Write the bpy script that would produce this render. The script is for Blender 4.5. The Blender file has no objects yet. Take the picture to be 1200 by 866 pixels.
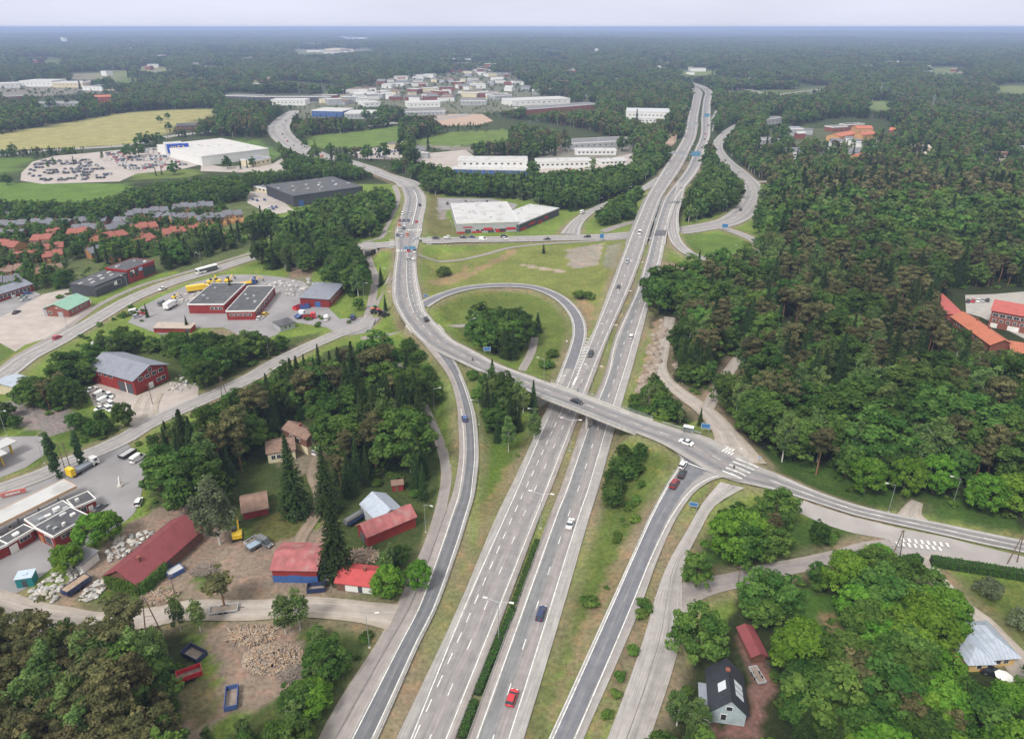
import bpy, bmesh, math, random
import numpy as np
from mathutils import Vector, Matrix, kdtree
R = math.radians
random.seed(7); rng = np.random.default_rng(7)
S = bpy.context.scene
C = S.collection
# ---------------------------------------------------------------- camera, world, sun, exposure
CAMH = 120.0; F = 840.0; PITCH = math.atan(401.0 / F)
cam_d = bpy.data.cameras.new('camera'); cam = bpy.data.objects.new('camera', cam_d); C.objects.link(cam)
cam_d.sensor_width = 36; cam_d.lens = 36 * F / 1200; cam_d.clip_start = 1; cam_d.clip_end = 90000
cam.location = (0, 0, CAMH); cam.rotation_euler = (math.pi / 2 - PITCH, 0, 0)
S.camera = cam
S.render.resolution_x = 1024; S.render.resolution_y = 738
S.view_settings.view_transform = 'Standard'; S.view_settings.look = 'None'
S.view_settings.exposure = 0.3; S.view_settings.gamma = 1; S.view_settings.use_curve_mapping = False
SUN_EL, SUN_AZ = R(50), R(215)
w = bpy.data.worlds.new('World'); S.world = w; w.use_nodes = True
nt = w.node_tree; nt.nodes.clear()
def N(t, typ, **k):
    n = t.nodes.new(typ)
    for a, b in k.items(): setattr(n, a, b)
    return n
sky = N(nt, 'ShaderNodeTexSky', sky_type='NISHITA', sun_disc=False, sun_elevation=SUN_EL, sun_rotation=SUN_AZ)
tc = N(nt, 'ShaderNodeTexCoord'); sep = N(nt, 'ShaderNodeSeparateXYZ'); nt.links.new(tc.outputs['Generated'], sep.inputs[0])
mr = N(nt, 'ShaderNodeMapRange'); nt.links.new(sep.outputs[2], mr.inputs[0])
mr.inputs[3].default_value = 1.0; mr.inputs[4].default_value = 1.9       # overcast: three times brighter overhead than at the horizon
cn = N(nt, 'ShaderNodeTexNoise'); cn.inputs['Scale'].default_value = 3.0; cn.inputs['Detail'].default_value = 4
cmap = N(nt, 'ShaderNodeMapping'); cmap.inputs['Scale'].default_value = (1, 1, 6)
nt.links.new(tc.outputs['Generated'], cmap.inputs[0]); nt.links.new(cmap.outputs[0], cn.inputs['Vector'])
cr = N(nt, 'ShaderNodeMapRange'); nt.links.new(cn.outputs[0], cr.inputs[0]); cr.inputs[1].default_value = .3; cr.inputs[2].default_value = .7
cr.inputs[3].default_value = .93; cr.inputs[4].default_value = 1.07
mu = N(nt, 'ShaderNodeMath', operation='MULTIPLY'); nt.links.new(mr.outputs[0], mu.inputs[0]); nt.links.new(cr.outputs[0], mu.inputs[1])
hm_ = N(nt, 'ShaderNodeMapRange'); nt.links.new(sep.outputs[2], hm_.inputs[0]); hm_.inputs[1].default_value = .03; hm_.inputs[2].default_value = .45
hx = N(nt, 'ShaderNodeMix', data_type='RGBA'); nt.links.new(hm_.outputs[0], hx.inputs[0]); hx.inputs[6].default_value = (6.2, 6.4, 7.7, 1); hx.inputs[7].default_value = (6.3, 6.15, 5.9, 1)
vm = N(nt, 'ShaderNodeVectorMath', operation='SCALE'); nt.links.new(hx.outputs[2], vm.inputs[0]); nt.links.new(mu.outputs[0], vm.inputs['Scale'])
mx = N(nt, 'ShaderNodeMix', data_type='RGBA'); mx.inputs[0].default_value = 0.93
nt.links.new(sky.outputs[0], mx.inputs[6]); nt.links.new(vm.outputs[0], mx.inputs[7])
bg = N(nt, 'ShaderNodeBackground'); bg.inputs[1].default_value = 0.1; wo = N(nt, 'ShaderNodeOutputWorld')
nt.links.new(mx.outputs[2], bg.inputs[0]); nt.links.new(bg.outputs[0], wo.inputs[0])
sd = bpy.data.lights.new('sun', 'SUN'); sd.energy = 3.0; sd.angle = R(15); sd.color = (1, .96, .9)
so = bpy.data.objects.new('sun', sd); C.objects.link(so); so.location = (0, 0, 300)
d = Vector((math.sin(SUN_AZ) * math.cos(SUN_EL), math.cos(SUN_AZ) * math.cos(SUN_EL), math.sin(SUN_EL)))
so.rotation_euler = d.to_track_quat('Z', 'Y').to_euler()

# ---------------------------------------------------------------- helpers
cp, sp_ = math.cos(PITCH), math.sin(PITCH)
def P0(px, py, z=0.0):
    a = (px - 600) / F; b = -(py - 433) / F
    dx, dy, dz = a, cp + b * sp_, -sp_ + b * cp
    t = (z - CAMH) / dz
    return np.array((dx * t, dy * t, z))
def PIX(x, y, z=0.0):
    zz = z - CAMH
    dep = y * cp - zz * sp_; up = y * sp_ + zz * cp
    return 600 + F * x / dep, 433 - F * up / dep
def inpoly(X, Y, poly):
    ins = np.zeros(np.shape(X), bool); n = len(poly)
    for i in range(n):
        x1, y1 = poly[i]; x2, y2 = poly[(i + 1) % n]
        if y1 == y2: continue
        c = ((Y < y1) != (Y < y2)) & (X < (x2 - x1) * (Y - y1) / (y2 - y1) + x1)
        ins ^= c
    return ins
def tag(o, label=None, cat=None, group=None, kind=None):
    if label: o['label'] = label
    if cat: o['category'] = cat
    if group: o['group'] = group
    if kind: o['kind'] = kind
    return o
def empty(name, loc, rz=0, label=None, cat=None, group=None, scale=None):
    o = bpy.data.objects.new(name, None); C.objects.link(o); o.empty_display_size = .5
    o.location = loc; o.rotation_euler = (0, 0, rz)
    if scale is not None: o.scale = scale
    return tag(o, label, cat, group)
def obj(name, me, parent=None, mats=None):
    o = bpy.data.objects.new(name, me); C.objects.link(o)
    if parent: o.parent = parent
    if mats:
        for m in mats: me.materials.append(m)
    return o
def copy_tree(o, parent=None):
    c = o.copy(); C.objects.link(c); c.parent = parent
    for ch in o.children: copy_tree(ch, c)
    return c
class MB:
    def __init__(s): s.v = []; s.f = []; s.m = []
    def face(s, pts, m=0):
        i = len(s.v); s.v += [tuple(p) for p in pts]; s.f.append(tuple(range(i, i + len(pts)))); s.m.append(m); return s
    def box(s, x0, x1, y0, y1, z0, z1, m=0, tm=None):
        i = len(s.v); s.v += [(x, y, z) for z in (z0, z1) for x, y in ((x0, y0), (x1, y0), (x1, y1), (x0, y1))]
        s.f += [(i, i+3, i+2, i+1), (i+4, i+5, i+6, i+7), (i, i+1, i+5, i+4), (i+1, i+2, i+6, i+5), (i+2, i+3, i+7, i+6), (i+3, i, i+4, i+7)]
        s.m += [m, tm if tm is not None else m, m, m, m, m]; return s
    def prism(s, poly, z0, z1, m=0, tm=None):
        i = len(s.v); n = len(poly)
        s.v += [(x, y, z0) for x, y in poly] + [(x, y, z1) for x, y in poly]
        s.f.append(tuple(range(i + n - 1, i - 1, -1))); s.m.append(m)
        s.f.append(tuple(range(i + n, i + 2 * n))); s.m.append(tm if tm is not None else m)
        for k in range(n):
            l = (k + 1) % n; s.f.append((i + k, i + l, i + n + l, i + n + k)); s.m.append(m)
        return s
    def side(s, prof, y0, y1, m=0):          # profile in x,z pushed along y
        i = len(s.v); n = len(prof)
        s.v += [(x, y0, z) for x, z in prof] + [(x, y1, z) for x, z in prof]
        s.f += [tuple(range(i, i + n)), tuple(range(i + 2 * n - 1, i + n - 1, -1))]; s.m += [m, m]
        for k in range(n):
            l = (k + 1) % n; s.f.append((i + l, i + k, i + n + k, i + n + l)); s.m.append(m)
        return s
    def tube(s, p0, p1, r0, r1=None, n=8, m=0):
        r1 = r0 if r1 is None else r1
        p0 = Vector(p0); p1 = Vector(p1); d = (p1 - p0).normalized()
        a = d.orthogonal().normalized(); b = d.cross(a); i = len(s.v)
        for p, r in ((p0, r0), (p1, r1)):
            s.v += [tuple(p + (a * math.cos(t) + b * math.sin(t)) * r) for t in [2 * math.pi * k / n for k in range(n)]]
        for k in range(n):
            l = (k + 1) % n; s.f.append((i + k, i + l, i + n + l, i + n + k)); s.m.append(m)
        s.f += [tuple(range(i + n - 1, i - 1, -1)), tuple(range(i + n, i + 2 * n))]; s.m += [m, m]; return s
    def mesh(s, name, mats=()):
        me = bpy.data.meshes.new(name); me.from_pydata(s.v, [], s.f)
        for m in mats: me.materials.append(m)
        if len(mats) > 1: me.polygons.foreach_set('material_index', s.m)
        me.update(); return me
    def build(s, name, mats, parent=None):
        if not isinstance(mats, (list, tuple)): mats = (mats,)
        return obj(name, s.mesh(name, mats), parent)

MATS = {}
def mat(name, col, rough=.8, var=.12, scale=3.0, spec=.3, metal=0, objrand=0.0, bump=0, stretch=None, dirt=None):
    if name in MATS: return MATS[name]
    m = bpy.data.materials.new(name); m.use_nodes = True; t = m.node_tree; b = t.nodes['Principled BSDF']
    b.inputs['Roughness'].default_value = rough; b.inputs['Metallic'].default_value = metal
    b.inputs['Specular IOR Level'].default_value = spec
    tc = N(t, 'ShaderNodeTexCoord'); no = N(t, 'ShaderNodeTexNoise'); no.inputs['Scale'].default_value = scale; no.inputs['Detail'].default_value = 5
    src = tc.outputs['Object']
    if stretch:
        mp = N(t, 'ShaderNodeMapping'); mp.inputs['Scale'].default_value = stretch; t.links.new(src, mp.inputs[0]); src = mp.outputs[0]
    t.links.new(src, no.inputs['Vector'])
    r = N(t, 'ShaderNodeMapRange'); r.inputs[1].default_value = .25; r.inputs[2].default_value = .75
    r.inputs[3].default_value = 1 - var; r.inputs[4].default_value = 1 + var; t.links.new(no.outputs[0], r.inputs[0])
    out = r.outputs[0]
    if objrand:
        oi = N(t, 'ShaderNodeObjectInfo'); r2 = N(t, 'ShaderNodeMapRange'); r2.inputs[3].default_value = 1 - objrand; r2.inputs[4].default_value = 1 + objrand
        t.links.new(oi.outputs['Random'], r2.inputs[0]); mm = N(t, 'ShaderNodeMath', operation='MULTIPLY')
        t.links.new(out, mm.inputs[0]); t.links.new(r2.outputs[0], mm.inputs[1]); out = mm.outputs[0]
    vm = N(t, 'ShaderNodeVectorMath', operation='SCALE'); vm.inputs[0].default_value = col; t.links.new(out, vm.inputs['Scale'])
    res = vm.outputs[0]
    if dirt:
        n2 = N(t, 'ShaderNodeTexNoise'); n2.inputs['Scale'].default_value = dirt[1]; n2.inputs['Detail'].default_value = 6; t.links.new(tc.outputs['Object'], n2.inputs['Vector'])
        r3 = N(t, 'ShaderNodeMapRange'); r3.inputs[1].default_value = .5; r3.inputs[2].default_value = .7; r3.inputs[4].default_value = dirt[2]; t.links.new(n2.outputs[0], r3.inputs[0])
        mi = N(t, 'ShaderNodeMix', data_type='RGBA'); t.links.new(r3.outputs[0], mi.inputs[0]); t.links.new(res, mi.inputs[6]); mi.inputs[7].default_value = (*dirt[0], 1); res = mi.outputs[2]
    t.links.new(res, b.inputs['Base Color'])
    if bump:
        bp = N(t, 'ShaderNodeBump'); bp.inputs['Strength'].default_value = bump; bp.inputs['Distance'].default_value = .3; t.links.new(no.outputs[0], bp.inputs['Height']); t.links.new(bp.outputs[0], b.inputs['Normal'])
    MATS[name] = m; return m
def stripes(name, col, col2, axis=0, period=.5, rough=.6, metal=0, wid=.2):      # seams or boards
    if name in MATS: return MATS[name]
    m = mat(name, col, rough, .12, 1.2, metal=metal, dirt=((col[0]*.6, col[1]*.6, col[2]*.6), .4, .5)); t = m.node_tree; b = t.nodes['Principled BSDF']
    tc = N(t, 'ShaderNodeTexCoord'); se = N(t, 'ShaderNodeSeparateXYZ'); t.links.new(tc.outputs['Object'], se.inputs[0])
    a = N(t, 'ShaderNodeMath', operation='DIVIDE'); t.links.new(se.outputs[axis], a.inputs[0]); a.inputs[1].default_value = period
    fr = N(t, 'ShaderNodeMath', operation='FRACT'); t.links.new(a.outputs[0], fr.inputs[0])
    lt = N(t, 'ShaderNodeMath', operation='LESS_THAN'); t.links.new(fr.outputs[0], lt.inputs[0]); lt.inputs[1].default_value = wid
    old = b.inputs['Base Color'].links[0].from_socket
    mi = N(t, 'ShaderNodeMix', data_type='RGBA'); t.links.new(lt.outputs[0], mi.inputs[0]); t.links.new(old, mi.inputs[6]); mi.inputs[7].default_value = (*col2, 1)
    t.links.new(mi.outputs[2], b.inputs['Base Color']); return m
def glassm():
    return mat('window_glass', (.03, .04, .05), .12, .1, 1, spec=.6)

# ---------------------------------------------------------------- roads: pixel rows (edge, edge, height)
def spl(pts, n_per=None, step=3.0):
    pts = [np.array(p, float) for p in pts]; out = []
    for i in range(len(pts) - 1):
        p0 = pts[max(i - 1, 0)]; p1 = pts[i]; p2 = pts[i + 1]; p3 = pts[min(i + 2, len(pts) - 1)]
        n = n_per[i] if n_per else max(2, int(np.linalg.norm(p2 - p1) / step))
        # centripetal Catmull-Rom
        def tj(ti, a, b): return ti + max(np.linalg.norm(b - a), 1e-3) ** .5
        if i == 0: p0 = 2 * p1 - p2
        if i == len(pts) - 2: p3 = 2 * p2 - p1
        t0 = 0; t1 = tj(t0, p0, p1); t2 = tj(t1, p1, p2); t3 = tj(t2, p2, p3)
        for k in range(n):
            t = t1 + (t2 - t1) * k / n
            A1 = (t1-t)/(t1-t0)*p0 + (t-t0)/(t1-t0)*p1; A2 = (t2-t)/(t2-t1)*p1 + (t-t1)/(t2-t1)*p2; A3 = (t3-t)/(t3-t2)*p2 + (t-t2)/(t3-t2)*p3
            B1 = (t2-t)/(t2-t0)*A1 + (t-t0)/(t2-t0)*A2; B2 = (t3-t)/(t3-t1)*A2 + (t-t1)/(t3-t1)*A3
            out.append((t2-t)/(t2-t1)*B1 + (t-t1)/(t2-t1)*B2)
    out.append(pts[-1]); return np.array(out)
ROADS = {}
ORDER = [0]
def road_edges(name, rows, spans=(), cap=False, step=3.0, ground=True):
    """rows: (xl,yl,xr,yr,z). spans: list of (row index a, row index b) floats that are bridges"""
    L = [P0(r[0], r[1], r[4]) for r in rows]; Rr = [P0(r[2], r[3], r[4]) for r in rows]
    npr = [max(2, int(np.linalg.norm((L[i+1] + Rr[i+1] - L[i] - Rr[i]) / 2) / step)) for i in range(len(rows) - 1)]
    idx = []
    for i, n in enumerate(npr): idx += [i + k / n for k in range(n)]
    idx.append(len(rows) - 1)
    ROADS[name] = dict(L=spl(L, npr), R=spl(Rr, npr), idx=np.array(idx), spans=spans, cap=cap, ground=ground)
def road_center(name, pts, width, z=.1, cap=False, step=3.0, ground=True, spans=()):
    """pts: (px,py) or (px,py,z)"""
    c = [P0(p[0], p[1], p[2] if len(p) > 2 else z) for p in pts]
    npr = [max(2, int(np.linalg.norm(c[i+1] - c[i]) / step)) for i in range(len(c) - 1)]
    s = spl(c, npr); idx = []
    for i, n in enumerate(npr): idx += [i + k / n for k in range(n)]
    idx.append(len(c) - 1)
    t = np.gradient(s, axis=0); t[:, 2] = 0; t /= np.linalg.norm(t, axis=1)[:, None] + 1e-9
    nrm = np.stack((-t[:, 1], t[:, 0], 0 * t[:, 0]), 1)
    wv = np.interp(idx, range(len(pts)), width) if isinstance(width, (list, tuple)) else np.full(len(s), width)
    ROADS[name] = dict(L=s + nrm * wv[:, None] / 2, R=s - nrm * wv[:, None] / 2, idx=np.array(idx), spans=spans, cap=cap, ground=ground)

# v : LC eL,sL,d1,d2,sR,eR | RC eL,sL,d,sR,eR | z
MW = [
 (950, 425,448,450,468,489,500.5, 516.5,529,549.6,570,588.5, .1),
 (866, 464.5,482,485.3,503.4,523,533.4, 547.5,559,577.6,596.4,613.8, .1),
 (716, 535,543,552.5,567,583.3,592, 602.7,613,627.5,643.6,659, .1),
 (600, 584,594.7,603.4,615.5,629.7,635, 646,654.3,667.7,680,692.5, .1),
 (576, 596,605.5,614.6,626,639.2,645, 656,663.9,677,688.5,700.4, .1),
 (490, 636,642,654.5,663.9,673,677.5, 685.5,694,704.5,714,724, .1),
 (440, 658,664,676.9,684.5,692,697, 708.5,713,721.5,730,738.5, .15),
 (400, 689,692,693.6,702,708,711.5, 719,722,732,742,749.5, .4),
 (340, 713.5,716.5,717.7,725.7,734.3,738, 745.5,748,754.5,761,765, 2.6),
 (305, 727,729.5,730,739,748,751, 756.5,758.5,765.5,772,775.5, 4.6),
 (270, 740.5,743,743,751,759,761.5, 766,768,773.5,779,781.5, 5.9),
 (250, 749,751,751.5,759,766,768.5, 772,774,780,785,787.5, 6),
 (232, 757,759,759.5,766.5,773.5,775.5, 779,781,787,792,794.5, 6),
 (200, 776,778,778,785.5,794,797, 803,805,810.5,815.5,818.5, 5.5),
 (175, 793,795,795,801,807.5,809.5, 814.5,816,820,825,827, 4),
 (160, 801,803,803,809,814,816, 820.5,822,826,830,832, 3),
 (135, 807,808.5,808.5,813,817,818.6, 822,823,827,831,832.5, 1.5),
 (116, 811.8,813,813,817,821,822, 824.5,825.5,828.5,832,833.7, .6),
]
road_edges('LC', [(r[1], r[0], r[6], r[0], r[12]) for r in MW] + [(812, 108, 823, 108.5, .5), (808, 103.5, 817, 103, .5), (796, 99, 803, 98.2, .5)], spans=[(9.6, 11.9)], step=4, cap=True)
road_edges('RC', [(r[7], r[0], r[11], r[0], r[12]) for r in MW] + [(826, 109, 835.5, 109.5, .5), (820, 103.5, 829, 103, .5), (806, 98.2, 812, 97.2, .5)], spans=[(9.6, 11.9)], step=4, cap=True)
CAPROWS = {'LC': 9, 'RC': 9}
road_edges('MAIN', [
 (470,219,491,218,2.6),(474,232,499,232,4),(472.5,243,499,243,4.6),(468,258,496,258,5),(463,273,494,272,5),(464,292,489,292,5),(463.6,300,488,300,5),(461,320,488.8,320,5),
 (460,350,494.6,349,5),(467,367,500,366,5),(479,385,516,384,5),(496,402,533,400,5),(515,414,547,407,5.1),(536,424,560,414,5.2),(557,433.8,580,425,5.5),(579,443,602,434,6),(600,451.8,622,441,6.4),
 (625,461.8,645,449.5,6.7),(675,480.6,693,467,6.9),(725,500.7,743,486,6.6),(775.4,520.7,797,504,5.8),(810,541,832,514,5.3),(837,556,862,531,4.9),(867,566,887,546,4.5),(900,573,912,556,3.9),
 (950,588,956,575.5,2.6),(1000,604,1004,592,1.6),(1050,615.5,1053,603.5,.8),(1100,626.5,1103,613.5,.3),(1150,638,1153,624,.12),(1198,648,1201,634,.1),(1280,668,1283,651,.1)], spans=[(16.9, 19.25), (9.85, 10.25)])
road_edges('SLIP', [(493,399.5,513,404,5),(510,420,530,419,4.8),(524.5,440,541,439,4.2),(532,460,549,459,3.5),(536,480,555.6,480,2.8),(537,495,558.6,495,2.2),(538,533,561,533,1.1),(534.5,560,559,560,.6),(529,583,555.6,583,.3),
 (522,600,550.5,600,.15),(510,633,540.5,633,.1),(477.4,716,511,716,.1),(457.6,750,494,750,.1),(392,866,443,866,.1),(345,950,401,950,.1)])
road_edges('OFF', [(784,525,872,564,5.0),(797.5,537,846,560,4.75),(784,563,820,572,3.9),(764,600,797,600,2.4),(741,650,773,650,1),(711,716,748.7,716,.1),(642.6,866,684,866,.1),(603,950,648,950,.1)])
road_edges('LOCAL', [(676,950,732,950,.1),(711.5,866,761.7,866,.1),(753.7,750,797,750,.1),(768,700,799,704,.1),(783,660,801,664,.4),(806,620,820,623,1.6),(824,589,838,593,2.8),(844,565,872,572,4.1)])
road_center('NORTHCROSS', [(494,282,5),(515,282.5,4),(542,281.3,2.6),(599,280.6,1),(650,279.3,.3),(705,278,.12),(738,275.5,.1),(770,273,.1),(795,271,.1),(825,266.5,.1),(848,262,.1),(865,254,.1),(878,242,.1),(884,229,.1),(880,216,.1),(866,202,.1),(850.5,189,.1),(842,179,.1),(840,171,.1),(847,160.5,.1),(855,153,.1),(866,146,.1)],
            [13]*8 + [16,16,17,18,18,16,15,14,14,14,13,12,12,11], cap=True, step=4)
road_center('WESTLEG', [(466,286,5),(440,288,5),(418,289.5,5),(395,291.5,4),(360,295,2),(330,298,.6),(298,302,.1),(250,317,.1),(199,332,.1),(176,341,.1),(151,352,.1),(108,377,.1),(67,401,.1),(33,419,.1),(5,440,.1),(-40,470,.1)], [12,12,12]+[9]*13, spans=[(1.0, 1.62)])
road_center('LOOP', [(494,359,5),(505,352.5,5),(518,346.5,4.6),(542,339,4),(567.5,335.5,3.3),(599,334.6,2.5),(625,337,1.9),(650,346,1.3),(667.5,360,.9),(677.5,377,.6),(679,392,.4),(675.5,408,.3),(669,427,.2),(662,446,.12),(652,468,.12)], [8,7]+[6.3]*12 + [6], step=2.5)
road_center('NWRAMP', [(787,198,5.3),(780.5,204,5.2),(767,213.5,4.5),(750,223.5,3.6),(730,232.7,2.4),(710,240,1.2),(693,247.6,.5),(681,256,.15),(673,265,.1),(668,275,.1)], [7,7,7,7,7,7,7,8,10,13])
road_center('NERAMP', [(799,215,5.9),(793,236,6),(788.5,250,6),(788,267,5.9),(791,280,5.4),(798,290,4.6),(811,299,3.4),(828,304,2.2),(846,306,1.2),(868,305.5,.4),(888,300,.1),(893,291,.1),(884,282,.1),(866,274,.1),(848,268,.1)], 7, spans=[(.8, 3.35)])
road_center('NORTHROAD', [(483,219,2.8),(474,213,2),(462,209,1),(450,205,.5),(434,198,.2),(417,192.5,.1),(400,188.5,.1),(380,184.5,.1),(363.7,179,.1),(350,173.5,.1),(338,166,.1),(329.5,158,.1),(326.8,149,.1),(334,139,.1),(341,133.2,.1),(346,130,.1)], [22,18,16,14,14,15,20,22,24,26,28,28,28,24,20,16], step=5)
road_center('FARWEST', [(-120,192),(0,182),(50,177),(100,174),(150,170.5),(200,160),(238,155.5),(275,150.5),(300,148.5),(327,149)], 14, step=8)
road_center('FAREAST', [(350,152),(382,150.3),(425,148),(450,145.5),(485,143),(520,139),(550,134)], 20, step=8)
road_center('MIDWEST', [(437,371),(428,380),(410,387),(395,392),(350,412),(315,430),(298,440.5),(233,470.6),(195,487),(168,500),(150,512),(125,524),(105,532.5),(75,544),(50,556),(0,574),(-60,596)], [8]+[7.5]*16)
road_center('YARDROAD', [(164,498),(170,486),(172,474),(178,462)], 8)
road_center('SOUTHWEST', [(-40,700),(0,712),(30,722),(70,729),(108,730),(150,727),(185,722),(218,715),(260,715),(300,715),(350,711),(400,714),(430,718),(462,723)], [9]*4 + [6.5]*9 + [8])
road_center('EASTGRAVEL', [(864,541,4.1),(860,526,3.7),(850,507,2.7),(826,481,1.2),(800.5,463,.3),(781,446,.1),(774,432,.1),(776.7,412.5,.1),(780.5,392.4,.1),(785,372,.1)], [17,12,8,7,6,5.5,5,5,5,5])
road_center('EASTGRAVELB', [(828,481,1.2),(838,462,.5),(851,440,.1),(866,420,.1)], 4.5)
road_center('RIGHTLANE', [(785,712),(800,698),(820,690),(838,685),(876,676.6),(898,670),(950,660),(985,652),(1020,644),(1050,642)], [9,7,6,5.5,5,5,5,5,6,7])
road_center('DRIVE', [(1082,652),(1093,671),(1108,688),(1122,705),(1150,727),(1168,745),(1192,775),(1210,800)], [5,4,4,4,5,5,7,7])
road_center('STUB', [(1070,610,.5),(1068,600,.6),(1075,588,.1)], [9,5,3])
PATHS_P = []
road_center('PATHSLIP', [(352,985),(383,866),(452,750),(470,716),(492,666),(508,626),(518,590),(523,560),(521,537),(514,515),(504,492),(490,462),(468,432),(448,414),(430,400)], 3.2, ground=False)
road_center('PATHNW', [(-20,452),(0,434),(22,417),(72,388.5),(117,357),(167.5,334),(199,325),(250,310),(300,295)], 3.2, ground=False)
road_center('PATHUNDER', [(423,397),(440,394),(462,392),(480,388.5),(500,386),(520,383.5),(555,381),(580,379),(606,382),(618,386),(625,392.5),(623,412),(615,428),(608,440)], 3.4, ground=False, cap=True)
road_center('PATHUNDERB', [(430,284),(431,298),(435,312),(440,325),(436,352),(431,372)], 4, ground=False, cap=True)
road_center('PATHJOIN', [(462,330),(451,346),(441,358),(436,368)], 3.6, ground=False)
road_center('PATHNORTH', [(447,283),(454,268),(463,250),(467,233),(462,220)], 3.6, ground=False)
road_center('PATHMEADOW', [(490,308.5),(515,307),(541,304.5),(570,298),(598,290.5),(640,286),(690,283),(735,280)], 3, ground=False)
road_center('PATHN2', [(425,285),(440,281),(455,279)], 3, ground=False)
road_center('PATHNRAMP', [(706,272),(722,266),(738,261.5),(752,259)], 6, ground=False, z=.1)
road_center('FARMTRACK', [(382,500),(372,535),(366,556),(374,578),(372,600),(355,626),(345,650)], 3.5, ground=False)
road_center('DRIVEN', [(862,217),(880,214),(905,213),(930,214)], 5, ground=False)
road_center('FARLOOP', [(900,118),(930,114),(960,108),(985,102),(1000,99)], 10, ground=False)
road_center('FARLOOPB', [(860,104),(880,106),(905,112),(930,109),(970,104)], 9, ground=False)
road_center('FARLOOPC', [(836,113),(850,112),(880,117),(900,121),(925,120),(960,112)], 8, ground=False)
road_center('NEJOIN', [(841,129),(836,140),(832,154)], 7, ground=False, z=1.6)

# ---------------------------------------------------------------- terrain height
def span_mask(r):
    m = np.zeros(len(r['idx']), bool)
    for a, b in r['spans']: m |= (r['idx'] > a) & (r['idx'] < b)
    return m
HS = []; CS = []
def _dense(r, sel):
    out = []
    L, Rr = r['L'], r['R']
    for i in range(len(L) - 1):
        if sel[i] or sel[i+1]: continue
        n = max(1, int(max(np.linalg.norm(L[i+1] - L[i]), np.linalg.norm(Rr[i+1]-Rr[i])) / 1.6))
        for k in range(n):
            t = k / n; a = L[i] * (1 - t) + L[i+1] * t; b = Rr[i] * (1 - t) + Rr[i+1] * t
            c = (a + b) / 2; out.append((c[0], c[1], c[2], np.linalg.norm((a - b)[:2]) / 2))
    return out
for nme, r in ROADS.items():
    if r['ground'] and r['L'][:, 2].max() > .5: HS += [s for s in _dense(r, span_mask(r)) if s[2] > .2]
    if r['cap']:
        none = np.zeros(len(r['idx']), bool)
        if nme in CAPROWS: none = r['idx'] > CAPROWS[nme]
        CS += [s for s in _dense(r, none) if s[2] < 4.5 or nme in CAPROWS]
HS = np.array(HS); CS = np.array(CS)
# only the lowest road near each cap sample matters for passages below bridges
def H(X, Y):
    X = np.atleast_1d(np.asarray(X, float)).ravel(); Y = np.atleast_1d(np.asarray(Y, float)).ravel()
    out = np.zeros(len(X))
    dd = np.hypot(X, Y); amp = np.clip((dd - 1800) / 4000, 0, 1) * 17 + np.clip((dd - 12000) / 8000, 0, 1) * 12
    out += amp * (1 + .5 * np.sin(X / 900 + 1.3 + .4*np.sin(Y/700)) + .5 * np.sin(Y / 1100 + X / 2100) * np.cos(X / 600 - Y/1500))
    near = np.where((Y > 60) & (Y < 1500) & (X > -500) & (X < 700))[0]
    for s in range(0, len(near), 4000):
        ii = near[s:s+4000]
        d = np.hypot(X[ii, None] - HS[None, :, 0], Y[ii, None] - HS[None, :, 1])
        h = (HS[None, :, 2] - .16 - np.maximum(0, d - HS[None, :, 3] - .7) * .42).max(1)
        h = np.maximum(h, 0)
        hot = h > .01
        if hot.any():
            jj = ii[hot]
            d2 = np.hypot(X[jj, None] - CS[None, :, 0], Y[jj, None] - CS[None, :, 1])
            c = (np.maximum(CS[None, :, 2] - .16, 0) + np.maximum(0, d2 - CS[None, :, 3] - .9) * 1.1).min(1)
            h[hot] = np.minimum(h[hot], c)
        out[ii] = np.maximum(out[ii], h)
    return out
def P(px, py):
    z = 0.0
    for _ in range(6):
        p = P0(px, py, z); z2 = float(H(p[0], p[1])[0]); z = z + (z2 - z) * .7
    p = P0(px, py, z); p[2] = float(H(p[0], p[1])[0]); return p
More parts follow.
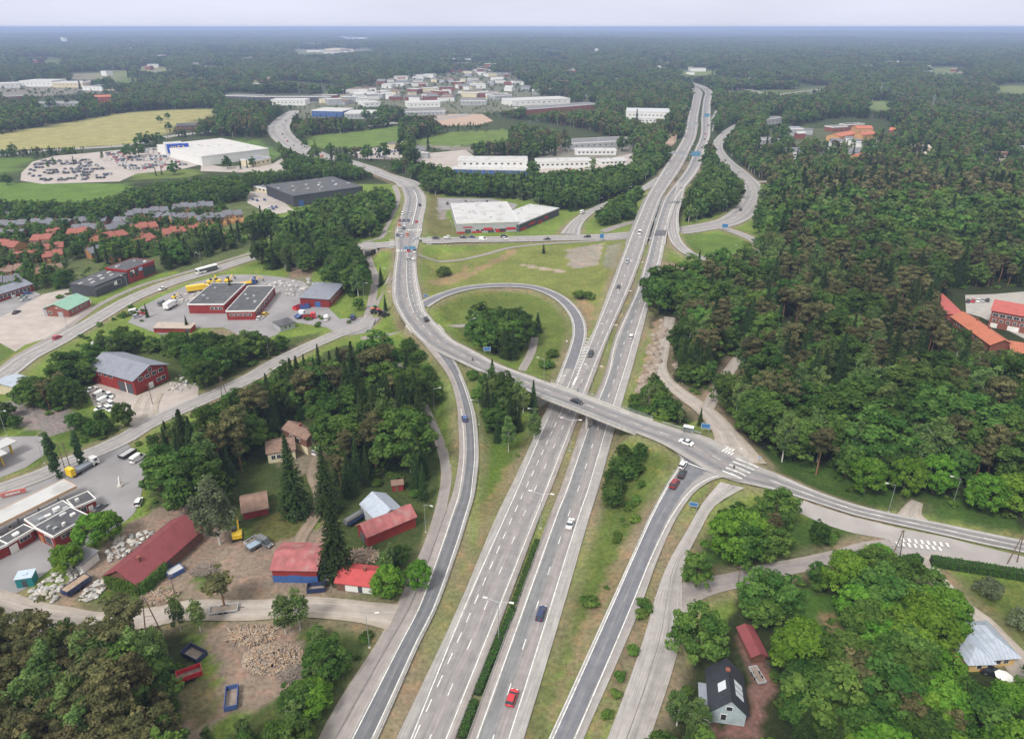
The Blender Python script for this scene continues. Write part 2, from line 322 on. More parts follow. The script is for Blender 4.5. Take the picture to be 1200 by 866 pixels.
# ---------------------------------------------------------------- land cover (photo outlines of what grows where, put down on the terrain)
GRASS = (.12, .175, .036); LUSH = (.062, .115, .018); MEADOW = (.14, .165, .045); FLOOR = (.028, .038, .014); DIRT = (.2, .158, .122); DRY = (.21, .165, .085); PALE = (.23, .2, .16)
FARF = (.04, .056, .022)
COVER = [  # (outline, colour)
 ([(-600,240),(-600,214),(1800,214),(1800,240),(900,236),(880,200),(780,210),(700,240),(480,214),(450,200),(250,215),(100,245)], FLOOR),
 ([(-300,158),(0,158),(50,148),(113,138),(163,130),(256,127),(257,137),(208,148),(188,162),(150,170),(0,177),(-300,186)], (.25,.24,.10)),
 ([(-300,190),(0,186),(43,184),(25,198),(0,205),(-300,214)], (.085,.14,.03)),
 ([(-300,214),(0,214),(155,215),(150,222),(135,231),(90,238),(0,236),(-300,240)], (.09,.155,.03)),
 ([(115,262),(122,250),(150,249),(142,262)], (.09,.155,.03)),
 ([(255,163),(300,165),(330,180),(320,187),(290,183)], (.085,.145,.035)),
 ([(357,160),(400,156),(470,147),(472,160),(460,171),(410,174),(362,173)], (.1,.155,.035)),
 ([(484,166),(525,155),(598,152),(600,166),(530,172),(485,176)], (.1,.15,.035)),
 ([(150,205),(225,198),(240,203),(220,208),(160,211)], (.1,.14,.035)),
 ([(600,80),(790,80),(830,88),(790,92),(720,90)], FARF),
 ([(785,84),(840,83),(855,90),(800,91)], (.12,.16,.05)),
 ([(845,107),(935,105),(990,101),(960,112),(930,119),(850,117)], (.085,.11,.045)),
 ([(1010,120),(1040,118),(1060,128),(1020,132)], (.12,.16,.06)),
 ([(345,118),(420,100),(470,86),(560,78),(600,84),(640,112),(640,122),(600,130),(545,134),(430,122),(395,138),(350,140)], (.12,.13,.09)),
 ([(665,122),(790,126),(790,146),(730,146),(650,134)], (.1,.11,.08)), ([(478,170),(540,178),(640,188),(745,186),(745,170),(660,166),(620,176),(560,172)], (.17,.165,.14)),
 ([(-100,118),(-100,98),(60,94),(147,102),(146,110),(70,112)], (.16,.155,.13)), ([(890,175),(900,146),(960,150),(1060,160),(1060,186),(930,196)], (.075,.09,.045)), ([(345,48),(440,46),(440,60),(345,66)], (.16,.16,.13)),
 # right forest floor
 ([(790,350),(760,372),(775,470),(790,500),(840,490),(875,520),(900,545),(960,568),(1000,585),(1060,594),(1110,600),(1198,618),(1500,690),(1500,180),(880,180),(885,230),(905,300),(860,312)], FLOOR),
 ([(870,520),(960,545),(1060,570),(1190,600),(1198,625),(1100,608),(1000,590),(950,572),(895,548)], (.045,.085,.018)),
 # centre-left wood
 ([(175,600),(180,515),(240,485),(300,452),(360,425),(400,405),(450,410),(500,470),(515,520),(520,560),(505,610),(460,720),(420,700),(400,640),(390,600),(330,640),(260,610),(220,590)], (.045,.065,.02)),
 ([(330,500),(390,505),(385,540),(350,560),(320,540)], (.16,.14,.1)),
 ([(295,640),(300,610),(350,590),(372,610),(345,640),(310,645)], (.1,.105,.035)),
 # bottom left
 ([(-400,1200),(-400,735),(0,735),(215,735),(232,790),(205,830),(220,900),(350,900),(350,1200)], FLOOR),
 ([(230,735),(330,728),(440,722),(448,740),(400,840),(360,900),(240,900),(300,830),(345,790)], (.06,.085,.025)),
 ([(232,733),(300,726),(345,735),(352,770),(345,805),(300,833),(262,840),(215,900),(180,900),(232,833),(262,795),(236,760)], DIRT),
 ([(208,800),(252,800),(262,825),(235,850),(208,845)], (.13,.12,.06)),
 # junk and farm yards
 ([(60,700),(110,655),(150,612),(200,590),(235,600),(300,640),(372,622),(385,600),(400,650),(450,700),(395,708),(300,708),(215,712),(150,720),(60,716)], DIRT),
 ([(85,705),(125,690),(175,688),(218,700),(215,712),(150,722),(95,718)], (.07,.11,.025)),
 ([(225,672),(250,672),(248,690),(232,690)], (.07,.11,.025)),
 ([(385,700),(450,690),(455,712),(400,712)], (.055,.095,.02)),
 # left side
 ([(0,520),(20,508),(100,480),(150,505),(105,528),(40,552),(20,520)], (.075,.12,.025)),
 ([(0,470),(20,470),(40,478),(85,480),(100,498),(60,510),(20,500),(0,490)], (.2,.18,.17)),
 ([(-50,430),(0,400),(18,412),(0,425),(-50,460)], (.08,.12,.03)),
 # west yards and allotments
 ([(70,440),(90,420),(140,400),(200,405),(300,400),(380,390),(320,425),(240,455),(180,470),(120,440),(105,470),(60,480),(45,460)], (.06,.085,.025)),
 ([(245,385),(300,390),(290,405),(255,400)], (.2,.17,.11)),
 ([(300,330),(360,322),(372,345),(300,332)], (.15,.15,.1)),
 ([(335,312),(368,308),(366,324),(340,326)], (.17,.13,.09)),
 # row house gardens
 ([(-200,240),(0,248),(60,250),(120,258),(200,252),(260,240),(300,232),(330,262),(300,290),(240,318),(190,320),(100,348),(-200,420)], (.085,.11,.042)),
 ([(278,262),(300,268),(298,282),(280,282)], (.09,.15,.03)),
 # meadow inside the interchange
 ([(497,300),(560,292),(735,283),(725,320),(690,390),(680,370),(640,340),(560,338),(500,345)], MEADOW),
 ([(500,330),(540,318),(545,310),(549,318),(535,332),(505,335)], DRY),
 ([(535,326),(590,298),(603,290),(605,298),(575,312),(545,328)], DRY),
 ([(612,372),(640,320),(612,310),(655,315),(662,319),(640,318),(612,313)], DRY) if False else ([(612,309),(661,317),(660,320),(612,312)], (.3,.25,.2)),
 ([(662,292),(709,285),(700,312),(668,314)], (.24,.22,.18)),
 ([(712,287),(730,284),(722,315),(706,312)], (.17,.17,.12)),
 ([(672,345),(690,352),(698,360),(686,395),(682,372)], DRY),
 ([(505,348),(545,342),(600,338),(640,347),(666,368),(672,400),(660,445),(625,437),(560,405),(520,375)], (.095,.13,.03)),
 ([(520,250),(535,270),(555,277),(505,277),(497,265),(505,225),(517,225)], (.13,.13,.05)),
 ([(512,238),(520,238),(524,258),(514,258)], (.22,.2,.18)),
 ([(530,420),(575,445),(640,470),(638,500),(600,560),(575,600),(565,600),(566,520),(560,470)], (.075,.12,.022)),
 ([(560,600),(600,540),(618,520),(612,545),(560,650)], (.15,.14,.06)),
 ([(445,395),(500,392),(530,460),(535,520),(515,500),(490,440)], (.085,.135,.025)),
 # east of the motorway
 ([(735,520),(790,538),(770,580),(730,650),(690,720),(660,780),(640,866),(610,866),(650,740),(690,650),(715,560)], (.085,.12,.028)),
 ([(770,585),(778,590),(690,745),(650,850),(640,850),(680,730),(740,620)], (.17,.15,.07)),
 ([(835,562),(843,562),(800,660),(765,700),(700,866),(688,866),(745,730),(790,640)], (.14,.13,.06)),
 ([(768,375),(782,375),(772,420),(768,450),(752,480),(740,478),(748,450)], (.26,.19,.13)),
 ([(745,300),(800,308),(835,315),(790,330),(762,350),(770,330)], (.12,.135,.05)),
 ([(760,305),(800,308),(810,320),(775,318)], (.2,.17,.11)),
 ([(800,275),(840,274),(868,280),(882,290),(860,302),(830,298),(808,290)], (.09,.145,.03)),
 ([(805,420),(815,440),(800,450),(785,440),(790,425)], (.22,.17,.13)),
 # lower right
 ([(860,600),(900,592),(960,608),(1020,625),(1040,642),(985,650),(900,662),(850,675),(805,690),(815,640)], (.045,.085,.018)),
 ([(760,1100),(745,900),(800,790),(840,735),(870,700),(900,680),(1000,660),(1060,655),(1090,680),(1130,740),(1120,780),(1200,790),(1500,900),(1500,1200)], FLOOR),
 ([(915,700),(945,690),(1000,700),(1000,740),(975,758),(940,750)], (.05,.1,.018)),
 ([(962,722),(982,720),(984,742),(968,742)], (.19,.14,.08)),
 ([(1092,668),(1200,688),(1300,710),(1300,800),(1195,745),(1150,722)], (.085,.115,.028)),
 ([(868,735),(885,742),(905,810),(890,866),(832,866),(828,850),(875,848),(878,790),(860,745)], (.17,.1,.085)),
]
# small clearings and fields in the far woods
CLR = []; _r = random.Random(31)
for k in range(34):
    cx, cy = _r.uniform(-20, 1220), 44 + 62 * _r.random() ** 1.4; a = _r.uniform(8, 26) * (.5 + (cy - 30) / 60); b_ = a * (cy - 31) / 420 + .25
    if 330 < cx < 860 and cy > 70: continue
    CLR.append([(cx + a * math.cos(t_) * _r.uniform(.7, 1.1), cy + b_ * math.sin(t_)) for t_ in np.arange(0, 6.28, .7)])
COVER += [(c, _r.choice([(.13,.16,.06), (.17,.18,.08), (.1,.145,.04), (.18,.17,.13)])) for c in CLR]
def cover_at(X, Y, Z):
    px, py = PIX(X, Y, Z); col = np.tile(np.array(GRASS), (len(X), 1))
    dd = np.hypot(X, Y); front = (Y * cp - (Z - CAMH) * sp_) > 1
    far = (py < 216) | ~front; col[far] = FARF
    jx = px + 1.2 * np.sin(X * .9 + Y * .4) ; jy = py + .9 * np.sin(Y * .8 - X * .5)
    col[dd > 8500] = (.016, .024, .012)  # farthest ground: self-shadow of the tree crowns put into a darker colour
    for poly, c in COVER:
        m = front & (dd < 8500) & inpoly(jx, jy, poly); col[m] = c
    return col
# graded grid: fine near, coarse to the horizon
def axis(a, b, st, hi, g):
    v = list(np.arange(a, b, st)); s = st
    while v[-1] < hi: s = min(s * g, 3500); v.append(v[-1] + s)
    return v
xr = axis(0, 300, 2.0, 45000, 1.09); xl = axis(0, 240, 2.0, 45000, 1.09)
xs = np.array([-v for v in xl[::-1]][:-1] + xr)
ys = np.array(axis(60, 640, 2.0, 45000, 1.045)); back = np.array([-45000, -20000, -8000, -3000, -1000, -400, -150, -40, 10, 40])
ys = np.concatenate((back, ys))
GX, GY = np.meshgrid(xs, ys); gx, gy = GX.ravel(), GY.ravel(); gz = H(gx, gy)
nx, ny = len(xs), len(ys)
q = (np.arange(ny - 1)[:, None] * nx + np.arange(nx - 1)[None, :]).ravel()
fk_ = []
for nme, r in ROADS.items():
    if not r['ground']: continue
    sm_ = span_mask(r)
    for i in range(len(r['L']) - 1):
        if sm_[i] or sm_[i+1]: continue
        a, b_ = (r['L'][i] + r['L'][i+1]) / 2, (r['R'][i] + r['R'][i+1]) / 2; n = max(2, int(np.linalg.norm(a - b_) / 1.4) + 1)
        for u in np.linspace(0, 1, n): fk_.append(a * (1 - u) + b_ * u)
fkd = kdtree.KDTree(len(fk_))
for i, p in enumerate(fk_): fkd.insert((p[0], p[1], 0), i)
fkd.balance()
for i in np.where((gy > 60) & (gy < 1400) & (np.abs(gx) < 620) & (gz > .02))[0]:
    m_ = 99
    for co, k, d_ in fkd.find_range((gx[i], gy[i], 0), 2.3): m_ = min(m_, fk_[k][2])
    if m_ < 98: gz[i] = min(gz[i], max(0, m_ - .16))
faces = np.stack((q, q + 1, q + nx + 1, q + nx), 1)
me = bpy.data.meshes.new('ground'); me.vertices.add(nx * ny); me.vertices.foreach_set('co', np.stack((gx, gy, gz), 1).ravel())
me.loops.add(len(faces) * 4); me.loops.foreach_set('vertex_index', faces.ravel())
me.polygons.add(len(faces)); me.polygons.foreach_set('loop_start', np.arange(len(faces)) * 4); me.polygons.foreach_set('loop_total', np.full(len(faces), 4))
me.update(calc_edges=True); me.polygons.foreach_set('use_smooth', np.ones(len(faces), bool))
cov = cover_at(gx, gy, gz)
# worn gravel and straw verges beside paved roads
kd_pts = []
for nme, r in ROADS.items():
    if nme.startswith('PATH') or nme in ('FARMTRACK',): continue
    for A in (r['L'], r['R']):
        for i in range(len(A) - 1):
            n = max(1, int(np.linalg.norm(A[i+1] - A[i]) / 1.2))
            for k in range(n): kd_pts.append(A[i] * (1 - k / n) + A[i+1] * (k / n))
kd = kdtree.KDTree(len(kd_pts))
for i, p in enumerate(kd_pts): kd.insert((p[0], p[1], 0), i)
kd.balance()
nearm = np.where((gy > 60) & (gy < 700) & (np.abs(gx) < 420))[0]
for i in nearm:
    dist = kd.find((gx[i], gy[i], 0))[2]
    if dist < 4.2:
        wv = 1 if dist < 1.6 else (4.2 - dist) / 2.6
        wv *= .62 + .38 * math.sin(gx[i] * .11 + gy[i] * .07) * math.sin(gy[i] * .05)
        cov[i] = cov[i] * (1 - wv) + np.array((.19, .155, .105)) * wv
ca = me.color_attributes.new('cover', 'FLOAT_COLOR', 'POINT')
ca.data.foreach_set('color', np.concatenate((cov, np.ones((len(cov), 1))), 1).ravel().astype(np.float32))
gm = bpy.data.materials.new('ground_cover'); gm.use_nodes = True; t = gm.node_tree; b = t.nodes['Principled BSDF']
b.inputs['Roughness'].default_value = .95; b.inputs['Specular IOR Level'].default_value = .1
at = N(t, 'ShaderNodeAttribute', attribute_name='cover'); tc = N(t, 'ShaderNodeTexCoord')
def noise(scale, det=5, ro=.6):
    n = N(t, 'ShaderNodeTexNoise'); n.inputs['Scale'].default_value = scale; n.inputs['Detail'].default_value = det; n.inputs['Roughness'].default_value = ro
    t.links.new(tc.outputs['Object'], n.inputs['Vector']); return n
def mrange(src, a, b_, c, d_):
    r = N(t, 'ShaderNodeMapRange'); t.links.new(src, r.inputs[0])
    for k, v in zip((1, 2, 3, 4), (a, b_, c, d_)): r.inputs[k].default_value = v
    return r.outputs[0]
n1 = noise(.9, 6, .7); n2 = noise(.06, 5); n3 = noise(.22, 6, .7)
m1 = N(t, 'ShaderNodeMath', operation='MULTIPLY'); t.links.new(mrange(n1.outputs[0], .3, .7, .62, 1.38), m1.inputs[0]); t.links.new(mrange(n2.outputs[0], .3, .7, .8, 1.2), m1.inputs[1])
vs = N(t, 'ShaderNodeVectorMath', operation='SCALE'); t.links.new(at.outputs['Color'], vs.inputs[0]); t.links.new(m1.outputs[0], vs.inputs['Scale'])
mi = N(t, 'ShaderNodeMix', data_type='RGBA'); t.links.new(mrange(n3.outputs[0], .5, .72, 0, .65), mi.inputs[0]); t.links.new(vs.outputs[0], mi.inputs[6])
sc2 = N(t, 'ShaderNodeVectorMath', operation='MULTIPLY'); t.links.new(vs.outputs[0], sc2.inputs[0]); sc2.inputs[1].default_value = (1.9, 1.3, 1.25); t.links.new(sc2.outputs[0], mi.inputs[7])
t.links.new(mi.outputs[2], b.inputs['Base Color'])
bp = N(t, 'ShaderNodeBump'); bp.inputs['Strength'].default_value = .8; bp.inputs['Distance'].default_value = .5; t.links.new(n1.outputs[0], bp.inputs['Height']); t.links.new(bp.outputs[0], b.inputs['Normal'])
tag(obj('ground', me, None, [gm]), kind='structure')

# ---------------------------------------------------------------- paved surfaces
def road_mat(name, bands, var=.2, cracks=True):
    """bands: list of (u, colour); uv.x runs across, uv.y is metres along"""
    if name in MATS: return MATS[name]
    m = bpy.data.materials.new(name); m.use_nodes = True; t = m.node_tree; b = t.nodes['Principled BSDF']
    b.inputs['Roughness'].default_value = .85; b.inputs['Specular IOR Level'].default_value = .25
    uv = N(t, 'ShaderNodeUVMap'); se = N(t, 'ShaderNodeSeparateXYZ'); t.links.new(uv.outputs[0], se.inputs[0])
    tc = N(t, 'ShaderNodeTexCoord')
    wn = N(t, 'ShaderNodeTexNoise'); wn.inputs['Scale'].default_value = .12; wn.inputs['Detail'].default_value = 3; t.links.new(tc.outputs['Object'], wn.inputs['Vector'])
    ma = N(t, 'ShaderNodeMath', operation='MULTIPLY_ADD'); t.links.new(wn.outputs[0], ma.inputs[0]); ma.inputs[1].default_value = .03; ma.inputs[2].default_value = -.015
    ad = N(t, 'ShaderNodeMath', operation='ADD'); t.links.new(se.outputs[0], ad.inputs[0]); t.links.new(ma.outputs[0], ad.inputs[1])
    cr = N(t, 'ShaderNodeValToRGB'); els = cr.color_ramp.elements
    while len(els) > 1: els.remove(els[-1])
    els[0].position = bands[0][0]; els[0].color = (*bands[0][1], 1)
    for u, c in bands[1:]:
        e = els.new(u); e.color = (*c, 1)
    t.links.new(ad.outputs[0], cr.inputs[0])
    mp = N(t, 'ShaderNodeMapping'); mp.inputs['Scale'].default_value = (34, .10, 1); t.links.new(uv.outputs[0], mp.inputs[0])
    n1 = N(t, 'ShaderNodeTexNoise'); n1.inputs['Scale'].default_value = 1; n1.inputs['Detail'].default_value = 4; t.links.new(mp.outputs[0], n1.inputs['Vector'])
    n2 = N(t, 'ShaderNodeTexNoise'); n2.inputs['Scale'].default_value = .35; n2.inputs['Detail'].default_value = 7; n2.inputs['Roughness'].default_value = .7; t.links.new(tc.outputs['Object'], n2.inputs['Vector'])
    r1 = N(t, 'ShaderNodeMapRange'); t.links.new(n1.outputs[0], r1.inputs[0]); r1.inputs[1].default_value = .3; r1.inputs[2].default_value = .7; r1.inputs[3].default_value = 1 - var; r1.inputs[4].default_value = 1 + var
    r2 = N(t, 'ShaderNodeMapRange'); t.links.new(n2.outputs[0], r2.inputs[0]); r2.inputs[1].default_value = .3; r2.inputs[2].default_value = .7; r2.inputs[3].default_value = .82; r2.inputs[4].default_value = 1.14
    mu = N(t, 'ShaderNodeMath', operation='MULTIPLY'); t.links.new(r1.outputs[0], mu.inputs[0]); t.links.new(r2.outputs[0], mu.inputs[1])
    vs = N(t, 'ShaderNodeVectorMath', operation='SCALE'); t.links.new(cr.outputs[0], vs.inputs[0]); t.links.new(mu.outputs[0], vs.inputs['Scale'])
    t.links.new(vs.outputs[0], b.inputs['Base Color']); MATS[name] = m; return m
LG = (.30, .285, .275); MG = (.215, .205, .205); PG = (.235, .218, .213); BG_ = (.175, .177, .182); DG = (.125, .128, .138); SH = (.29, .275, .262); PK = (.265, .237, .226)
M_LC = road_mat('worn_motorway_asphalt', [(0, SH), (.09, SH), (.13, LG), (.2, MG), (.34, PG), (.42, MG), (.5, PG), (.58, (.26,.235,.235)), (.68, MG), (.8, MG), (.86, LG), (.9, PK), (1, PK)])
M_RC = road_mat('worn_motorway_asphalt_east', [(0, PK), (.12, PK), (.17, LG), (.22, BG_), (.4, BG_), (.47, MG), (.53, PG), (.6, (.26,.235,.235)), (.66, PG), (.71, MG), (.75, LG), (1, LG)])
M_SLIP = road_mat('dark_new_asphalt', [(0, PK), (.3, PK), (.36, LG), (.42, DG), (.55, (.135,.14,.155)), (.62, (.16,.16,.17)), (.7, DG), (.82, DG), (.88, LG), (1, LG)])
M_OFF = road_mat('dark_ramp_asphalt', [(0, LG), (.08, LG), (.14, (.14,.145,.165)), (.3, (.15,.155,.175)), (.4, (.18,.18,.19)), (.5, (.145,.15,.17)), (.66, (.14,.145,.16)), (.72, PG), (1, (.3,.28,.27))])
M_MAIN = road_mat('patchy_road_asphalt', [(0, SH), (.1, SH), (.16, MG), (.26, (.15,.15,.16)), (.36, MG), (.45, PG), (.55, MG), (.64, (.17,.17,.175)), (.74, MG), (.84, LG), (1, SH)])
M_LOOP = road_mat('grey_loop_asphalt', [(0, LG), (.14, LG), (.2, (.15,.15,.165)), (.8, (.15,.15,.165)), (.86, LG), (1, LG)])
M_LOCAL = road_mat('pale_local_asphalt', [(0, (.33,.31,.3)), (.42, (.31,.29,.28)), (.45, (.14,.13,.12)), (.47, (.33,.31,.29)), (.6, (.24,.225,.215)), (.75, (.29,.27,.26)), (1, (.31,.29,.27))])
M_ROAD = road_mat('plain_road_asphalt', [(0, SH), (.12, LG), (.25, MG), (.4, LG), (.5, PG), (.62, LG), (.75, MG), (.9, LG), (1, SH)])
M_PATH = road_mat('path_asphalt', [(0, (.27,.24,.22)), (.5, (.23,.21,.205)), (1, (.27,.24,.22))])
M_TRACK = road_mat('dirt_track', [(0, (.17,.14,.09)), (.25, (.25,.19,.15)), (.5, (.2,.16,.11)), (.75, (.25,.19,.15)), (1, (.17,.14,.09))])
M_GRAV = road_mat('gravel_track', [(0, (.3,.26,.22)), (.3, (.36,.32,.29)), (.5, (.3,.27,.24)), (.7, (.36,.32,.29)), (1, (.29,.25,.2))])
paint = mat('road_paint', (.62, .62, .6), .8, .25, 1.5, dirt=((.34,.33,.32), .9, .7))
concrete = mat('concrete', (.42, .40, .37), .85, .12, .5, dirt=((.25, .24, .22), .2, .6))
asphalt_yard = mat('yard_asphalt', (.24, .23, .235), .88, .16, .12, dirt=((.17, .165, .17), .05, .7))
gravel_yard = mat('yard_gravel', (.36, .32, .295), .95, .14, .25, dirt=((.27, .23, .2), .06, .7))
def lerp_edges(r, u, off=0):
    u = np.asarray(u, float)
    if u.ndim: u = u[:, None]
    p = r['L'] * (1 - u) + r['R'] * u; p = p.copy(); p[:, 2] += off; return p
def ribbon_mesh(name, L, Rr, ncross=1, uvs=True, mats=(), thick=0):
    n = len(L); k = ncross + 1; v = np.concatenate([L * (1 - j / ncross) + Rr * (j / ncross) for j in range(k)]).reshape(k, n, 3)
    V = v.transpose(1, 0, 2).reshape(-1, 3); fs = []
    for i in range(n - 1):
        for j in range(ncross): fs.append((i*k+j, i*k+j+1, (i+1)*k+j+1, (i+1)*k+j))
    me = bpy.data.meshes.new(name); me.from_pydata(V.tolist(), [], fs)
    # faces up
    if uvs:
        c = (L + Rr) / 2; s = np.concatenate(([0], np.cumsum(np.linalg.norm(np.diff(c, axis=0), axis=1))))
        ul = me.uv_layers.new(name='UVMap'); lv = np.empty(len(me.loops), int); me.loops.foreach_get('vertex_index', lv)
        ul.data.foreach_set('uv', np.stack(((lv % k) / ncross, s[lv // k]), 1).ravel().astype(np.float32))
    for m in mats: me.materials.append(m)
    me.update(); return me
layer = [0.0]
RN = {'LC': 'motorway_west_carriageway', 'RC': 'motorway_east_carriageway', 'MAIN': 'crossing_road', 'SLIP': 'slip_road', 'OFF': 'exit_ramp', 'LOCAL': 'local_road', 'NORTHCROSS': 'north_cross_road', 'WESTLEG': 'west_road',
 'LOOP': 'loop_ramp', 'NWRAMP': 'north_west_ramp', 'NERAMP': 'north_east_ramp', 'NORTHROAD': 'north_road', 'FARWEST': 'far_west_road', 'FAREAST': 'far_east_road', 'MIDWEST': 'side_road', 'YARDROAD': 'yard_road',
 'SOUTHWEST': 'farm_road', 'EASTGRAVEL': 'gravel_road', 'EASTGRAVELB': 'gravel_track', 'RIGHTLANE': 'lane', 'DRIVE': 'driveway', 'STUB': 'driveway_stub', 'DRIVEN': 'driveway', 'NEJOIN': 'entry_ramp'}
RM = {'LC': M_LC, 'RC': M_RC, 'MAIN': M_MAIN, 'SLIP': M_SLIP, 'OFF': M_OFF, 'LOCAL': M_LOCAL, 'LOOP': M_LOOP, 'SOUTHWEST': M_GRAV, 'EASTGRAVEL': M_GRAV, 'EASTGRAVELB': M_GRAV, 'DRIVE': M_GRAV, 'STUB': M_GRAV, 'FARMTRACK': M_TRACK, 'DRIVEN': M_GRAV, 'YARDROAD': M_GRAV, 'RIGHTLANE': M_PATH}
order = ['PATHSLIP','PATHNW','PATHUNDER','PATHUNDERB','PATHJOIN','PATHNORTH','PATHMEADOW','PATHN2','PATHNRAMP','FARMTRACK','DRIVEN','FARLOOP','FARLOOPB','FARLOOPC','YARDROAD','DRIVE','STUB','RIGHTLANE','SOUTHWEST','EASTGRAVELB','EASTGRAVEL','LOCAL','MIDWEST','FARWEST','FAREAST','WESTLEG','NORTHROAD',
         'NORTHCROSS','NWRAMP','NERAMP','NEJOIN','LOOP','LC','RC','OFF','MAIN','SLIP']
ROADOBJ = {}
for k, nme in enumerate(order):
    r = ROADS[nme]; off = .02 + .006 * k; r['off'] = off
    drape = not r['ground']
    L, Rr = r['L'].copy(), r['R'].copy(); nc = 1
    if drape:
        nc = 3
        for A in (L, Rr): A[:, 2] = H(A[:, 0], A[:, 1]) + .12 + off
    else:
        L[:, 2] += off; Rr[:, 2] += off
    r['L2'], r['R2'] = L, Rr
    nm = RN.get(nme, 'footpath' if nme.startswith('PATH') else 'far_road' if nme.startswith('FAR') and nme != 'FARMTRACK' else 'farm_track')
    me = ribbon_mesh(nm, L, Rr, nc, mats=[RM.get(nme, M_PATH if nme.startswith('PATH') else M_ROAD)])
    if me.polygons[0].normal.z < 0: me.flip_normals()
    ROADOBJ[nme] = tag(obj(nm, me), kind='structure')
# painted lines: one sheet of markings per road
def line(mb, nme, u, wd=.18, dash=None, i0=None, i1=None, pxline=None, extra=.03):
    r = ROADS[nme]
    if pxline is not None:
        pts = spl([P0(*p) for p in pxline], step=3); pts[:, 2] += r['off'] + extra
    else:
        idx = r['idx']; uu = np.interp(idx, range(len(u)), u) if isinstance(u, (list, tuple)) else np.full(len(idx), u)
        pts = r['L2'] * (1 - uu[:, None]) + r['R2'] * uu[:, None]; pts[:, 2] += extra
        sel = np.ones(len(idx), bool)
        if i0 is not None: sel &= idx >= i0
        if i1 is not None: sel &= idx <= i1
        pts = pts[sel]
    if len(pts) < 2: return
    s = np.concatenate(([0], np.cumsum(np.linalg.norm(np.diff(pts, axis=0), axis=1))))
    def at(v): return np.array([np.interp(v, s, pts[:, c]) for c in range(3)])
    segs = [(s[i], s[i+1]) for i in range(len(s) - 1)] if not dash else [(a, a + dash[0]) for a in np.arange(0, s[-1] - dash[0], dash[0] + dash[1])]
    prev = None
    for a, b_ in segs:
        p, q_ = at(a), at(b_); t_ = q_ - p; t_[2] = 0; t_ /= np.linalg.norm(t_) + 1e-9; nv = np.array((-t_[1], t_[0], 0)) * wd / 2
        if dash is None and prev is not None: c0, c1 = prev
        else: c0, c1 = p + nv, p - nv
        mb.face([c1, q_ - nv, q_ + nv, c0]); prev = (q_ + nv, q_ - nv)
def mark_obj(nme, mb, label=None):
    o = mb.build('road_markings', paint); me = o.data
    tag(o, kind='structure')
mb = MB()
zc = [r[12] for r in MW]
rows = MW
def col(c, a=0, b=None): return [(r[c], r[0], r[12]) for r in rows[a:b]]
line(mb, 'LC', 0, .22, pxline=col(2, 0, 6)); line(mb, 'LC', 0, .22, dash=(3, 3), pxline=col(3, 1, 6)); line(mb, 'LC', 0, .2, dash=(3, 9), pxline=col(4)); line(mb, 'LC', 0, .2, pxline=col(5)); line(mb, 'LC', 0, .2, pxline=col(3, 5))
mark_obj('LC', mb); mb = MB()
line(mb, 'RC', 0, .22, pxline=col(8)); line(mb, 'RC', 0, .2, dash=(3, 9), pxline=col(9)); line(mb, 'RC', 0, .22, pxline=col(10)); mark_obj('RC', mb)
mb = MB()
line(mb, 'SLIP', [.22,.22,.22,.22,.22,.24,.25,.27,.3,.33,.34,.375,.4,.42,.43], .2, i0=4); line(mb, 'SLIP', [.8]*8 + [.84,.86,.87,.88,.87,.86,.86], .2, i0=2); mark_obj('SLIP', mb)
mb = MB(); line(mb, 'OFF', [.05,.05,.07,.09,.1,.106,.13,.13], .22, i0=1); line(mb, 'OFF', [.92,.92,.86,.8,.74,.7,.74,.74], .22, i0=1); line(mb, 'OFF', .03, .12, i0=2); mark_obj('OFF', mb)
mb = MB(); line(mb, 'LOOP', .17, .18); line(mb, 'LOOP', .84, .18); mark_obj('LOOP', mb)
mb = MB()
line(mb, 'MAIN', .5, .16, dash=(3, 6), i0=8); line(mb, 'MAIN', .1, .18, i0=5, i1=11); line(mb, 'MAIN', .9, .18, i0=5, i1=19); line(mb, 'MAIN', .12, .16, i0=13, i1=19); line(mb, 'MAIN', .47, .16, i0=24); line(mb, 'MAIN', .1, .15, i0=24); line(mb, 'MAIN', .88, .15, i0=24)
for u in (.2, .36, .5): line(mb, 'MAIN', u, .16, dash=(3, 3), i0=.5, i1=3.6)
for u in (.68, .84): line(mb, 'MAIN', u, .16, dash=(3, 4), i0=.5, i1=9.5)
line(mb, 'MAIN', .55, .2, i0=5.2, i1=9); line(mb, 'MAIN', .58, .5, i0=.3, i1=3.4)
mark_obj('MAIN', mb)
mb = MB(); line(mb, 'NORTHCROSS', .5, .15, dash=(3, 6)); line(mb, 'NORTHCROSS', .08, .15); line(mb, 'NORTHCROSS', .92, .15); line(mb, 'WESTLEG', .5, .15, dash=(3, 6)); line(mb, 'WESTLEG', .1, .15); line(mb, 'WESTLEG', .9, .15)
line(mb, 'NORTHROAD', .5, .3); line(mb, 'NORTHROAD', .25, .2, dash=(3, 6)); line(mb, 'NORTHROAD', .75, .2, dash=(3, 6)); line(mb, 'NWRAMP', .12, .16); line(mb, 'NWRAMP', .88, .16); line(mb, 'NERAMP', .12, .16); line(mb, 'NERAMP', .88, .16); mark_obj('x', mb)
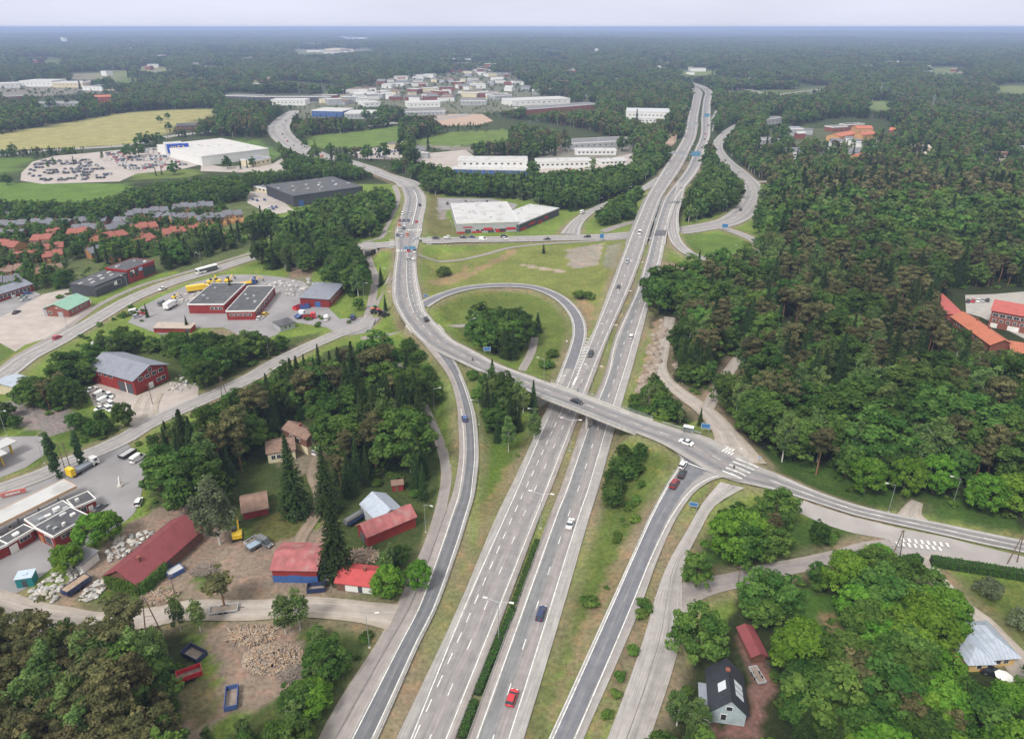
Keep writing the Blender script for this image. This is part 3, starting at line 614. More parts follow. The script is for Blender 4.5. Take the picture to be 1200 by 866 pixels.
# hatched gore, crossings, give-way line
mb = MB()
def stripe_px(a, b_, wpx, z, off=.2):
    A = P0(a[0], a[1], z); B = P0(b_[0], b_[1], z); t_ = B - A; t_ /= np.linalg.norm(t_); nv = np.array((-t_[1], t_[0], 0)) * wpx / 2; o_ = np.array((0, 0, off))
    pts = [A - nv + o_, B - nv + o_, B + nv + o_, A + nv + o_]; mb.face(pts)
for k in range(15):
    f = k / 14; v0 = 397 + f * 48; xl0 = 686.5 - f * 12.5; xr0 = 694.5 - f * 18.2
    stripe_px((xl0, v0 + 1.2), (xr0, v0 - .6), .55, .25, .26)
stripe_px((671.5, 452), (675.5, 443), .8, .15, .26)
M_off = ROADS['MAIN']['off'] + .035
for k in range(9): stripe_px((834 + k * 3.1, 520.5 + k * 1.7), (831 + k * 3.4, 523.6 + k * 1.75), .5, 4.6, .12 + M_off) if False else None
def zebra(p0, p1, n, ln, wd, z, off):      # p0,p1 px ends of the row; bars across it of length ln metres along the road
    A = P0(*p0, z); B = P0(*p1, z); D = (B - A) / max(n - 1, 1); dn = D / np.linalg.norm(D); nv = np.array((-dn[1], dn[0], 0)) * ln / 2
    for k in range(n):
        c = A + D * k; mb.face([c - nv - dn * wd / 2 + (0, 0, off), c + dn * wd / 2 - nv + (0, 0, off), c + dn * wd / 2 + nv + (0, 0, off), c + nv - dn * wd / 2 + (0, 0, off)])
for r_ in (0, 1): zebra((835.5 - r_ * .5, 519.6 + r_ * 3.6), (858.5 - r_, 528.6 + r_ * 4.2), 8, 1.7, .5, 4.95, .34)
zebra((869.5, 541), (853.5, 555.5), 5, 3.8, .55, 4.72, M_off + .1)
zebra((881.5, 546), (862.5, 559), 5, 3.8, .55, 4.6, M_off + .12)
stripe_px((806, 544), (836, 555), .45, 4.75, M_off + .12)
for r_ in range(2): zebra((1058 - 7 * r_, 633.5 + r_ * 4.5), (1110 - 9 * r_, 639.5 + 4.5 * r_), 8, 1.7, .6, .1, .32)
# junction crossings and stop lines
zebra((466, 270.5), (494, 270), 12, 3, .6, 5, .3); zebra((465, 294.5), (488, 294), 9, 3, .6, 5, .3); zebra((459, 281.5), (459, 291), 7, 3, .6, 5, .3)
zebra((503, 278.5), (503, 287), 6, 3, .6, 4.9, .3)
mark_obj('j', mb)
# dark resurfaced patches over the north bridge
mb = MB(); dark = mat('dark_resurfacing', (.1, .1, .108), .85, .15, 1)
for (v0, v1, xa, xb, xc, xd) in ((270.5, 276.5, 769, 781.5, 766.5, 779), (236.5, 239.5, 783.5, 797, 782.5, 796)):
    pts = [P0(xa, v0, 5.95), P0(xb, v0, 5.95), P0(xd, v1, 5.9), P0(xc, v1, 5.9)]
    mb.face([p + (0, 0, .33) for p in pts])
me = mb.mesh('asphalt_patch', [dark]); me.flip_normals() if me.polygons[0].normal.z < 0 else None
tag(obj('asphalt_patch', me), kind='structure')

# ---------------------------------------------------------------- yards and lots
def drape_sheet(name, poly, m, z=.05, flat=True):
    pts = [P(*p) for p in poly]; bm = bmesh.new(); vs_ = [bm.verts.new((p[0], p[1], 0)) for p in pts]; f = bm.faces.new(vs_)
    bmesh.ops.triangulate(bm, faces=[f])
    X0 = min(p[0] for p in pts); X1 = max(p[0] for p in pts); Y0 = min(p[1] for p in pts); Y1 = max(p[1] for p in pts)
    st = 4 if max(X1 - X0, Y1 - Y0) < 200 else 12
    for a in np.arange(math.ceil(X0 / st) * st, X1, st): bmesh.ops.bisect_plane(bm, geom=bm.verts[:] + bm.edges[:] + bm.faces[:], plane_co=(a, 0, 0), plane_no=(1, 0, 0))
    for a in np.arange(math.ceil(Y0 / st) * st, Y1, st): bmesh.ops.bisect_plane(bm, geom=bm.verts[:] + bm.edges[:] + bm.faces[:], plane_co=(0, a, 0), plane_no=(0, 1, 0))
    co = np.array([v.co[:] for v in bm.verts]); hz = H(co[:, 0], co[:, 1])
    for v, h_ in zip(bm.verts, hz): v.co.z = h_ + z + layer[0]
    layer[0] += .005
    me = bpy.data.meshes.new(name); bm.to_mesh(me); bm.free()
    if me.polygons[0].normal.z < 0: me.flip_normals()
    return tag(obj(name, me, None, [m]), kind='structure')
YARDS = [
 ('yard', [(-60,395),(0,372),(50,345),(82,338),(107,353),(107,362),(84,385),(60,395),(30,404),(18,412),(0,402),(-60,440)], gravel_yard),
 ('yard', [(-40,330),(0,352),(40,342),(48,345),(20,362),(0,372),(-40,390)], asphalt_yard),
 ('yard', [(150,378),(165,360),(195,345),(225,332),(262,322),(300,322),(330,325),(355,330),(372,345),(386,362),(398,374),(425,372),(440,374),(432,390),(400,394),(383,384),(340,377),(325,392),(300,402),(262,384),(215,385),(190,393)], asphalt_yard),
 ('yard', [(103,458),(122,441),(160,464),(200,447),(233,452),(232,466),(205,478),(185,490),(160,500),(150,497),(155,483),(132,478),(110,476)], gravel_yard),
 ('forecourt', [(0,578),(60,556),(105,534),(140,522),(150,520),(158,532),(178,542),(185,548),(170,560),(163,590),(157,602),(148,610),(120,628),(100,640),(62,665),(30,690),(5,702),(-60,705),(-60,600)], asphalt_yard),
 ('lot', [(-60,520),(0,512),(48,511),(52,533),(30,548),(0,560),(-60,585)], asphalt_yard),
 ('car_park', [(25,203),(38,190),(63,183),(100,180),(150,175),(187,173),(226,190),(236,193),(216,198),(160,204),(140,213),(50,216),(24,212)], gravel_yard),
 ('yard', [(236,192),(262,196),(320,192),(330,186),(345,200),(300,203),(235,201)], gravel_yard),
 ('car_park', [(512,232),(575,233),(607,240),(600,247),(528,246),(515,246)], asphalt_yard),
 ('yard', [(290,225),(316,222),(336,240),(345,248),(318,252),(290,238)], gravel_yard),
 ('yard', [(405,178),(460,171),(478,176),(470,188),(420,186)], gravel_yard),
 ('yard', [(478,182),(545,176),(560,186),(530,200),(490,190)], gravel_yard),
 ('yard', [(525,190),(640,196),(700,190),(740,180),(745,192),(700,200),(640,203),(560,206)], gravel_yard),
 ('car_park', [(1131,346),(1165,345),(1200,342),(1260,340),(1260,400),(1200,397),(1150,372),(1132,367)], mat('paved_lot', (.33,.31,.29), .9, .12, .3)),
 ('bus_bay', [(932,583),(950,590),(1000,606),(1050,618),(1110,630),(1198,652),(1280,672),(1280,690),(1198,670),(1120,656),(1085,655),(1050,648),(1040,632),(1000,625),(960,612),(930,598)], M_PATH and mat('pale_bay_asphalt', (.29,.27,.26), .9, .12, .2)),
 ('junction', [(775,521.5),(790,530),(797,540),(840,558),(858,566),(880,570),(905,566),(893,548),(866,530),(866,520),(850,505),(832,510)], None),
 ('clearing', [(690,160),(705,157),(798,154),(796,160),(785,172),(776,176)], gravel_yard) if False else ('yard', [(776,174),(778,158),(796,157),(790,170)], mat('reddish_gravel', (.36,.26,.2), .95, .12, .3)),
 ('lake', [(384,44.2),(402,43.2),(445,46.5),(440,49.5),(405,49.8)], mat('lake_water', (.5,.53,.56), .15, .03, .01, spec=.8)),
 ('lot', [(502,140),(520,134),(565,134),(578,142),(560,147),(520,148)], mat('reddish_gravel', (.36,.26,.2))),
]
for nm, poly, m in YARDS:
    if m is not None: drape_sheet(nm, poly, m, .05)

# ---------------------------------------------------------------- bridges: deck edges, parapets, piers
rail_m = mat('galvanised_steel', (.42, .44, .45), .45, .1, 2, metal=.6)
def sub(nme, a, b_):
    r = ROADS[nme]; s = (r['idx'] >= a) & (r['idx'] <= b_); return r['L2'][s], r['R2'][s]
def deck(nme, a, b_, label, cat, th=1.1, ext=.5, rails=True, piers=()):
    L, Rr = sub(nme, a, b_); d_ = Rr - L; d_[:, 2] = 0; d_ /= np.linalg.norm(d_, axis=1)[:, None]
    L1 = L - d_ * ext; R1 = Rr + d_ * ext; n = len(L)
    root = empty('road_bridge', (L[0] + Rr[0]) / 2 * (1, 1, 0), 0, label, cat)
    o = -np.array(root.location)
    mb = MB(); i0 = 0
    prof = lambda i: [L1[i] + (0, 0, .12), L[i] + (0, 0, .12), L[i] + (0, 0, -.04), Rr[i] + (0, 0, -.04), Rr[i] + (0, 0, .12), R1[i] + (0, 0, .12), R1[i] + (0, 0, -.5), R1[i] - d_[i] * 1.3 + (0, 0, -th), L1[i] + d_[i] * 1.3 + (0, 0, -th), L1[i] + (0, 0, -.5)]
    for i in range(n - 1):
        A = prof(i); B = prof(i + 1)
        for k in range(10): l = (k + 1) % 10; mb.face([A[k] + o, A[l] + o, B[l] + o, B[k] + o])
    mb.face([p + o for p in prof(0)][::-1]); mb.face([p + o for p in prof(n - 1)])
    mb.build('deck', concrete, root)
    if rails:
        for side in (L1, R1):
            mb = MB(); s = np.concatenate(([0], np.cumsum(np.linalg.norm(np.diff(side, axis=0), axis=1))))
            for q_ in np.arange(0, s[-1], 2.0):
                c = np.array([np.interp(q_, s, side[:, k]) for k in range(3)]) + o; mb.box(c[0]-.05, c[0]+.05, c[1]-.05, c[1]+.05, c[2]+.1, c[2]+1.2)
            for i in range(n - 1):
                for hz in (.45, .8, 1.2): mb.tube(side[i] + o + (0, 0, hz), side[i+1] + o + (0, 0, hz), .045, n=4)
            mb.build('railing', rail_m, root)
    for f in piers:
        i = int(f * (n - 1)); mb = MB(); z = L[i][2] - th
        for u in (.2, .5, .8):
            c = L[i] * (1 - u) + Rr[i] * u + o; mb.tube((c[0], c[1], -.3), (c[0], c[1], z), .5, n=12)
        a_ = L[i] * .9 + Rr[i] * .1 + o; b2 = L[i] * .1 + Rr[i] * .9 + o; a_[2] = b2[2] = z - .15; mb.tube(a_, b2, .42, n=6)
        mb.build('pier', concrete, root)
    for i in (0, n - 1):      # abutment walls
        mb = MB(); A = L1[i] + o; B = R1[i] + o; t_ = (L[min(i+1, n-1)] - L[max(i-1, 0)]); t_[2] = 0; t_ /= np.linalg.norm(t_); t_ = t_ * .6
        zt = L[i][2] - th + .25
        mb.prism([(A[0]-t_[0], A[1]-t_[1]), (B[0]-t_[0], B[1]-t_[1]), (B[0]+t_[0], B[1]+t_[1]), (A[0]+t_[0], A[1]+t_[1])], -.5, zt); mb.build('abutment', concrete, root)
    return root
deck('MAIN', 16.7, 19.4, 'concrete road bridge carrying the crossing road over the motorway in the middle of the view', 'bridge', piers=(.5,))
deck('LC', 9.45, 12.0, 'northern motorway bridge under the west carriageway over the cross road', 'bridge', piers=(.3, .7))
deck('RC', 9.45, 12.0, 'northern motorway bridge under the east carriageway over the cross road', 'bridge', piers=(.3, .7))
deck('NERAMP', .7, 3.45, 'narrow curved ramp bridge beside the northern motorway bridges', 'bridge', piers=(.4,))
deck('WESTLEG', .95, 1.7, 'short bridge of the west road over a footpath beside the signal junction', 'bridge', th=.9)
deck('MAIN', 9.8, 10.3, 'short footpath underpass below the curving road by the parked tractors', 'underpass', th=.7, rails=False)
def guardrail(nme, a, b_, u, label, h=.75, group='steel guardrails along the roads'):
    r = ROADS[nme]; s = (r['idx'] >= a) & (r['idx'] <= b_); pts = (r['L2'] * (1 - u) + r['R2'] * u)[s]
    root_loc = pts[0]; pts = pts - root_loc
    mb = MB()
    for i in range(len(pts) - 1):
        for z0, z1 in ((h - .3, h),):
            A, B = pts[i], pts[i+1]; mb.face([A + (0, 0, z0), B + (0, 0, z0), B + (0, 0, z1), A + (0, 0, z1)]); mb.face([A + (.06, .06, z1), B + (.06, .06, z1), B + (.06, .06, z0), A + (.06, .06, z0)]); mb.face([A + (0, 0, z1), B + (0, 0, z1), B + (.06, .06, z1), A + (.06, .06, z1)])
    o = empty('guardrail', root_loc, 0, label, 'guardrail', group)
    mb.build('beam', rail_m, o)
    mb = MB(); ss = np.concatenate(([0], np.cumsum(np.linalg.norm(np.diff(pts, axis=0), axis=1))))
    mb.box(-.06, .06, -.06, .06, -.2, h - .05); pm = mb.mesh('post', [rail_m]); stp = max(4, ss[-1] / 95)
    for q_ in np.arange(0, ss[-1], stp):
        c = np.array([np.interp(q_, ss, pts[:, k]) for k in range(3)]); po = obj('post', pm, o); po.location = c
guardrail('SLIP', 6.5, 14, .97, 'steel guardrail on the motorway side of the slip road')
guardrail('SLIP', 9, 14, .02, 'low kerb rail between slip road and footpath', .45)
guardrail('MAIN', 19.5, 20.9, 1.02, 'steel guardrail leading from the bridge to the bus shelter')
guardrail('MAIN', 14.3, 16.6, -.02, 'steel guardrail leading onto the west end of the bridge')
guardrail('LC', 5, 17, 1.0, 'median guardrail of the west carriageway'); guardrail('RC', 5, 17, 0.0, 'median guardrail of the east carriageway')
guardrail('LC', 0, 3, .99, 'low median guardrail beside the clipped hedge, west edge', .55); guardrail('RC', 0, 3, .01, 'low median guardrail beside the clipped hedge, east edge', .55)
guardrail('LC', 8, 13, .01, 'outer guardrail of the west carriageway on the embankment by the north bridge')
guardrail('OFF', 1.5, 4, -.01, 'guardrail on the island side of the exit ramp')
# haze: the air between
hm = bpy.data.materials.new('haze'); hm.use_nodes = True; t = hm.node_tree; t.nodes.clear()
vol = N(t, 'ShaderNodeVolumePrincipled'); vol.inputs['Color'].default_value = (.47, .6, .92, 1); vol.inputs['Density'].default_value = 0.00015; vol.inputs['Anisotropy'].default_value = .0
ou = N(t, 'ShaderNodeOutputMaterial'); t.links.new(vol.outputs[0], ou.inputs['Volume'])
mb = MB(); mb.box(-46000, 46000, -46000, 46000, -1.5, 124); hz_o = mb.build('haze', hm); tag(hz_o, kind='stuff')
# ---------------------------------------------------------------- facade and roof materials, far town plan
red_w = stripes('red_board_wall', (.25, .03, .025), (.19, .022, .02), 0, .6, .75, 0, .12); white_t = mat('white_trim', (.72, .71, .69), .6, .08, .6, dirt=((.5,.48,.44), .5, .4)); brick = mat('dark_red_brick', (.22, .075, .055), .85, .2, 3)
grey_roof = mat('grey_felt_roof', (.15, .152, .165), .85, .2, .4, dirt=((.24, .235, .235), .3, .5)); dark_roof = mat('dark_felt_roof', (.075, .077, .085), .85, .2, .3, dirt=((.13, .13, .13), .25, .6)); white_roof = mat('white_sheet_roof', (.43, .43, .43), .6, .07, .2, dirt=((.3, .29, .28), .12, .7))
seam_grey = stripes('seamed_grey_roof', (.22, .235, .28), (.13, .14, .17), 0, 1.2, .5, .2, .1); seam_silver = stripes('seamed_silver_roof', (.42, .47, .55), (.26, .29, .35), 0, .9, .45, .3, .12)
seam_silver_y = stripes('seamed_silver_roof_across', (.42, .47, .55), (.26, .29, .35), 1, .9, .45, .3, .12); seam_grey_y = stripes('seamed_grey_roof_across', (.22, .235, .28), (.13, .14, .17), 1, 1.2, .5, .2, .1)

red_roof = stripes('red_sheet_roof', (.34, .05, .055), (.24, .04, .04), 0, .8, .6, 0, .15); maroon_roof = stripes('maroon_sheet_roof', (.2, .05, .055), (.15, .035, .04), 0, .7, .65, 0, .15); faded_red = mat('faded_red_roof', (.3, .1, .1), .8, .3, .5, dirt=((.3, .22, .2), .4, .7))
green_roof = stripes('green_sheet_roof', (.22, .38, .3), (.16, .3, .23), 1, .8, .6, 0, .15); orange_roof = stripes('orange_tile_roof', (.42, .14, .08), (.32, .1, .06), 0, 1.1, .7, 0, .2); pinkred_roof = stripes('pink_red_roof', (.4, .1, .085), (.3, .07, .06), 0, 1.0, .7, 0, .2)
dark_wall = stripes('dark_grey_panels', (.075, .078, .09), (.05, .052, .06), 0, 3, .6, .2, .04); ochre = mat('ochre_board_wall', (.33, .17, .075), .8, .12, 1); ochre2 = mat('pale_ochre_wall', (.52, .29, .13), .8, .12, 1); terracotta = stripes('terracotta_tile_roof', (.27, .095, .07), (.2, .07, .055), 0, 1, .75, 0, .2)
cream = mat('cream_wall', (.6, .53, .37), .8, .08, 1); yellow_w = mat('yellow_wall', (.6, .42, .17), .8, .08, 1); paleblue = stripes('pale_blue_boards', (.42, .5, .54), (.33, .4, .44), 2, .3, .75, 0, .2); white_w = mat('white_wall', (.68, .68, .66), .75, .06, .6); brown_w = mat('brown_wall', (.16, .08, .055), .8, .15, 1); blue_w = mat('blue_wall', (.045, .11, .3), .6, .15, .8)
grey_w = mat('grey_wall', (.35, .36, .37), .75, .08, .5); black_roof = stripes('black_tile_roof', (.035, .038, .048), (.022, .024, .03), 1, .8, .5, 0, .15); blue_sign = mat('blue_sign_face', (.05, .16, .36), .5, .08, 1); rust = mat('rusty_brown_roof', (.2, .13, .1), .85, .25, .8)
FB = [
 ((537,197),(618,197),22,7,white_w,white_roof,'long white car showroom with blue panel north of the wood'), ((531,204),(620,206),12,5,blue_w,white_roof,'low blue fronted showroom before the long white one'), ((630,198.5),(693,197),16,7,white_w,white_roof,'white box shed between the showrooms and the motorway'),
 ((668,176),(744,172),30,7,grey_w,grey_roof,'wide grey roofed depot beside the motorway wood'), ((674,182),(722,182),12,5,white_w,white_roof,'low white wing in front of the grey depot'), ((703,194),(735,193),14,4,white_w,white_roof,'small pale roofed shed near the motorway ramp'), ((733,140),(784,141),45,11,white_w,mat('pale_grey_roof', (.42,.44,.46)),'large pale grey hall beside the far motorway'), ((750,145),(770,145),12,7,white_w,white_roof,'white office front of the large pale hall'),
 ((112,121),(132,120),25,9,mat('brick_red_wall', (.4,.09,.06)),orange_roof,'bright red barn like hall far beyond the yellow field'), ((42,127),(94,126),24,8,grey_w,grey_roof,'long grey hall beyond the yellow field'), ((8,118),(28,117),20,7,brick,grey_roof,'small brown block left of the long grey hall'), ((-4,104),(24,103),50,9,white_w,white_roof,'white industrial hall in the far left row, first'), ((24,102),(62,102),60,12,white_w,white_roof,'white industrial hall in the far left row, second'), ((62,103),(98,103),50,10,cream,white_roof,'cream industrial hall in the far left row, third'), ((97,106),(120,107),40,8,white_w,grey_roof,'grey roofed hall in the far left row, fourth'), ((122,107),(145,106),40,7,cream,white_roof,'low cream hall at the right end of the far left row'),
 ((208,153),(232,152),16,5,brown_w,dark_roof,'brown house at the edge of the yellow field'), ((318,124),(358,124),30,9,white_w,white_roof,'white works left of the blue striped plant'), ((262,117),(300,118),30,7,dark_wall,grey_roof,'dark shed beyond the trees left of the white works'), ((300,119),(388,119),20,8,dark_wall,dark_roof,'long dark shed behind the white works'), ((366,137),(402,138),40,9,blue_w,white_roof,'plant with blue wall and white stripe beside the fields'), ((404,140),(445,140),45,8,grey_w,white_roof,'large white roofed hall right of the blue plant'), ((470,137),(522,136),35,7,grey_w,grey_roof,'grey roofed hall beyond the green field'), ((478,127),(516,126),35,8,white_w,white_roof,'white roofed hall behind the grey one'), ((540,124),(570,124),40,8,grey_w,grey_roof,'pale grey hall at the far side of the red gravel lot'), ((580,118),(600,117),35,8,grey_w,grey_roof,'blue grey hall right of the gravel lot'), ((427,126),(446,125),30,7,white_w,white_roof,'small white hall behind the green belt'), ((527,75),(552,74),60,14,white_w,white_roof,'white block on the far rise, left'), ((556,79),(575,79),50,10,white_w,white_roof,'white block on the far rise, right'),
 ((600,125),(668,122),45,9,white_w,white_roof,'long white warehouse left of the motorway in the far town'), ((616,135),(700,128),30,8,brick,grey_roof,'long grey roofed warehouse in front of the far white one'),
 ((288,222),(318,228),14,4,cream,grey_roof,'small cream roofed store left of the dark warehouse'), ((300,196),(318,192),18,6,cream,seam_grey,'cream and blue hall at the end of the depot road'), ((488,184),(500,183),14,6,grey_w,grey_roof,'small grey house on the lot by the green field'),
 ((890,181),(922,186),16,7,dark_wall,dark_roof,'long dark roofed terrace right of the north cross road'), ((886,171),(912,171),14,7,grey_w,grey_roof,'grey roofed terrace above the dark one'), ((914,160),(940,160),18,9,grey_w,mat('blue_grey_roof', (.2,.22,.27)),'blue grey apartment block right of the motorway woods'), ((897,147),(918,145),16,8,grey_w,grey_roof,'grey roofed block beyond the blue grey one'), ((928,187),(938,187),12,8,white_w,grey_roof,'small white house beside the trees'), ((960,184),(972,184),10,6,white_w,grey_roof,'grey roofed cottage with white front'), ((975,155),(992,154),14,6,brick,grey_roof,'brown block left of the orange school'),
 ((983,167),(1003,163),16,6,ochre2,orange_roof,'orange roofed school wing, lower left'), ((1003,158),(1022,158),16,7,ochre2,orange_roof,'orange roofed school wing, upper right'), ((990,153),(1012,152),12,7,brick,dark_roof,'dark roofed wing behind the orange school'), ((1010,165),(1026,163),12,6,ochre2,orange_roof,'small orange roofed school wing at the right'), ((1041,159),(1058,160),14,6,brick,orange_roof,'orange roofed house standing apart in the woods'), ((993,186),(1010,184),12,6,white_w,grey_roof,'pale villa below the orange school'), ((1004,193),(1018,190),10,6,ochre2,orange_roof,'brown roofed villa in the trees below the school'), ((1068,181),(1090,181),12,6,cream,mat('tan_roof', (.4,.34,.28)),'tan roofed villa in the right woods, left'), ((1084,190),(1102,190),12,6,cream,mat('tan_roof', (.4,.34,.28)),'tan roofed villa in the right woods, right'), ((1158,193),(1178,192),14,6,cream,grey_roof,'cream villa near the right edge'), ((1188,188),(1212,190),16,6,white_w,grey_roof,'white villa at the right edge'), ((1079,233),(1094,227),10,6,white_w,orange_roof,'white house with orange roof alone in the big wood'), ((926,273),(946,272),10,4,dark_wall,grey_roof,'grey roofed cabin deep in the big wood'), ((1150,180),(1160,178),9,6,white_w,orange_roof,'small orange roofed villa in the right woods'),
 ((862,92),(880,93),30,8,white_w,white_roof,'white roofed hall beyond the far interchange'), ((770,80),(786,81),30,9,white_w,white_roof,'white blocks above the motorway bend'), ((668,88),(674,88),20,14,cream,grey_roof,'small tower block in the far woods'), ((1017,83),(1036,81),30,12,cream,grey_roof,'cream apartment block far to the right'), ((912,83),(922,83),20,10,white_w,grey_roof,'white block far to the right'), ((985,97),(1000,95),20,8,white_w,grey_roof,'white shed beside the far interchange'), ((697,62),(701,62),20,16,white_w,white_roof,'white tower standing in the far forest'), ((72,50),(76,52),20,34,white_w,white_roof,'tall white silo in the far left forest'),
]
# scattered small houses and sheds of the far town
rr = random.Random(11); n_ = 0
TW = [([(345,122),(400,108),(440,92),(520,80),(600,82),(660,98),(720,104),(700,120),(640,122),(600,117),(540,118),(470,124),(430,120),(400,128),(360,124)], 150, (12,34), (5,9)), ([(600,82),(790,84),(785,120),(640,112)], 34, (12,24), (6,9)), ([(345,45),(440,45),(430,65),(350,68)], 34, (40,110), (9,16)), ([(445,172),(480,170),(500,186),(470,190),(440,180)], 8, (7,12), (4,6)),
      ([(900,60),(1180,70),(1150,110),(1040,100),(900,88)], 16, (14,26), (6,10)), ([(890,150),(1060,165),(1060,190),(940,196)], 12, (9,14), (5,7)), ([(1060,150),(1200,150),(1200,190),(1060,185)], 8, (9,13), (5,7)), ([(0,40),(130,42),(230,55),(100,70),(10,60)], 16, (30,60), (9,14)), ([(0,75),(300,80),(340,110),(150,100)], 16, (12,24), (5,9)), ([(765,74),(830,78),(812,90),(770,86)], 12, (12,22), (5,8)),
      ([(0,46),(1200,46),(1200,92),(0,92)], 80, (20,45), (9,15))]
pal = [(white_w, 'white'), (white_w, 'white'), (grey_w, 'grey'), (cream, 'cream'), (brick, 'brick red')]; rpal = [(grey_roof, 'grey'), (white_roof, 'white'), (rust, 'brown'), (grey_roof, 'grey'), (white_roof, 'white')]
tn = ['among the halls of the far town', 'in the woods left of the motorway', 'in the distant town on the horizon', 'on the lot by the green field', 'in the far right forest', 'near the orange roofed school', 'in the woods at the right', 'in the distant forest at the upper left', 'between the woods at the upper left', 'above the motorway bend', 'scattered through the distant forest']
TPTS = []
for ti_, (poly, n, ws, hs) in enumerate(TW):
    k = 0
    while k < n:
        x, y = rr.uniform(min(p[0] for p in poly), max(p[0] for p in poly)), rr.uniform(min(p[1] for p in poly), max(p[1] for p in poly))
        if not inpoly(np.array([x]), np.array([y]), poly)[0]: continue
        wd = rr.uniform(*ws); k += 1; TPTS.append((ti_, x, y, wd, rr.uniform(.5, 1), rr.uniform(*hs), rr.uniform(-.5, .5), rr.random() < .5 and wd < 20, rr.randrange(5), rr.randrange(5)))
# ---------------------------------------------------------------- trees
def leaf_mat(name, a, b_, rnd=.22, br=0.0):
    m = bpy.data.materials.new(name); m.use_nodes = True; t = m.node_tree; b = t.nodes['Principled BSDF']
    b.inputs['Roughness'].default_value = .75; b.inputs['Specular IOR Level'].default_value = .05
    at = N(t, 'ShaderNodeAttribute', attribute_name='tint'); oi = N(t, 'ShaderNodeObjectInfo')
    mi = N(t, 'ShaderNodeMix', data_type='RGBA'); t.links.new(at.outputs['Fac'], mi.inputs[0]); mi.inputs[6].default_value = (*a, 1); mi.inputs[7].default_value = (*b_, 1)
    hs = N(t, 'ShaderNodeHueSaturation'); t.links.new(mi.outputs[2], hs.inputs['Color'])
    r = N(t, 'ShaderNodeMapRange'); t.links.new(oi.outputs['Random'], r.inputs[0]); r.inputs[3].default_value = 1 - rnd; r.inputs[4].default_value = 1 + rnd; t.links.new(r.outputs[0], hs.inputs['Value'])
    mm = N(t, 'ShaderNodeMath', operation='MULTIPLY'); t.links.new(oi.outputs['Random'], mm.inputs[0]); mm.inputs[1].default_value = 7.31
    fr = N(t, 'ShaderNodeMath', operation='FRACT'); t.links.new(mm.outputs[0], fr.inputs[0])
    r2 = N(t, 'ShaderNodeMapRange'); t.links.new(fr.outputs[0], r2.inputs[0]); r2.inputs[3].default_value = .49; r2.inputs[4].default_value = .522; t.links.new(r2.outputs[0], hs.inputs['Hue'])
    t.links.new(hs.outputs[0], b.inputs['Base Color'])
    tr = N(t, 'ShaderNodeBsdfTranslucent'); t.links.new(hs.outputs[0], tr.inputs[0]); ms = N(t, 'ShaderNodeMixShader'); ms.inputs[0].default_value = .38
    o = t.nodes['Material Output']; t.links.new(b.outputs[0], ms.inputs[1]); t.links.new(tr.outputs[0], ms.inputs[2]); t.links.new(ms.outputs[0], o.inputs[0]); return m
LM = dict(broad=leaf_mat('broadleaf_foliage', (0.044, 0.095, 0.019), (0.115, 0.189, 0.039), .38), maple=leaf_mat('maple_foliage', (0.089, 0.186, 0.019), (0.171, 0.290, 0.038), .12), birch=leaf_mat('birch_foliage', (0.082, 0.137, 0.039), (0.178, 0.245, 0.074), .3),
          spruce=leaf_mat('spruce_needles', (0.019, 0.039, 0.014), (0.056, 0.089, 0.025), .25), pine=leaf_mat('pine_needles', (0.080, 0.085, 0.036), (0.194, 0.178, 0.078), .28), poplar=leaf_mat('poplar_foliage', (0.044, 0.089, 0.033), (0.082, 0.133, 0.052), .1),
          bush=leaf_mat('shrub_foliage', (0.066, 0.127, 0.024), (0.148, 0.222, 0.044), .3), willow=leaf_mat('grey_green_foliage', (0.104, 0.133, 0.066), (0.178, 0.207, 0.112), .2), hedge=leaf_mat('hedge_foliage', (0.044, 0.104, 0.018), (0.074, 0.148, 0.026), .05))
BARK = dict(dark=mat('dark_bark', (.09, .07, .055), .9, .3, 3), pine=mat('red_pine_bark', (.22, .115, .07), .9, .25, 2), birch=mat('white_birch_bark', (.55, .53, .5), .8, .35, 2.5))
def quads(pos, nrm, size, tint, name, m, asp=.75, curl=0):
    """leaf-clump faces: pos (n,3), nrm (n,3) outward"""
    n = len(pos); nrm = nrm / (np.linalg.norm(nrm, axis=1)[:, None] + 1e-9)
    a = rng.normal(size=(n, 3)); a -= (a * nrm).sum(1)[:, None] * nrm; a /= np.linalg.norm(a, axis=1)[:, None]; b_ = np.cross(nrm, a)
    s = size[:, None] if np.ndim(size) else size
    c = [pos - a * s - b_ * s * asp * .3, pos + a * s * .2 - b_ * s * asp, pos + a * s + b_ * s * asp * .2, pos - a * s * .1 + b_ * s * asp]
    V = np.stack(c, 1).reshape(-1, 3); me = bpy.data.meshes.new(name); me.vertices.add(4 * n); me.vertices.foreach_set('co', V.ravel())
    me.loops.add(4 * n); me.loops.foreach_set('vertex_index', np.arange(4 * n)); me.polygons.add(n)
    me.polygons.foreach_set('loop_start', np.arange(n) * 4); me.polygons.foreach_set('loop_total', np.full(n, 4)); me.update(calc_edges=True)
    at = me.attributes.new('tint', 'FLOAT', 'POINT'); at.data.foreach_set('value', np.repeat(tint, 4).astype(np.float32)); me.materials.append(m); return me
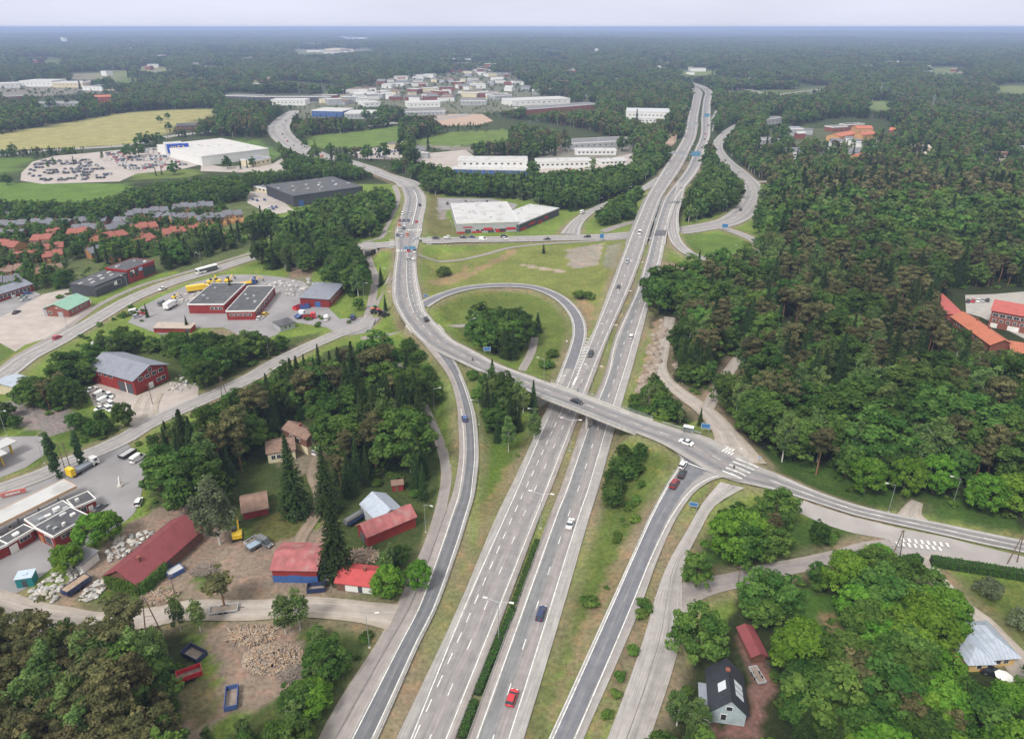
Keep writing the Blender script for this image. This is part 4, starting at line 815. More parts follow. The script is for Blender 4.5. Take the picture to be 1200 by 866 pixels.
def clumpy(name, m, nc, nl, cen, rad, crad, size, flat=.8, inner=.3, seed=0, low=-.35, lopside=.15):
    global rng
    rng = np.random.default_rng(seed); pos = []; nr = []; ti = []; sz = []
    for k in range(nc):
        u = rng.normal(size=3); u /= np.linalg.norm(u)
        if u[2] < low: u[2] = -u[2]
        rr = (inner + (1 - inner) * rng.random() ** .4) * (1 + rng.normal() * lopside)
        c = np.array(cen) + u * np.array(rad) * rr; cr_ = crad * rng.uniform(.65, 1.25); tint = rng.uniform(0, 1)
        v = rng.normal(size=(nl, 3)); v /= np.linalg.norm(v, axis=1)[:, None]; out = c - np.array(cen); out /= np.linalg.norm(out) + 1e-6
        v = v + out * .45 + (0, 0, .3); v /= np.linalg.norm(v, axis=1)[:, None]
        p = c + v * cr_ * rng.uniform(.55, 1.1, (nl, 1)) * (1, 1, flat); pos.append(p); nr.append(v + rng.normal(size=(nl, 3)) * .45 + (0, 0, .25)); ti.append(np.clip(tint + rng.normal(size=nl) * .22, 0, 1)); sz.append(size * rng.uniform(.6, 1.25, nl))
    return quads(np.concatenate(pos), np.concatenate(nr), np.concatenate(sz), np.concatenate(ti), name, m)
def conifer(name, m, h, r, base, layers, nb, size, seed):
    global rng
    rng = np.random.default_rng(seed); pos = []; nr = []; ti = []; sz = []
    for k in range(layers):
        f = k / (layers - 1); z = base + (h - base) * f ** .92; R_ = r * (1 - f) ** .85 * rng.uniform(.82, 1.12) + .12
        nbb = max(4, int(nb * (1 - f * .6))); a0 = rng.uniform(0, 6.28)
        for j in range(nbb):
            a = a0 + 6.283 * j / nbb + rng.normal() * .15; Lb = R_ * rng.uniform(.72, 1.15); tn = rng.uniform(0, 1); ns = max(2, int(Lb / (size * .75)))
            for s in range(ns):
                q = (s + .6) / ns; d_ = Lb * q; zz = z - d_ * .32 - q * q * .35 + rng.normal() * .1
                w_ = rng.normal() * .25 * d_ * .4; pos.append((math.cos(a) * d_ - math.sin(a) * w_, math.sin(a) * d_ + math.cos(a) * w_, zz))
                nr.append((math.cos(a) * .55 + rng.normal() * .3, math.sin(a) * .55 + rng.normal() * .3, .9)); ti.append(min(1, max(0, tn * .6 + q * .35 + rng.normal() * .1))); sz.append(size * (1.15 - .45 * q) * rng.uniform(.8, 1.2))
    return quads(np.array(pos), np.array(nr), np.array(sz), np.array(ti), name, m, asp=.6)
def trunk_mesh(h, r, m, limbs=(), lean=0):
    mb = MB(); p = [(0, 0, -.4), (lean * .3, .05, h * .35), (lean * .7, -.05, h * .7), (lean, 0, h)]; rr = [r, r * .8, r * .55, r * .2]
    for i in range(3): mb.tube(p[i], p[i+1], rr[i], rr[i+1], 7)
    rn = random.Random(int(h * 10) + len(limbs))
    for z, L in limbs:
        a = rn.uniform(0, 6.28); mb.tube((lean * z / h, 0, z), (math.cos(a) * L, math.sin(a) * L, z + L * .7), r * .35, r * .1, 5)
    return mb.mesh('trunk', [m])
lim = lambda h: [(h * f, h * .25) for f in (.35, .45, .55, .62, .7, .78)]
V = {}      # variant: (crown mesh, trunk mesh, nominal height)
for i in range(3):
    V['broad', i] = (clumpy('crown', LM['broad'], 95, 62, (0, 0, 6.7), (4.0, 4.0, 4.7), 1.1, .3, seed=10 + i, low=-.75, inner=.4), trunk_mesh(9, .3, BARK['dark'], lim(9)), 12)
    V['maple', i] = (clumpy('crown', LM['maple'], 110, 66, (0, 0, 6.0), (4.7, 4.7, 4.5), 1.15, .3, flat=.75, low=-.7, inner=.55, seed=20 + i, lopside=.08), trunk_mesh(8, .35, BARK['dark'], lim(8)), 11.5)
    V['birch', i] = (clumpy('crown', LM['birch'], 70, 52, (0, 0, 8.6), (2.5, 2.5, 5.8), .9, .26, flat=1.25, inner=.35, seed=30 + i, low=-.8), trunk_mesh(13, .2, BARK['birch'], lim(13), .4), 15.5)
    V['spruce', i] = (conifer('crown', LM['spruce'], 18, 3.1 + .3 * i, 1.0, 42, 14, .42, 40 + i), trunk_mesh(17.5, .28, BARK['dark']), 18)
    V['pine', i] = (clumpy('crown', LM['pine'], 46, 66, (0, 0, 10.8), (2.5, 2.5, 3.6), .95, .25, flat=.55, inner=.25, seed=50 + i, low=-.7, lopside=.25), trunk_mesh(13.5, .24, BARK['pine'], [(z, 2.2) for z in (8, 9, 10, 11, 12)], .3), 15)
    V['bush', i] = (clumpy('foliage', LM['bush'], 13, 46, (0, 0, .85), (1.2, 1.2, .9), .7, .27, seed=60 + i, low=-.2), trunk_mesh(.9, .08, BARK['dark']), 2)
V['poplar', 0] = (clumpy('crown', LM['poplar'], 60, 46, (0, 0, 7.6), (1.0, 1.0, 6.6), .75, .3, flat=1.3, seed=70, low=-1), trunk_mesh(11, .25, BARK['dark']), 15)
V['willow', 0] = (clumpy('crown', LM['willow'], 50, 60, (0, 0, 4.4), (4.2, 4.2, 2.9), 1.4, .36, flat=.8, seed=71), trunk_mesh(5, .3, BARK['dark'], lim(5)), 8)
V['bigbirch', 0] = (clumpy('crown', LM['willow'], 70, 70, (0, 0, 11), (4.4, 4.4, 7.6), 1.5, .36, flat=1.5, seed=72, low=-.9), trunk_mesh(17, .3, BARK['birch'], lim(17), .6), 20)
for i in range(2):      # farther trees: the same shapes in fewer, larger leaf masses
    V['broad_far', i] = (clumpy('crown', LM['broad'], 34, 24, (0, 0, 6.6), (3.9, 3.9, 4.6), 1.4, .66, seed=80 + i, low=-.7), trunk_mesh(8, .3, BARK['dark']), 12)
    V['birch_far', i] = (clumpy('crown', LM['birch'], 20, 22, (0, 0, 9), (2.5, 2.5, 5.4), 1.3, .7, flat=1.2, seed=84 + i, low=-.8), trunk_mesh(12, .22, BARK['birch']), 15.5)
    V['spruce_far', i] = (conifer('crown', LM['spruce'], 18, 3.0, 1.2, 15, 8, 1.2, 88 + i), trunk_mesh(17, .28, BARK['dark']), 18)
    V['pine_far', i] = (clumpy('crown', LM['pine'], 15, 22, (0, 0, 11), (2.7, 2.7, 3.4), 1.4, .7, flat=.6, seed=92 + i, low=-.7), trunk_mesh(13, .24, BARK['pine']), 15)
KN = {'broad': ('broadleaf_tree', 'tree'), 'maple': ('broadleaf_tree', 'tree'), 'birch': ('birch_tree', 'tree'), 'spruce': ('spruce_tree', 'tree'), 'pine': ('pine_tree', 'tree'), 'bush': ('shrub', 'shrub'), 'poplar': ('poplar_tree', 'tree'), 'willow': ('willow_tree', 'tree'), 'bigbirch': ('birch_tree', 'tree')}
MASTER = {}
def tree(var, x, y, z, h, label, group=None, wide=1.0, rz=None):
    cm, tm, nh = V[var]; s = h / nh; nm, cat = KN[var[0].replace('_far', '')]
    o = empty(nm, (x, y, z), random.uniform(0, 6.28) if rz is None else rz, label, cat, group, (s * wide, s * wide, s))
    c = bpy.data.objects.new('foliage' if nm == 'shrub' else 'crown', cm); C.objects.link(c); c.parent = o
    t_ = bpy.data.objects.new('stem' if nm == 'shrub' else 'trunk', tm); C.objects.link(t_); t_.parent = o
    MASTER.setdefault(var, (c, t_)); return o
def treepx(var, px, py, h, label, group=None, wide=1.0):
    p = P(px, py); return tree(var, p[0], p[1], p[2] - .05, h, label, group, wide)

# named single trees
SINGLE = [
 (('spruce',0), 347,603, 25, 'tall dark spruce standing in front of the brown mansard house', 1.15), (('spruce',1), 396,674, 24, 'tall dark spruce between the red barns, nearest the tanker truck', 1.1),
 (('spruce',2), 385,600, 21, 'dark spruce behind the tanker truck at the end of the farm track', 1.1), (('poplar',0), 69,560, 15.5, 'taller left columnar poplar beside the fuel station road', 1.1), (('poplar',0), 97,547, 12.5, 'shorter right columnar poplar beside the flatbed truck', 1.1),
 (('bigbirch',0), 258,638, 20, 'large drooping birch at the end of the long maroon roofed barn', 1), (('maple',0), 112,640, 9.5, 'round bright green tree behind the fuel station shop, left of the pair', 1.0), (('maple',1), 130,632, 9, 'round green tree behind the fuel station shop, right of the pair', .9),
 (('maple',2), 83,668, 8, 'round green tree over the parking bays by the teal kiosk', 1.0), (('maple',1), 1013,578, 12, 'bright green round tree by the road bend, leftmost of three', .95), (('maple',2), 1057,580, 13, 'bright green round tree by the road bend, middle of three', .85), (('maple',0), 1092,578, 12.5, 'bright green round tree by the road bend, rightmost of three', .9),
 (('broad',0), 816,775, 14, 'very large dark leafy tree beside the black roofed house', 1.05), (('broad',1), 907,618, 12, 'round dark green tree by the driveway stub south of the crossing road', 1.15), (('maple',0), 855,655, 13, 'broad green tree on the corner of the lane and the local road', 1.1), (('broad',2), 815,688, 10, 'small green tree at the point where the lane leaves the local road', 1), (('broad',0), 870,662, 12, 'leafy green tree second from the corner along the lane', 1.1),
 (('pine',0), 263,712, 9.5, 'low bushy pine beside the dirt yard road', 1.9), (('birch',0), 335,742, 11, 'thin leaved young birch beside the farm road, left one', 1.1), (('birch',1), 352,738, 11, 'young birch beside the farm road, right one', 1.1), (('birch',2), 212,740, 10, 'slim birch beside the A frame pole', .9), (('birch',0), 235,740, 9, 'slim birch at the entrance of the dirt yard', 1),
 (('bush',0), 521,323, 4, 'round dark bush alone in the interchange meadow', 1.4), (('bush',1), 683,350, 3.8, 'round green bush at the tip of the loop meadow', 1.6), (('spruce',0), 637,297, 6, 'small dark spruce alone in the interchange meadow', 1.3), (('spruce',1), 630,389, 9, 'dark spruce beside the footpath inside the loop ramp', 1.5), (('bush',2), 641,430, 2.6, 'dark shrub near the nose of the loop ramp', 1.6), (('bush',0), 648,418, 2.4, 'smaller shrub near the nose of the loop ramp', 1.5),
 (('willow',0), 1067,722, 9, 'broad grey green tree beside the gravel driveway', 1.1), (('willow',0), 1156,700, 5, 'pale green apple tree on the lawn behind the long hedge', 1), (('willow',0), 1196,738, 5, 'pale green apple tree at the edge of the lawn by the silver roofed house', 1),
 (('birch',1), 596,530, 12, 'tall slim birch at the foot of the west bridge bank', 1), (('birch',2), 626,517, 11, 'birch beside the west bridge abutment', 1.1), (('spruce',2), 608,505, 9, 'young spruce on the bank below the bridge', 1), (('spruce',0), 820,498, 6.5, 'young spruce beside the blue notice board', 1.1),
 (('spruce',1), 271,345, 9, 'small spruce at the corner of the building supply yard', 1), (('spruce',2), 220,387, 7, 'small spruce beside the red roofed shed strip', 1), (('spruce',0), 173,372, 7, 'small spruce between the parked vans and the yard', 1), (('broad',1), 147,500, 9, 'round tree at the edge of the red workshop yard', 1), (('spruce',1), 447,335, 10, 'conical tree between the footpath and the junction', 1.2), (('spruce',0), 452,365, 8, 'slim conical tree by the parked tractors', 1),
 (('maple',1), 985,700, 13, 'bright green tree at the top of the lawn', .9), (('maple',2), 1072,760, 14, 'bright green crown in the middle of the lower right wood', 1.1), (('maple',0), 1092,742, 12, 'big bright green tree left of the silver roofed house', 1.2), (('maple',1), 935,790, 13, 'round green tree right of the black roofed house', 1.1), (('maple',2), 1092,812, 11, 'bright green tree in front of the silver roofed house', 1.0),
 (('maple',0), 1185,600, 12, 'round green tree on the road bank at the right edge', 1.1), (('maple',1), 1150,598, 11, 'round green tree on the road bank right of the driveway stub', 1.1), (('broad',2), 990,560, 11, 'dark round tree on the bank behind the road bend', 1), (('maple',2), 490,690, 8, 'bright green tree in front of the long red barn', .9), (('maple',0), 455,700, 9, 'bright green tree at the end of the red roofed shed', .9), (('birch',0), 793,850, 9, 'pale green tree left of the black roofed house', 1.3), (('birch',1), 815,862, 9, 'pale green tree at the bottom edge left of the black roofed house', 1.3),
 (('maple',1), 897,905, 7, 'bright green tree at the bottom edge in front of the black roofed house', 1.1), (('bush',1), 755,712, 1.9, 'low bright bush between exit ramp and local road, by the lane corner', 1.3), (('bush',0), 741,765, 1.6, 'small bright bush between exit ramp and local road, second row', 1.2), (('bush',2), 727,795, 1.5, 'small bright bush between exit ramp and local road, third row', 1.2), (('bush',1), 722,815, 1.3, 'small bright bush between exit ramp and local road, fourth row', 1.2), (('bush',0), 712,840, 1.3, 'small bright bush between exit ramp and local road, nearest one', 1.2), (('bush',2), 750,722, 1.7, 'small bright bush just below the lane corner bush', 1.2),
]
taken = []
for var, px, py, h, lab, wd in SINGLE:
    o = treepx(var, px, py, h, lab, None, wd); taken.append((o.location.x, o.location.y, h * .25 * wd))
# buildings and other things keep a clearing round them (filled in before scattering)
NO = [  # outlines, in ground pixels, that stay open
 [(185,164),(235,160),(322,162),(332,196),(236,199),(185,190)],
 [(112,352),(190,318),(190,300),(85,345)], [(50,375),(110,360),(107,350),(50,362)], [(215,372),(330,378),(330,335),(240,335)], [(118,440),(202,470),(200,430),(150,418)],
 [(125,690),(165,705),(245,628),(215,600),(110,660)], [(316,690),(380,692),(380,640),(325,640)], [(390,700),(440,702),(440,668),(393,668)], [(418,648),(495,625),(490,590),(450,575),(405,592)], [(310,548),(388,540),(385,505),(345,495),(310,520)], [(455,580),(477,580),(477,562),(455,562)], [(270,612),(318,612),(312,580),(265,590)],
 [(822,870),(880,870),(905,800),(878,745),(866,750),(862,790),(828,795)], [(1125,800),(1205,800),(1200,735),(1165,725),(1128,740)], [(1100,375),(1170,425),(1330,420),(1330,335),(1105,340)], [(398,620),(440,620),(440,595),(398,598)],
 [(915,700),(945,690),(1000,700),(1000,740),(975,758),(940,750)], [(1085,640),(1140,640),(1300,700),(1300,810),(1190,800),(1140,735),(1115,710)], [(365,560),(385,560),(385,600),(365,660),(345,655)], [(232,733),(300,726),(345,735),(352,770),(345,805),(300,833),(262,840),(200,900),(180,900),(232,833),(240,795),(225,756)],
 [(350,350),(392,372),(412,345),(375,330)], [(310,214),(345,245),(430,235),(412,212)], [(1,500),(60,505),(60,540),(0,565)], [(925,180),(1000,175),(1050,160),(1040,140),(985,138),(920,150)],
]
road_samples = np.array([s for nme, r in ROADS.items() for s in _dense(r, np.zeros(len(r['idx']), bool))])
rkd = kdtree.KDTree(len(road_samples))
for i, p in enumerate(road_samples): rkd.insert((p[0], p[1], 0), i)
rkd.balance()
def near_road(x, y, m):
    for co, i, d_ in rkd.find_n((x, y, 0), 4):
        if d_ < road_samples[i][3] + m: return True
    return False
# wood: outline of where the trunks stand, mix of kinds, spacing, height range, margin, phrase for labels
WOODS = [
 ([(176,598),(183,518),(240,492),(300,462),(352,458),(405,444),(450,444),(495,478),(513,520),(519,560),(506,600),(482,610),(470,580),(432,572),(425,600),(398,600),(396,540),(400,510),(384,492),(345,492),(325,508),(305,530),(282,555),(262,600),(218,596)], dict(spruce=.34, broad=.38, birch=.18, pine=.1), 4.6, (10, 20), 'in the wood north of the farm sheds'),
 ([(445,700),(458,650),(492,595),(512,600),(505,620),(488,652),(462,706)], dict(broad=.35, birch=.4, maple=.25), 3.8, (6.5, 10), 'in the strip between the farm and the footpath'),
 ([(-350,1150),(-350,752),(0,752),(60,745),(150,752),(208,752),(226,792),(206,830),(222,900),(205,1150)], dict(pine=.74, birch=.14, spruce=.1, broad=.02), 4.6, (13, 19), 'in the pine wood at the lower left'),
 ([(355,758),(432,735),(446,742),(402,832),(372,890),(330,900),(352,820)], dict(birch=.6, broad=.3, maple=.1), 3.6, (6, 10), 'in the thicket between dirt yard and footpath'),
 ([(220,900),(262,850),(310,848),(350,850),(365,900),(345,1050),(200,1050)], dict(broad=.4, birch=.6), 3.8, (5, 8), 'in the thicket below the dirt yard'),
 ([(762,1050),(764,880),(778,840),(812,800),(842,790),(846,830),(815,860),(850,880),(905,866),(902,800),(880,745),(872,715),(905,690),(1010,662),(1075,668),(1118,730),(1128,795),(1200,815),(1450,900),(1400,1100)], dict(broad=.6, maple=.2, spruce=.12, pine=.08), 5.0, (9, 14), 'in the leafy wood at the lower right'),
 ([(808,690),(818,655),(850,622),(905,606),(930,612),(950,625),(915,650),(960,660),(880,668),(840,680)], dict(broad=.7, maple=.1, pine=.2), 5.2, (7, 11), 'on the green triangle south of the crossing road'),
 ([(985,650),(955,640),(960,625),(1005,632),(1030,643),(1000,652)], dict(broad=.5, spruce=.3, maple=.2), 4.5, (7, 11), 'beside the paved bay south of the crossing road'),
 ([(722,545),(752,545),(760,580),(742,632),(722,640),(714,610),(716,570)], dict(broad=.75, bush=.25), 3.6, (4, 6.5), 'on the grass island between motorway and exit ramp'),
 ([(700,690),(716,680),(690,735),(676,742),(680,715)], dict(bush=.8, broad=.2), 3, (2.4, 4), 'in the low row beside the motorway'),
 ([(578,510),(560,470),(575,452),(606,468),(634,484),(628,510),(604,540),(590,535)], dict(broad=.5, birch=.35, spruce=.15), 4.2, (8, 13), 'on the bank west of the bridge'),
 ([(556,400),(552,385),(580,386),(612,390),(616,405),(600,424),(575,424),(562,412)], dict(broad=.75, birch=.1, spruce=.15), 4.6, (9, 13), 'in the clump inside the loop ramp'),
 ([(785,470),(795,440),(778,385),(768,360),(790,345),(835,330),(880,318),(905,300),(895,262),(888,232),(905,222),(1500,222),(1500,620),(1198,612),(1110,594),(1062,588),(1000,578),(950,560),(900,540),(880,520),(858,497),(838,470),(862,425),(850,418),(822,462)], dict(pine=.33, spruce=.22, broad=.27, birch=.18), 6.4, (10, 21), 'in the big wood east of the motorway'),
 ([(744,500),(742,478),(762,445),(778,455),(795,472),(812,488),(806,500),(780,500)], dict(broad=.6, birch=.2, bush=.2), 4.0, (4.5, 8), 'on the bank beside the gravel road'),
 ([(788,425),(797,395),(812,410),(832,452),(815,458),(798,445)], dict(broad=.7, birch=.3), 4.5, (6, 9), 'between the two gravel tracks'),
 ([(72,452),(92,428),(140,405),(160,402),(215,400),(262,396),(330,408),(345,402),(340,418),(298,432),(240,456),(232,450),(210,420),(160,412),(118,436),(100,456)], dict(broad=.55, birch=.3, spruce=.15), 4.8, (8, 13), 'around the red workshop'),
 ([(20,470),(50,462),(70,470),(112,474),(108,478),(60,486),(25,480)], dict(pine=.6, broad=.4), 4.2, (8, 12), 'on the gravel bank left of the workshop yard'),
 ([(80,500),(118,492),(150,508),(130,520),(105,528),(90,515)], dict(broad=.7, bush=.3), 3.8, (3.5, 6), 'in the hedge bank above the side road'),
 ([(-60,500),(10,490),(25,505),(-10,512),(-60,520)], dict(broad=.6, bush=.4), 4, (4, 7), 'at the left edge by the gravel lot'),
 ([(150,520),(185,500),(235,475),(250,480),(200,510),(178,545),(160,530)], dict(broad=.8, birch=.2), 4.5, (7, 10), 'along the bend of the side road'),
 ([(75,395),(100,370),(125,362),(160,355),(172,370),(160,392),(130,402),(90,412)], dict(broad=.5, birch=.5), 4.6, (8, 12), 'between the west road and the van yard'),
 ([(300,306),(322,284),(345,268),(395,248),(440,240),(458,236),(462,255),(446,280),(412,284),(408,298),(424,318),(430,345),(422,352),(402,345),(370,322),(330,318),(308,316)], dict(broad=.6, spruce=.15, birch=.25), 5, (10, 14), 'in the wood west of the signal junction'),
 ([(385,390),(398,372),(428,360),(436,330),(444,330),(428,372),(400,392)], dict(broad=.8, bush=.2), 5, (6, 8), 'beside the footpath at the building yard'),
 ([(365,388),(350,380),(372,370),(384,376)], dict(broad=.6, birch=.4), 4, (7, 9), 'by the small grey roofed yard building'),
 ([(60,345),(90,330),(110,305),(130,300),(165,292),(180,300),(150,310),(110,322),(90,345),(60,352)], dict(broad=.8, spruce=.2), 4.8, (7, 11), 'behind the long dark retail shed'),
 ([(195,318),(240,302),(300,286),(330,270),(310,262),(275,285),(210,290),(190,305)], dict(broad=.4, birch=.4, spruce=.2), 5, (9, 13), 'between the row houses and the west road'),
 ([(-300,262),(0,262),(60,262),(120,266),(160,248),(215,244),(262,240),(310,232),(350,222),(420,212),(440,208),(410,196),(380,192),(345,195),(330,205),(280,218),(200,226),(150,240),(90,247),(0,246),(-300,246)], dict(broad=.9, birch=.1), 5.5, (8, 12), 'in the tree belt beyond the row houses'),
 ([(470,218),(485,205),(520,200),(560,205),(610,205),(650,205),(700,202),(752,196),(784,188),(778,198),(760,212),(735,226),(706,236),(684,246),(665,250),(640,243),(600,234),(520,230),(485,228)], dict(broad=.6, birch=.2, spruce=.2), 5.2, (9, 13), 'in the wood behind the white roofed store'),
 ([(702,258),(718,246),(742,236),(750,238),(742,262),(725,264),(706,266)], dict(broad=.9, birch=.1), 4.5, (7, 10), 'between the north west ramp and the motorway'),
 ([(803,256),(806,235),(836,195),(848,205),(864,215),(872,232),(862,246),(830,256),(806,262)], dict(broad=.5, birch=.3, spruce=.2), 5, (9, 13), 'between the motorway and the ring of the north cross road'),
 ([(885,262),(905,240),(912,262),(900,280),(890,276)], dict(broad=.8, birch=.2), 5, (9, 12), 'beside the end of the north cross road'),
 ([(480,445),(468,420),(484,418),(520,470),(514,480)], dict(broad=.6, bush=.4), 4.4, (4, 7), 'on the grass between the slip road and the footpath'),
 ([(535,470),(545,440),(580,452),(560,470),(575,500),(562,520)], dict(broad=.3, bush=.7), 6, (3, 6), 'on the grass east of the slip road'),
 ([(-400,200),(-400,420),(-100,400),(-60,330),(-60,260)], dict(broad=1), 8, (8, 12), 'beyond the left edge'),
 ([(-400,430),(-400,740),(-80,720),(-80,560),(-60,470)], dict(broad=.6, pine=.4), 7, (8, 12), 'beyond the left edge'),
 ([(0,250),(120,258),(262,246),(262,290),(180,300),(90,345),(0,360)], dict(bush=.4, birch=.25, broad=.35), 5.2, (3, 9), 'in the gardens of the row houses'),
 ([(48,716),(60,703),(86,712),(66,722)], dict(spruce=.5, broad=.5), 4, (5, 9), 'by the bend of the farm road'),
]
# far belts beyond y(px) 222: everything that is not open ground
OPEN = [poly for poly, c in COVER if c in ((.085,.11,.045), (.25,.24,.10), (.085,.14,.03), (.09,.155,.03), (.085,.145,.035), (.1,.155,.035), (.1,.15,.035), (.1,.14,.035), (.12,.16,.05), (.14,.17,.06), (.12,.16,.06))] + [poly for nm, poly, m in YARDS] + NO + CLR
TOWN = [  # outlines where houses and sheds thin the trees
 [(350,152),(345,135),(300,118),(360,108),(420,100),(470,80),(560,72),(620,80),(600,100),(640,120),(600,135),(545,138),(480,145)], [(480,168),(540,176),(640,186),(745,186),(745,172),(660,166),(600,172),(545,172)],
 [(-200,118),(-200,92),(60,88),(145,102),(140,112),(70,116)], [(100,132),(130,128),(30,130)], [(600,118),(620,108),(700,122),(790,128),(790,146),(730,146),(650,134)], [(890,175),(900,145),(960,148),(1060,165),(1060,190),(930,196)], [(20,48),(60,40),(130,50),(60,60)],
 [(340,45),(440,45),(440,70),(340,70)], [(765,70),(830,78),(820,92),(760,85)], [(1100,185),(1200,180),(1200,196),(1120,198)],
]
def mix_pick(mx_):
    r = random.random(); a = 0
    for k, v in mx_.items():
        a += v
        if r < a: return k
    return k
FBR = [[(A[0]-1, A[1]-(9 if A[1] > 110 else 4)), (B[0]+1, B[1]-(9 if A[1] > 110 else 4)), (B[0]+1, B[1]+.5), (A[0]-1, A[1]+.5)] for A, B, *_ in FB]
TKD = kdtree.KDTree(len(TPTS))
for i, t_ in enumerate(TPTS): q_ = P0(t_[1], t_[2], 0); TKD.insert((q_[0], q_[1], 0), i)
TKD.balance()
OPENR = [poly for poly, c in COVER if c[1] > .12 and min(p[1] for p in poly) < 300] + [poly for nm, poly, m in YARDS if min(p[1] for p in poly) < 300] + FBR + CLR
OB = [(min(p[0] for p in o), max(p[0] for p in o), min(p[1] for p in o), max(p[1] for p in o)) for o in OPENR]
def fit_h(x, y, z, h, own=None):
    # trees in front of fields, yards and roads stay as low as those in the photograph
    for hh in (h, h * .75, h * .55, h * .38):
        q = PIX(x, y, z + hh * .8); g = P0(q[0], q[1], 0)
        if y < 1500 and near_road(g[0], g[1], 0): continue
        co, i_, d_ = TKD.find((g[0], g[1], 0))
        if d_ < TPTS[i_][3] * .55: continue
        if any(b_[0] < q[0] < b_[1] and b_[2] < q[1] < b_[3] and inpoly(np.array([q[0]]), np.array([q[1]]), o)[0] for o, b_ in zip(OPENR, OB)): continue
        return hh
    return h * .3
VIS = [[(818,778),(880,772),(905,800),(905,880),(828,880),(818,850)], [(905,702),(998,702),(1000,748),(940,752),(905,730)], [(1120,735),(1170,732),(1200,770),(1200,815),(1135,800)], [(1078,650),(1092,650),(1140,712),(1165,735),(1128,735),(1118,712)], [(1095,665),(1230,690),(1230,760),(1150,722)],
 [(775,695),(900,664),(960,655),(960,664),(900,676),(842,692),(800,715),(780,722)], [(330,508),(352,498),(376,500),(386,522),(380,534),(345,530)], [(766,372),(790,372),(785,430),(815,468),(862,505),(868,540),(840,525),(800,480),(768,440)], [(118,418),(205,418),(205,470),(240,440),(240,470),(180,500),(100,475),(100,452),(118,450)],
 [(225,480),(240,462),(300,432),(350,404),(420,378),(430,390),(350,420),(300,448),(240,478)], [(1105,340),(1205,336),(1205,420),(1165,410),(1108,372)], [(862,530),(900,545),(1000,585),(1100,606),(1205,628),(1205,655),(1100,632),(1000,608),(900,575),(862,570)], [(735,560),(800,545),(830,560),(790,620),(700,800),(640,880),(600,880),(700,700)],
 [(140,515),(190,485),(228,470),(228,482),(195,495),(160,515),(185,545),(165,590),(120,600),(118,540)], [(455,560),(476,560),(476,578),(455,578)], [(425,574),(474,574),(494,600),(494,640),(425,640)], [(312,640),(440,640),(440,700),(312,700)], [(265,582),(316,582),(316,612),(265,612)], [(165,350),(300,325),(410,335),(410,360),(440,370),(400,392),(165,392)], [(85,300),(190,300),(190,330),(112,352),(85,350)], [(50,345),(110,345),(110,372),(50,372)],
 [(500,480),(516,500),(530,540),(522,600),(500,650),(470,716),(360,900),(335,900),(455,720),(498,620),(515,560)], [(0,695),(120,722),(260,706),(450,712),(460,735),(300,730),(150,738),(0,725)], [(205,755),(345,735),(352,800),(262,838),(205,835)], [(800,635),(830,640),(815,690),(790,860),(700,860),(740,760)], [(1035,625),(1110,630),(1205,645),(1205,668),(1040,650)], [(0,338),(45,338),(107,352),(90,400),(0,400)], [(148,322),(300,299),(310,306),(0,450),(0,430)]]
def vis_ok(x, y, z, h, wd):
    rad = h * .27 * wd; pts = [PIX(x, y, z + h * .85), PIX(x, y, z + h * .5), PIX(x - rad, y, z + h * .55), PIX(x + rad, y, z + h * .55)]; q = np.array(pts)
    return not any(inpoly(q[:, 0], q[:, 1], o).any() for o in VIS)
PL = []      # x, y, z, kind, height, wide, phrase
used = {}
def free(x, y, rad):
    for tx, ty, tr in taken:
        if (tx - x) ** 2 + (ty - y) ** 2 < (rad + tr) ** 2: return False
    return True
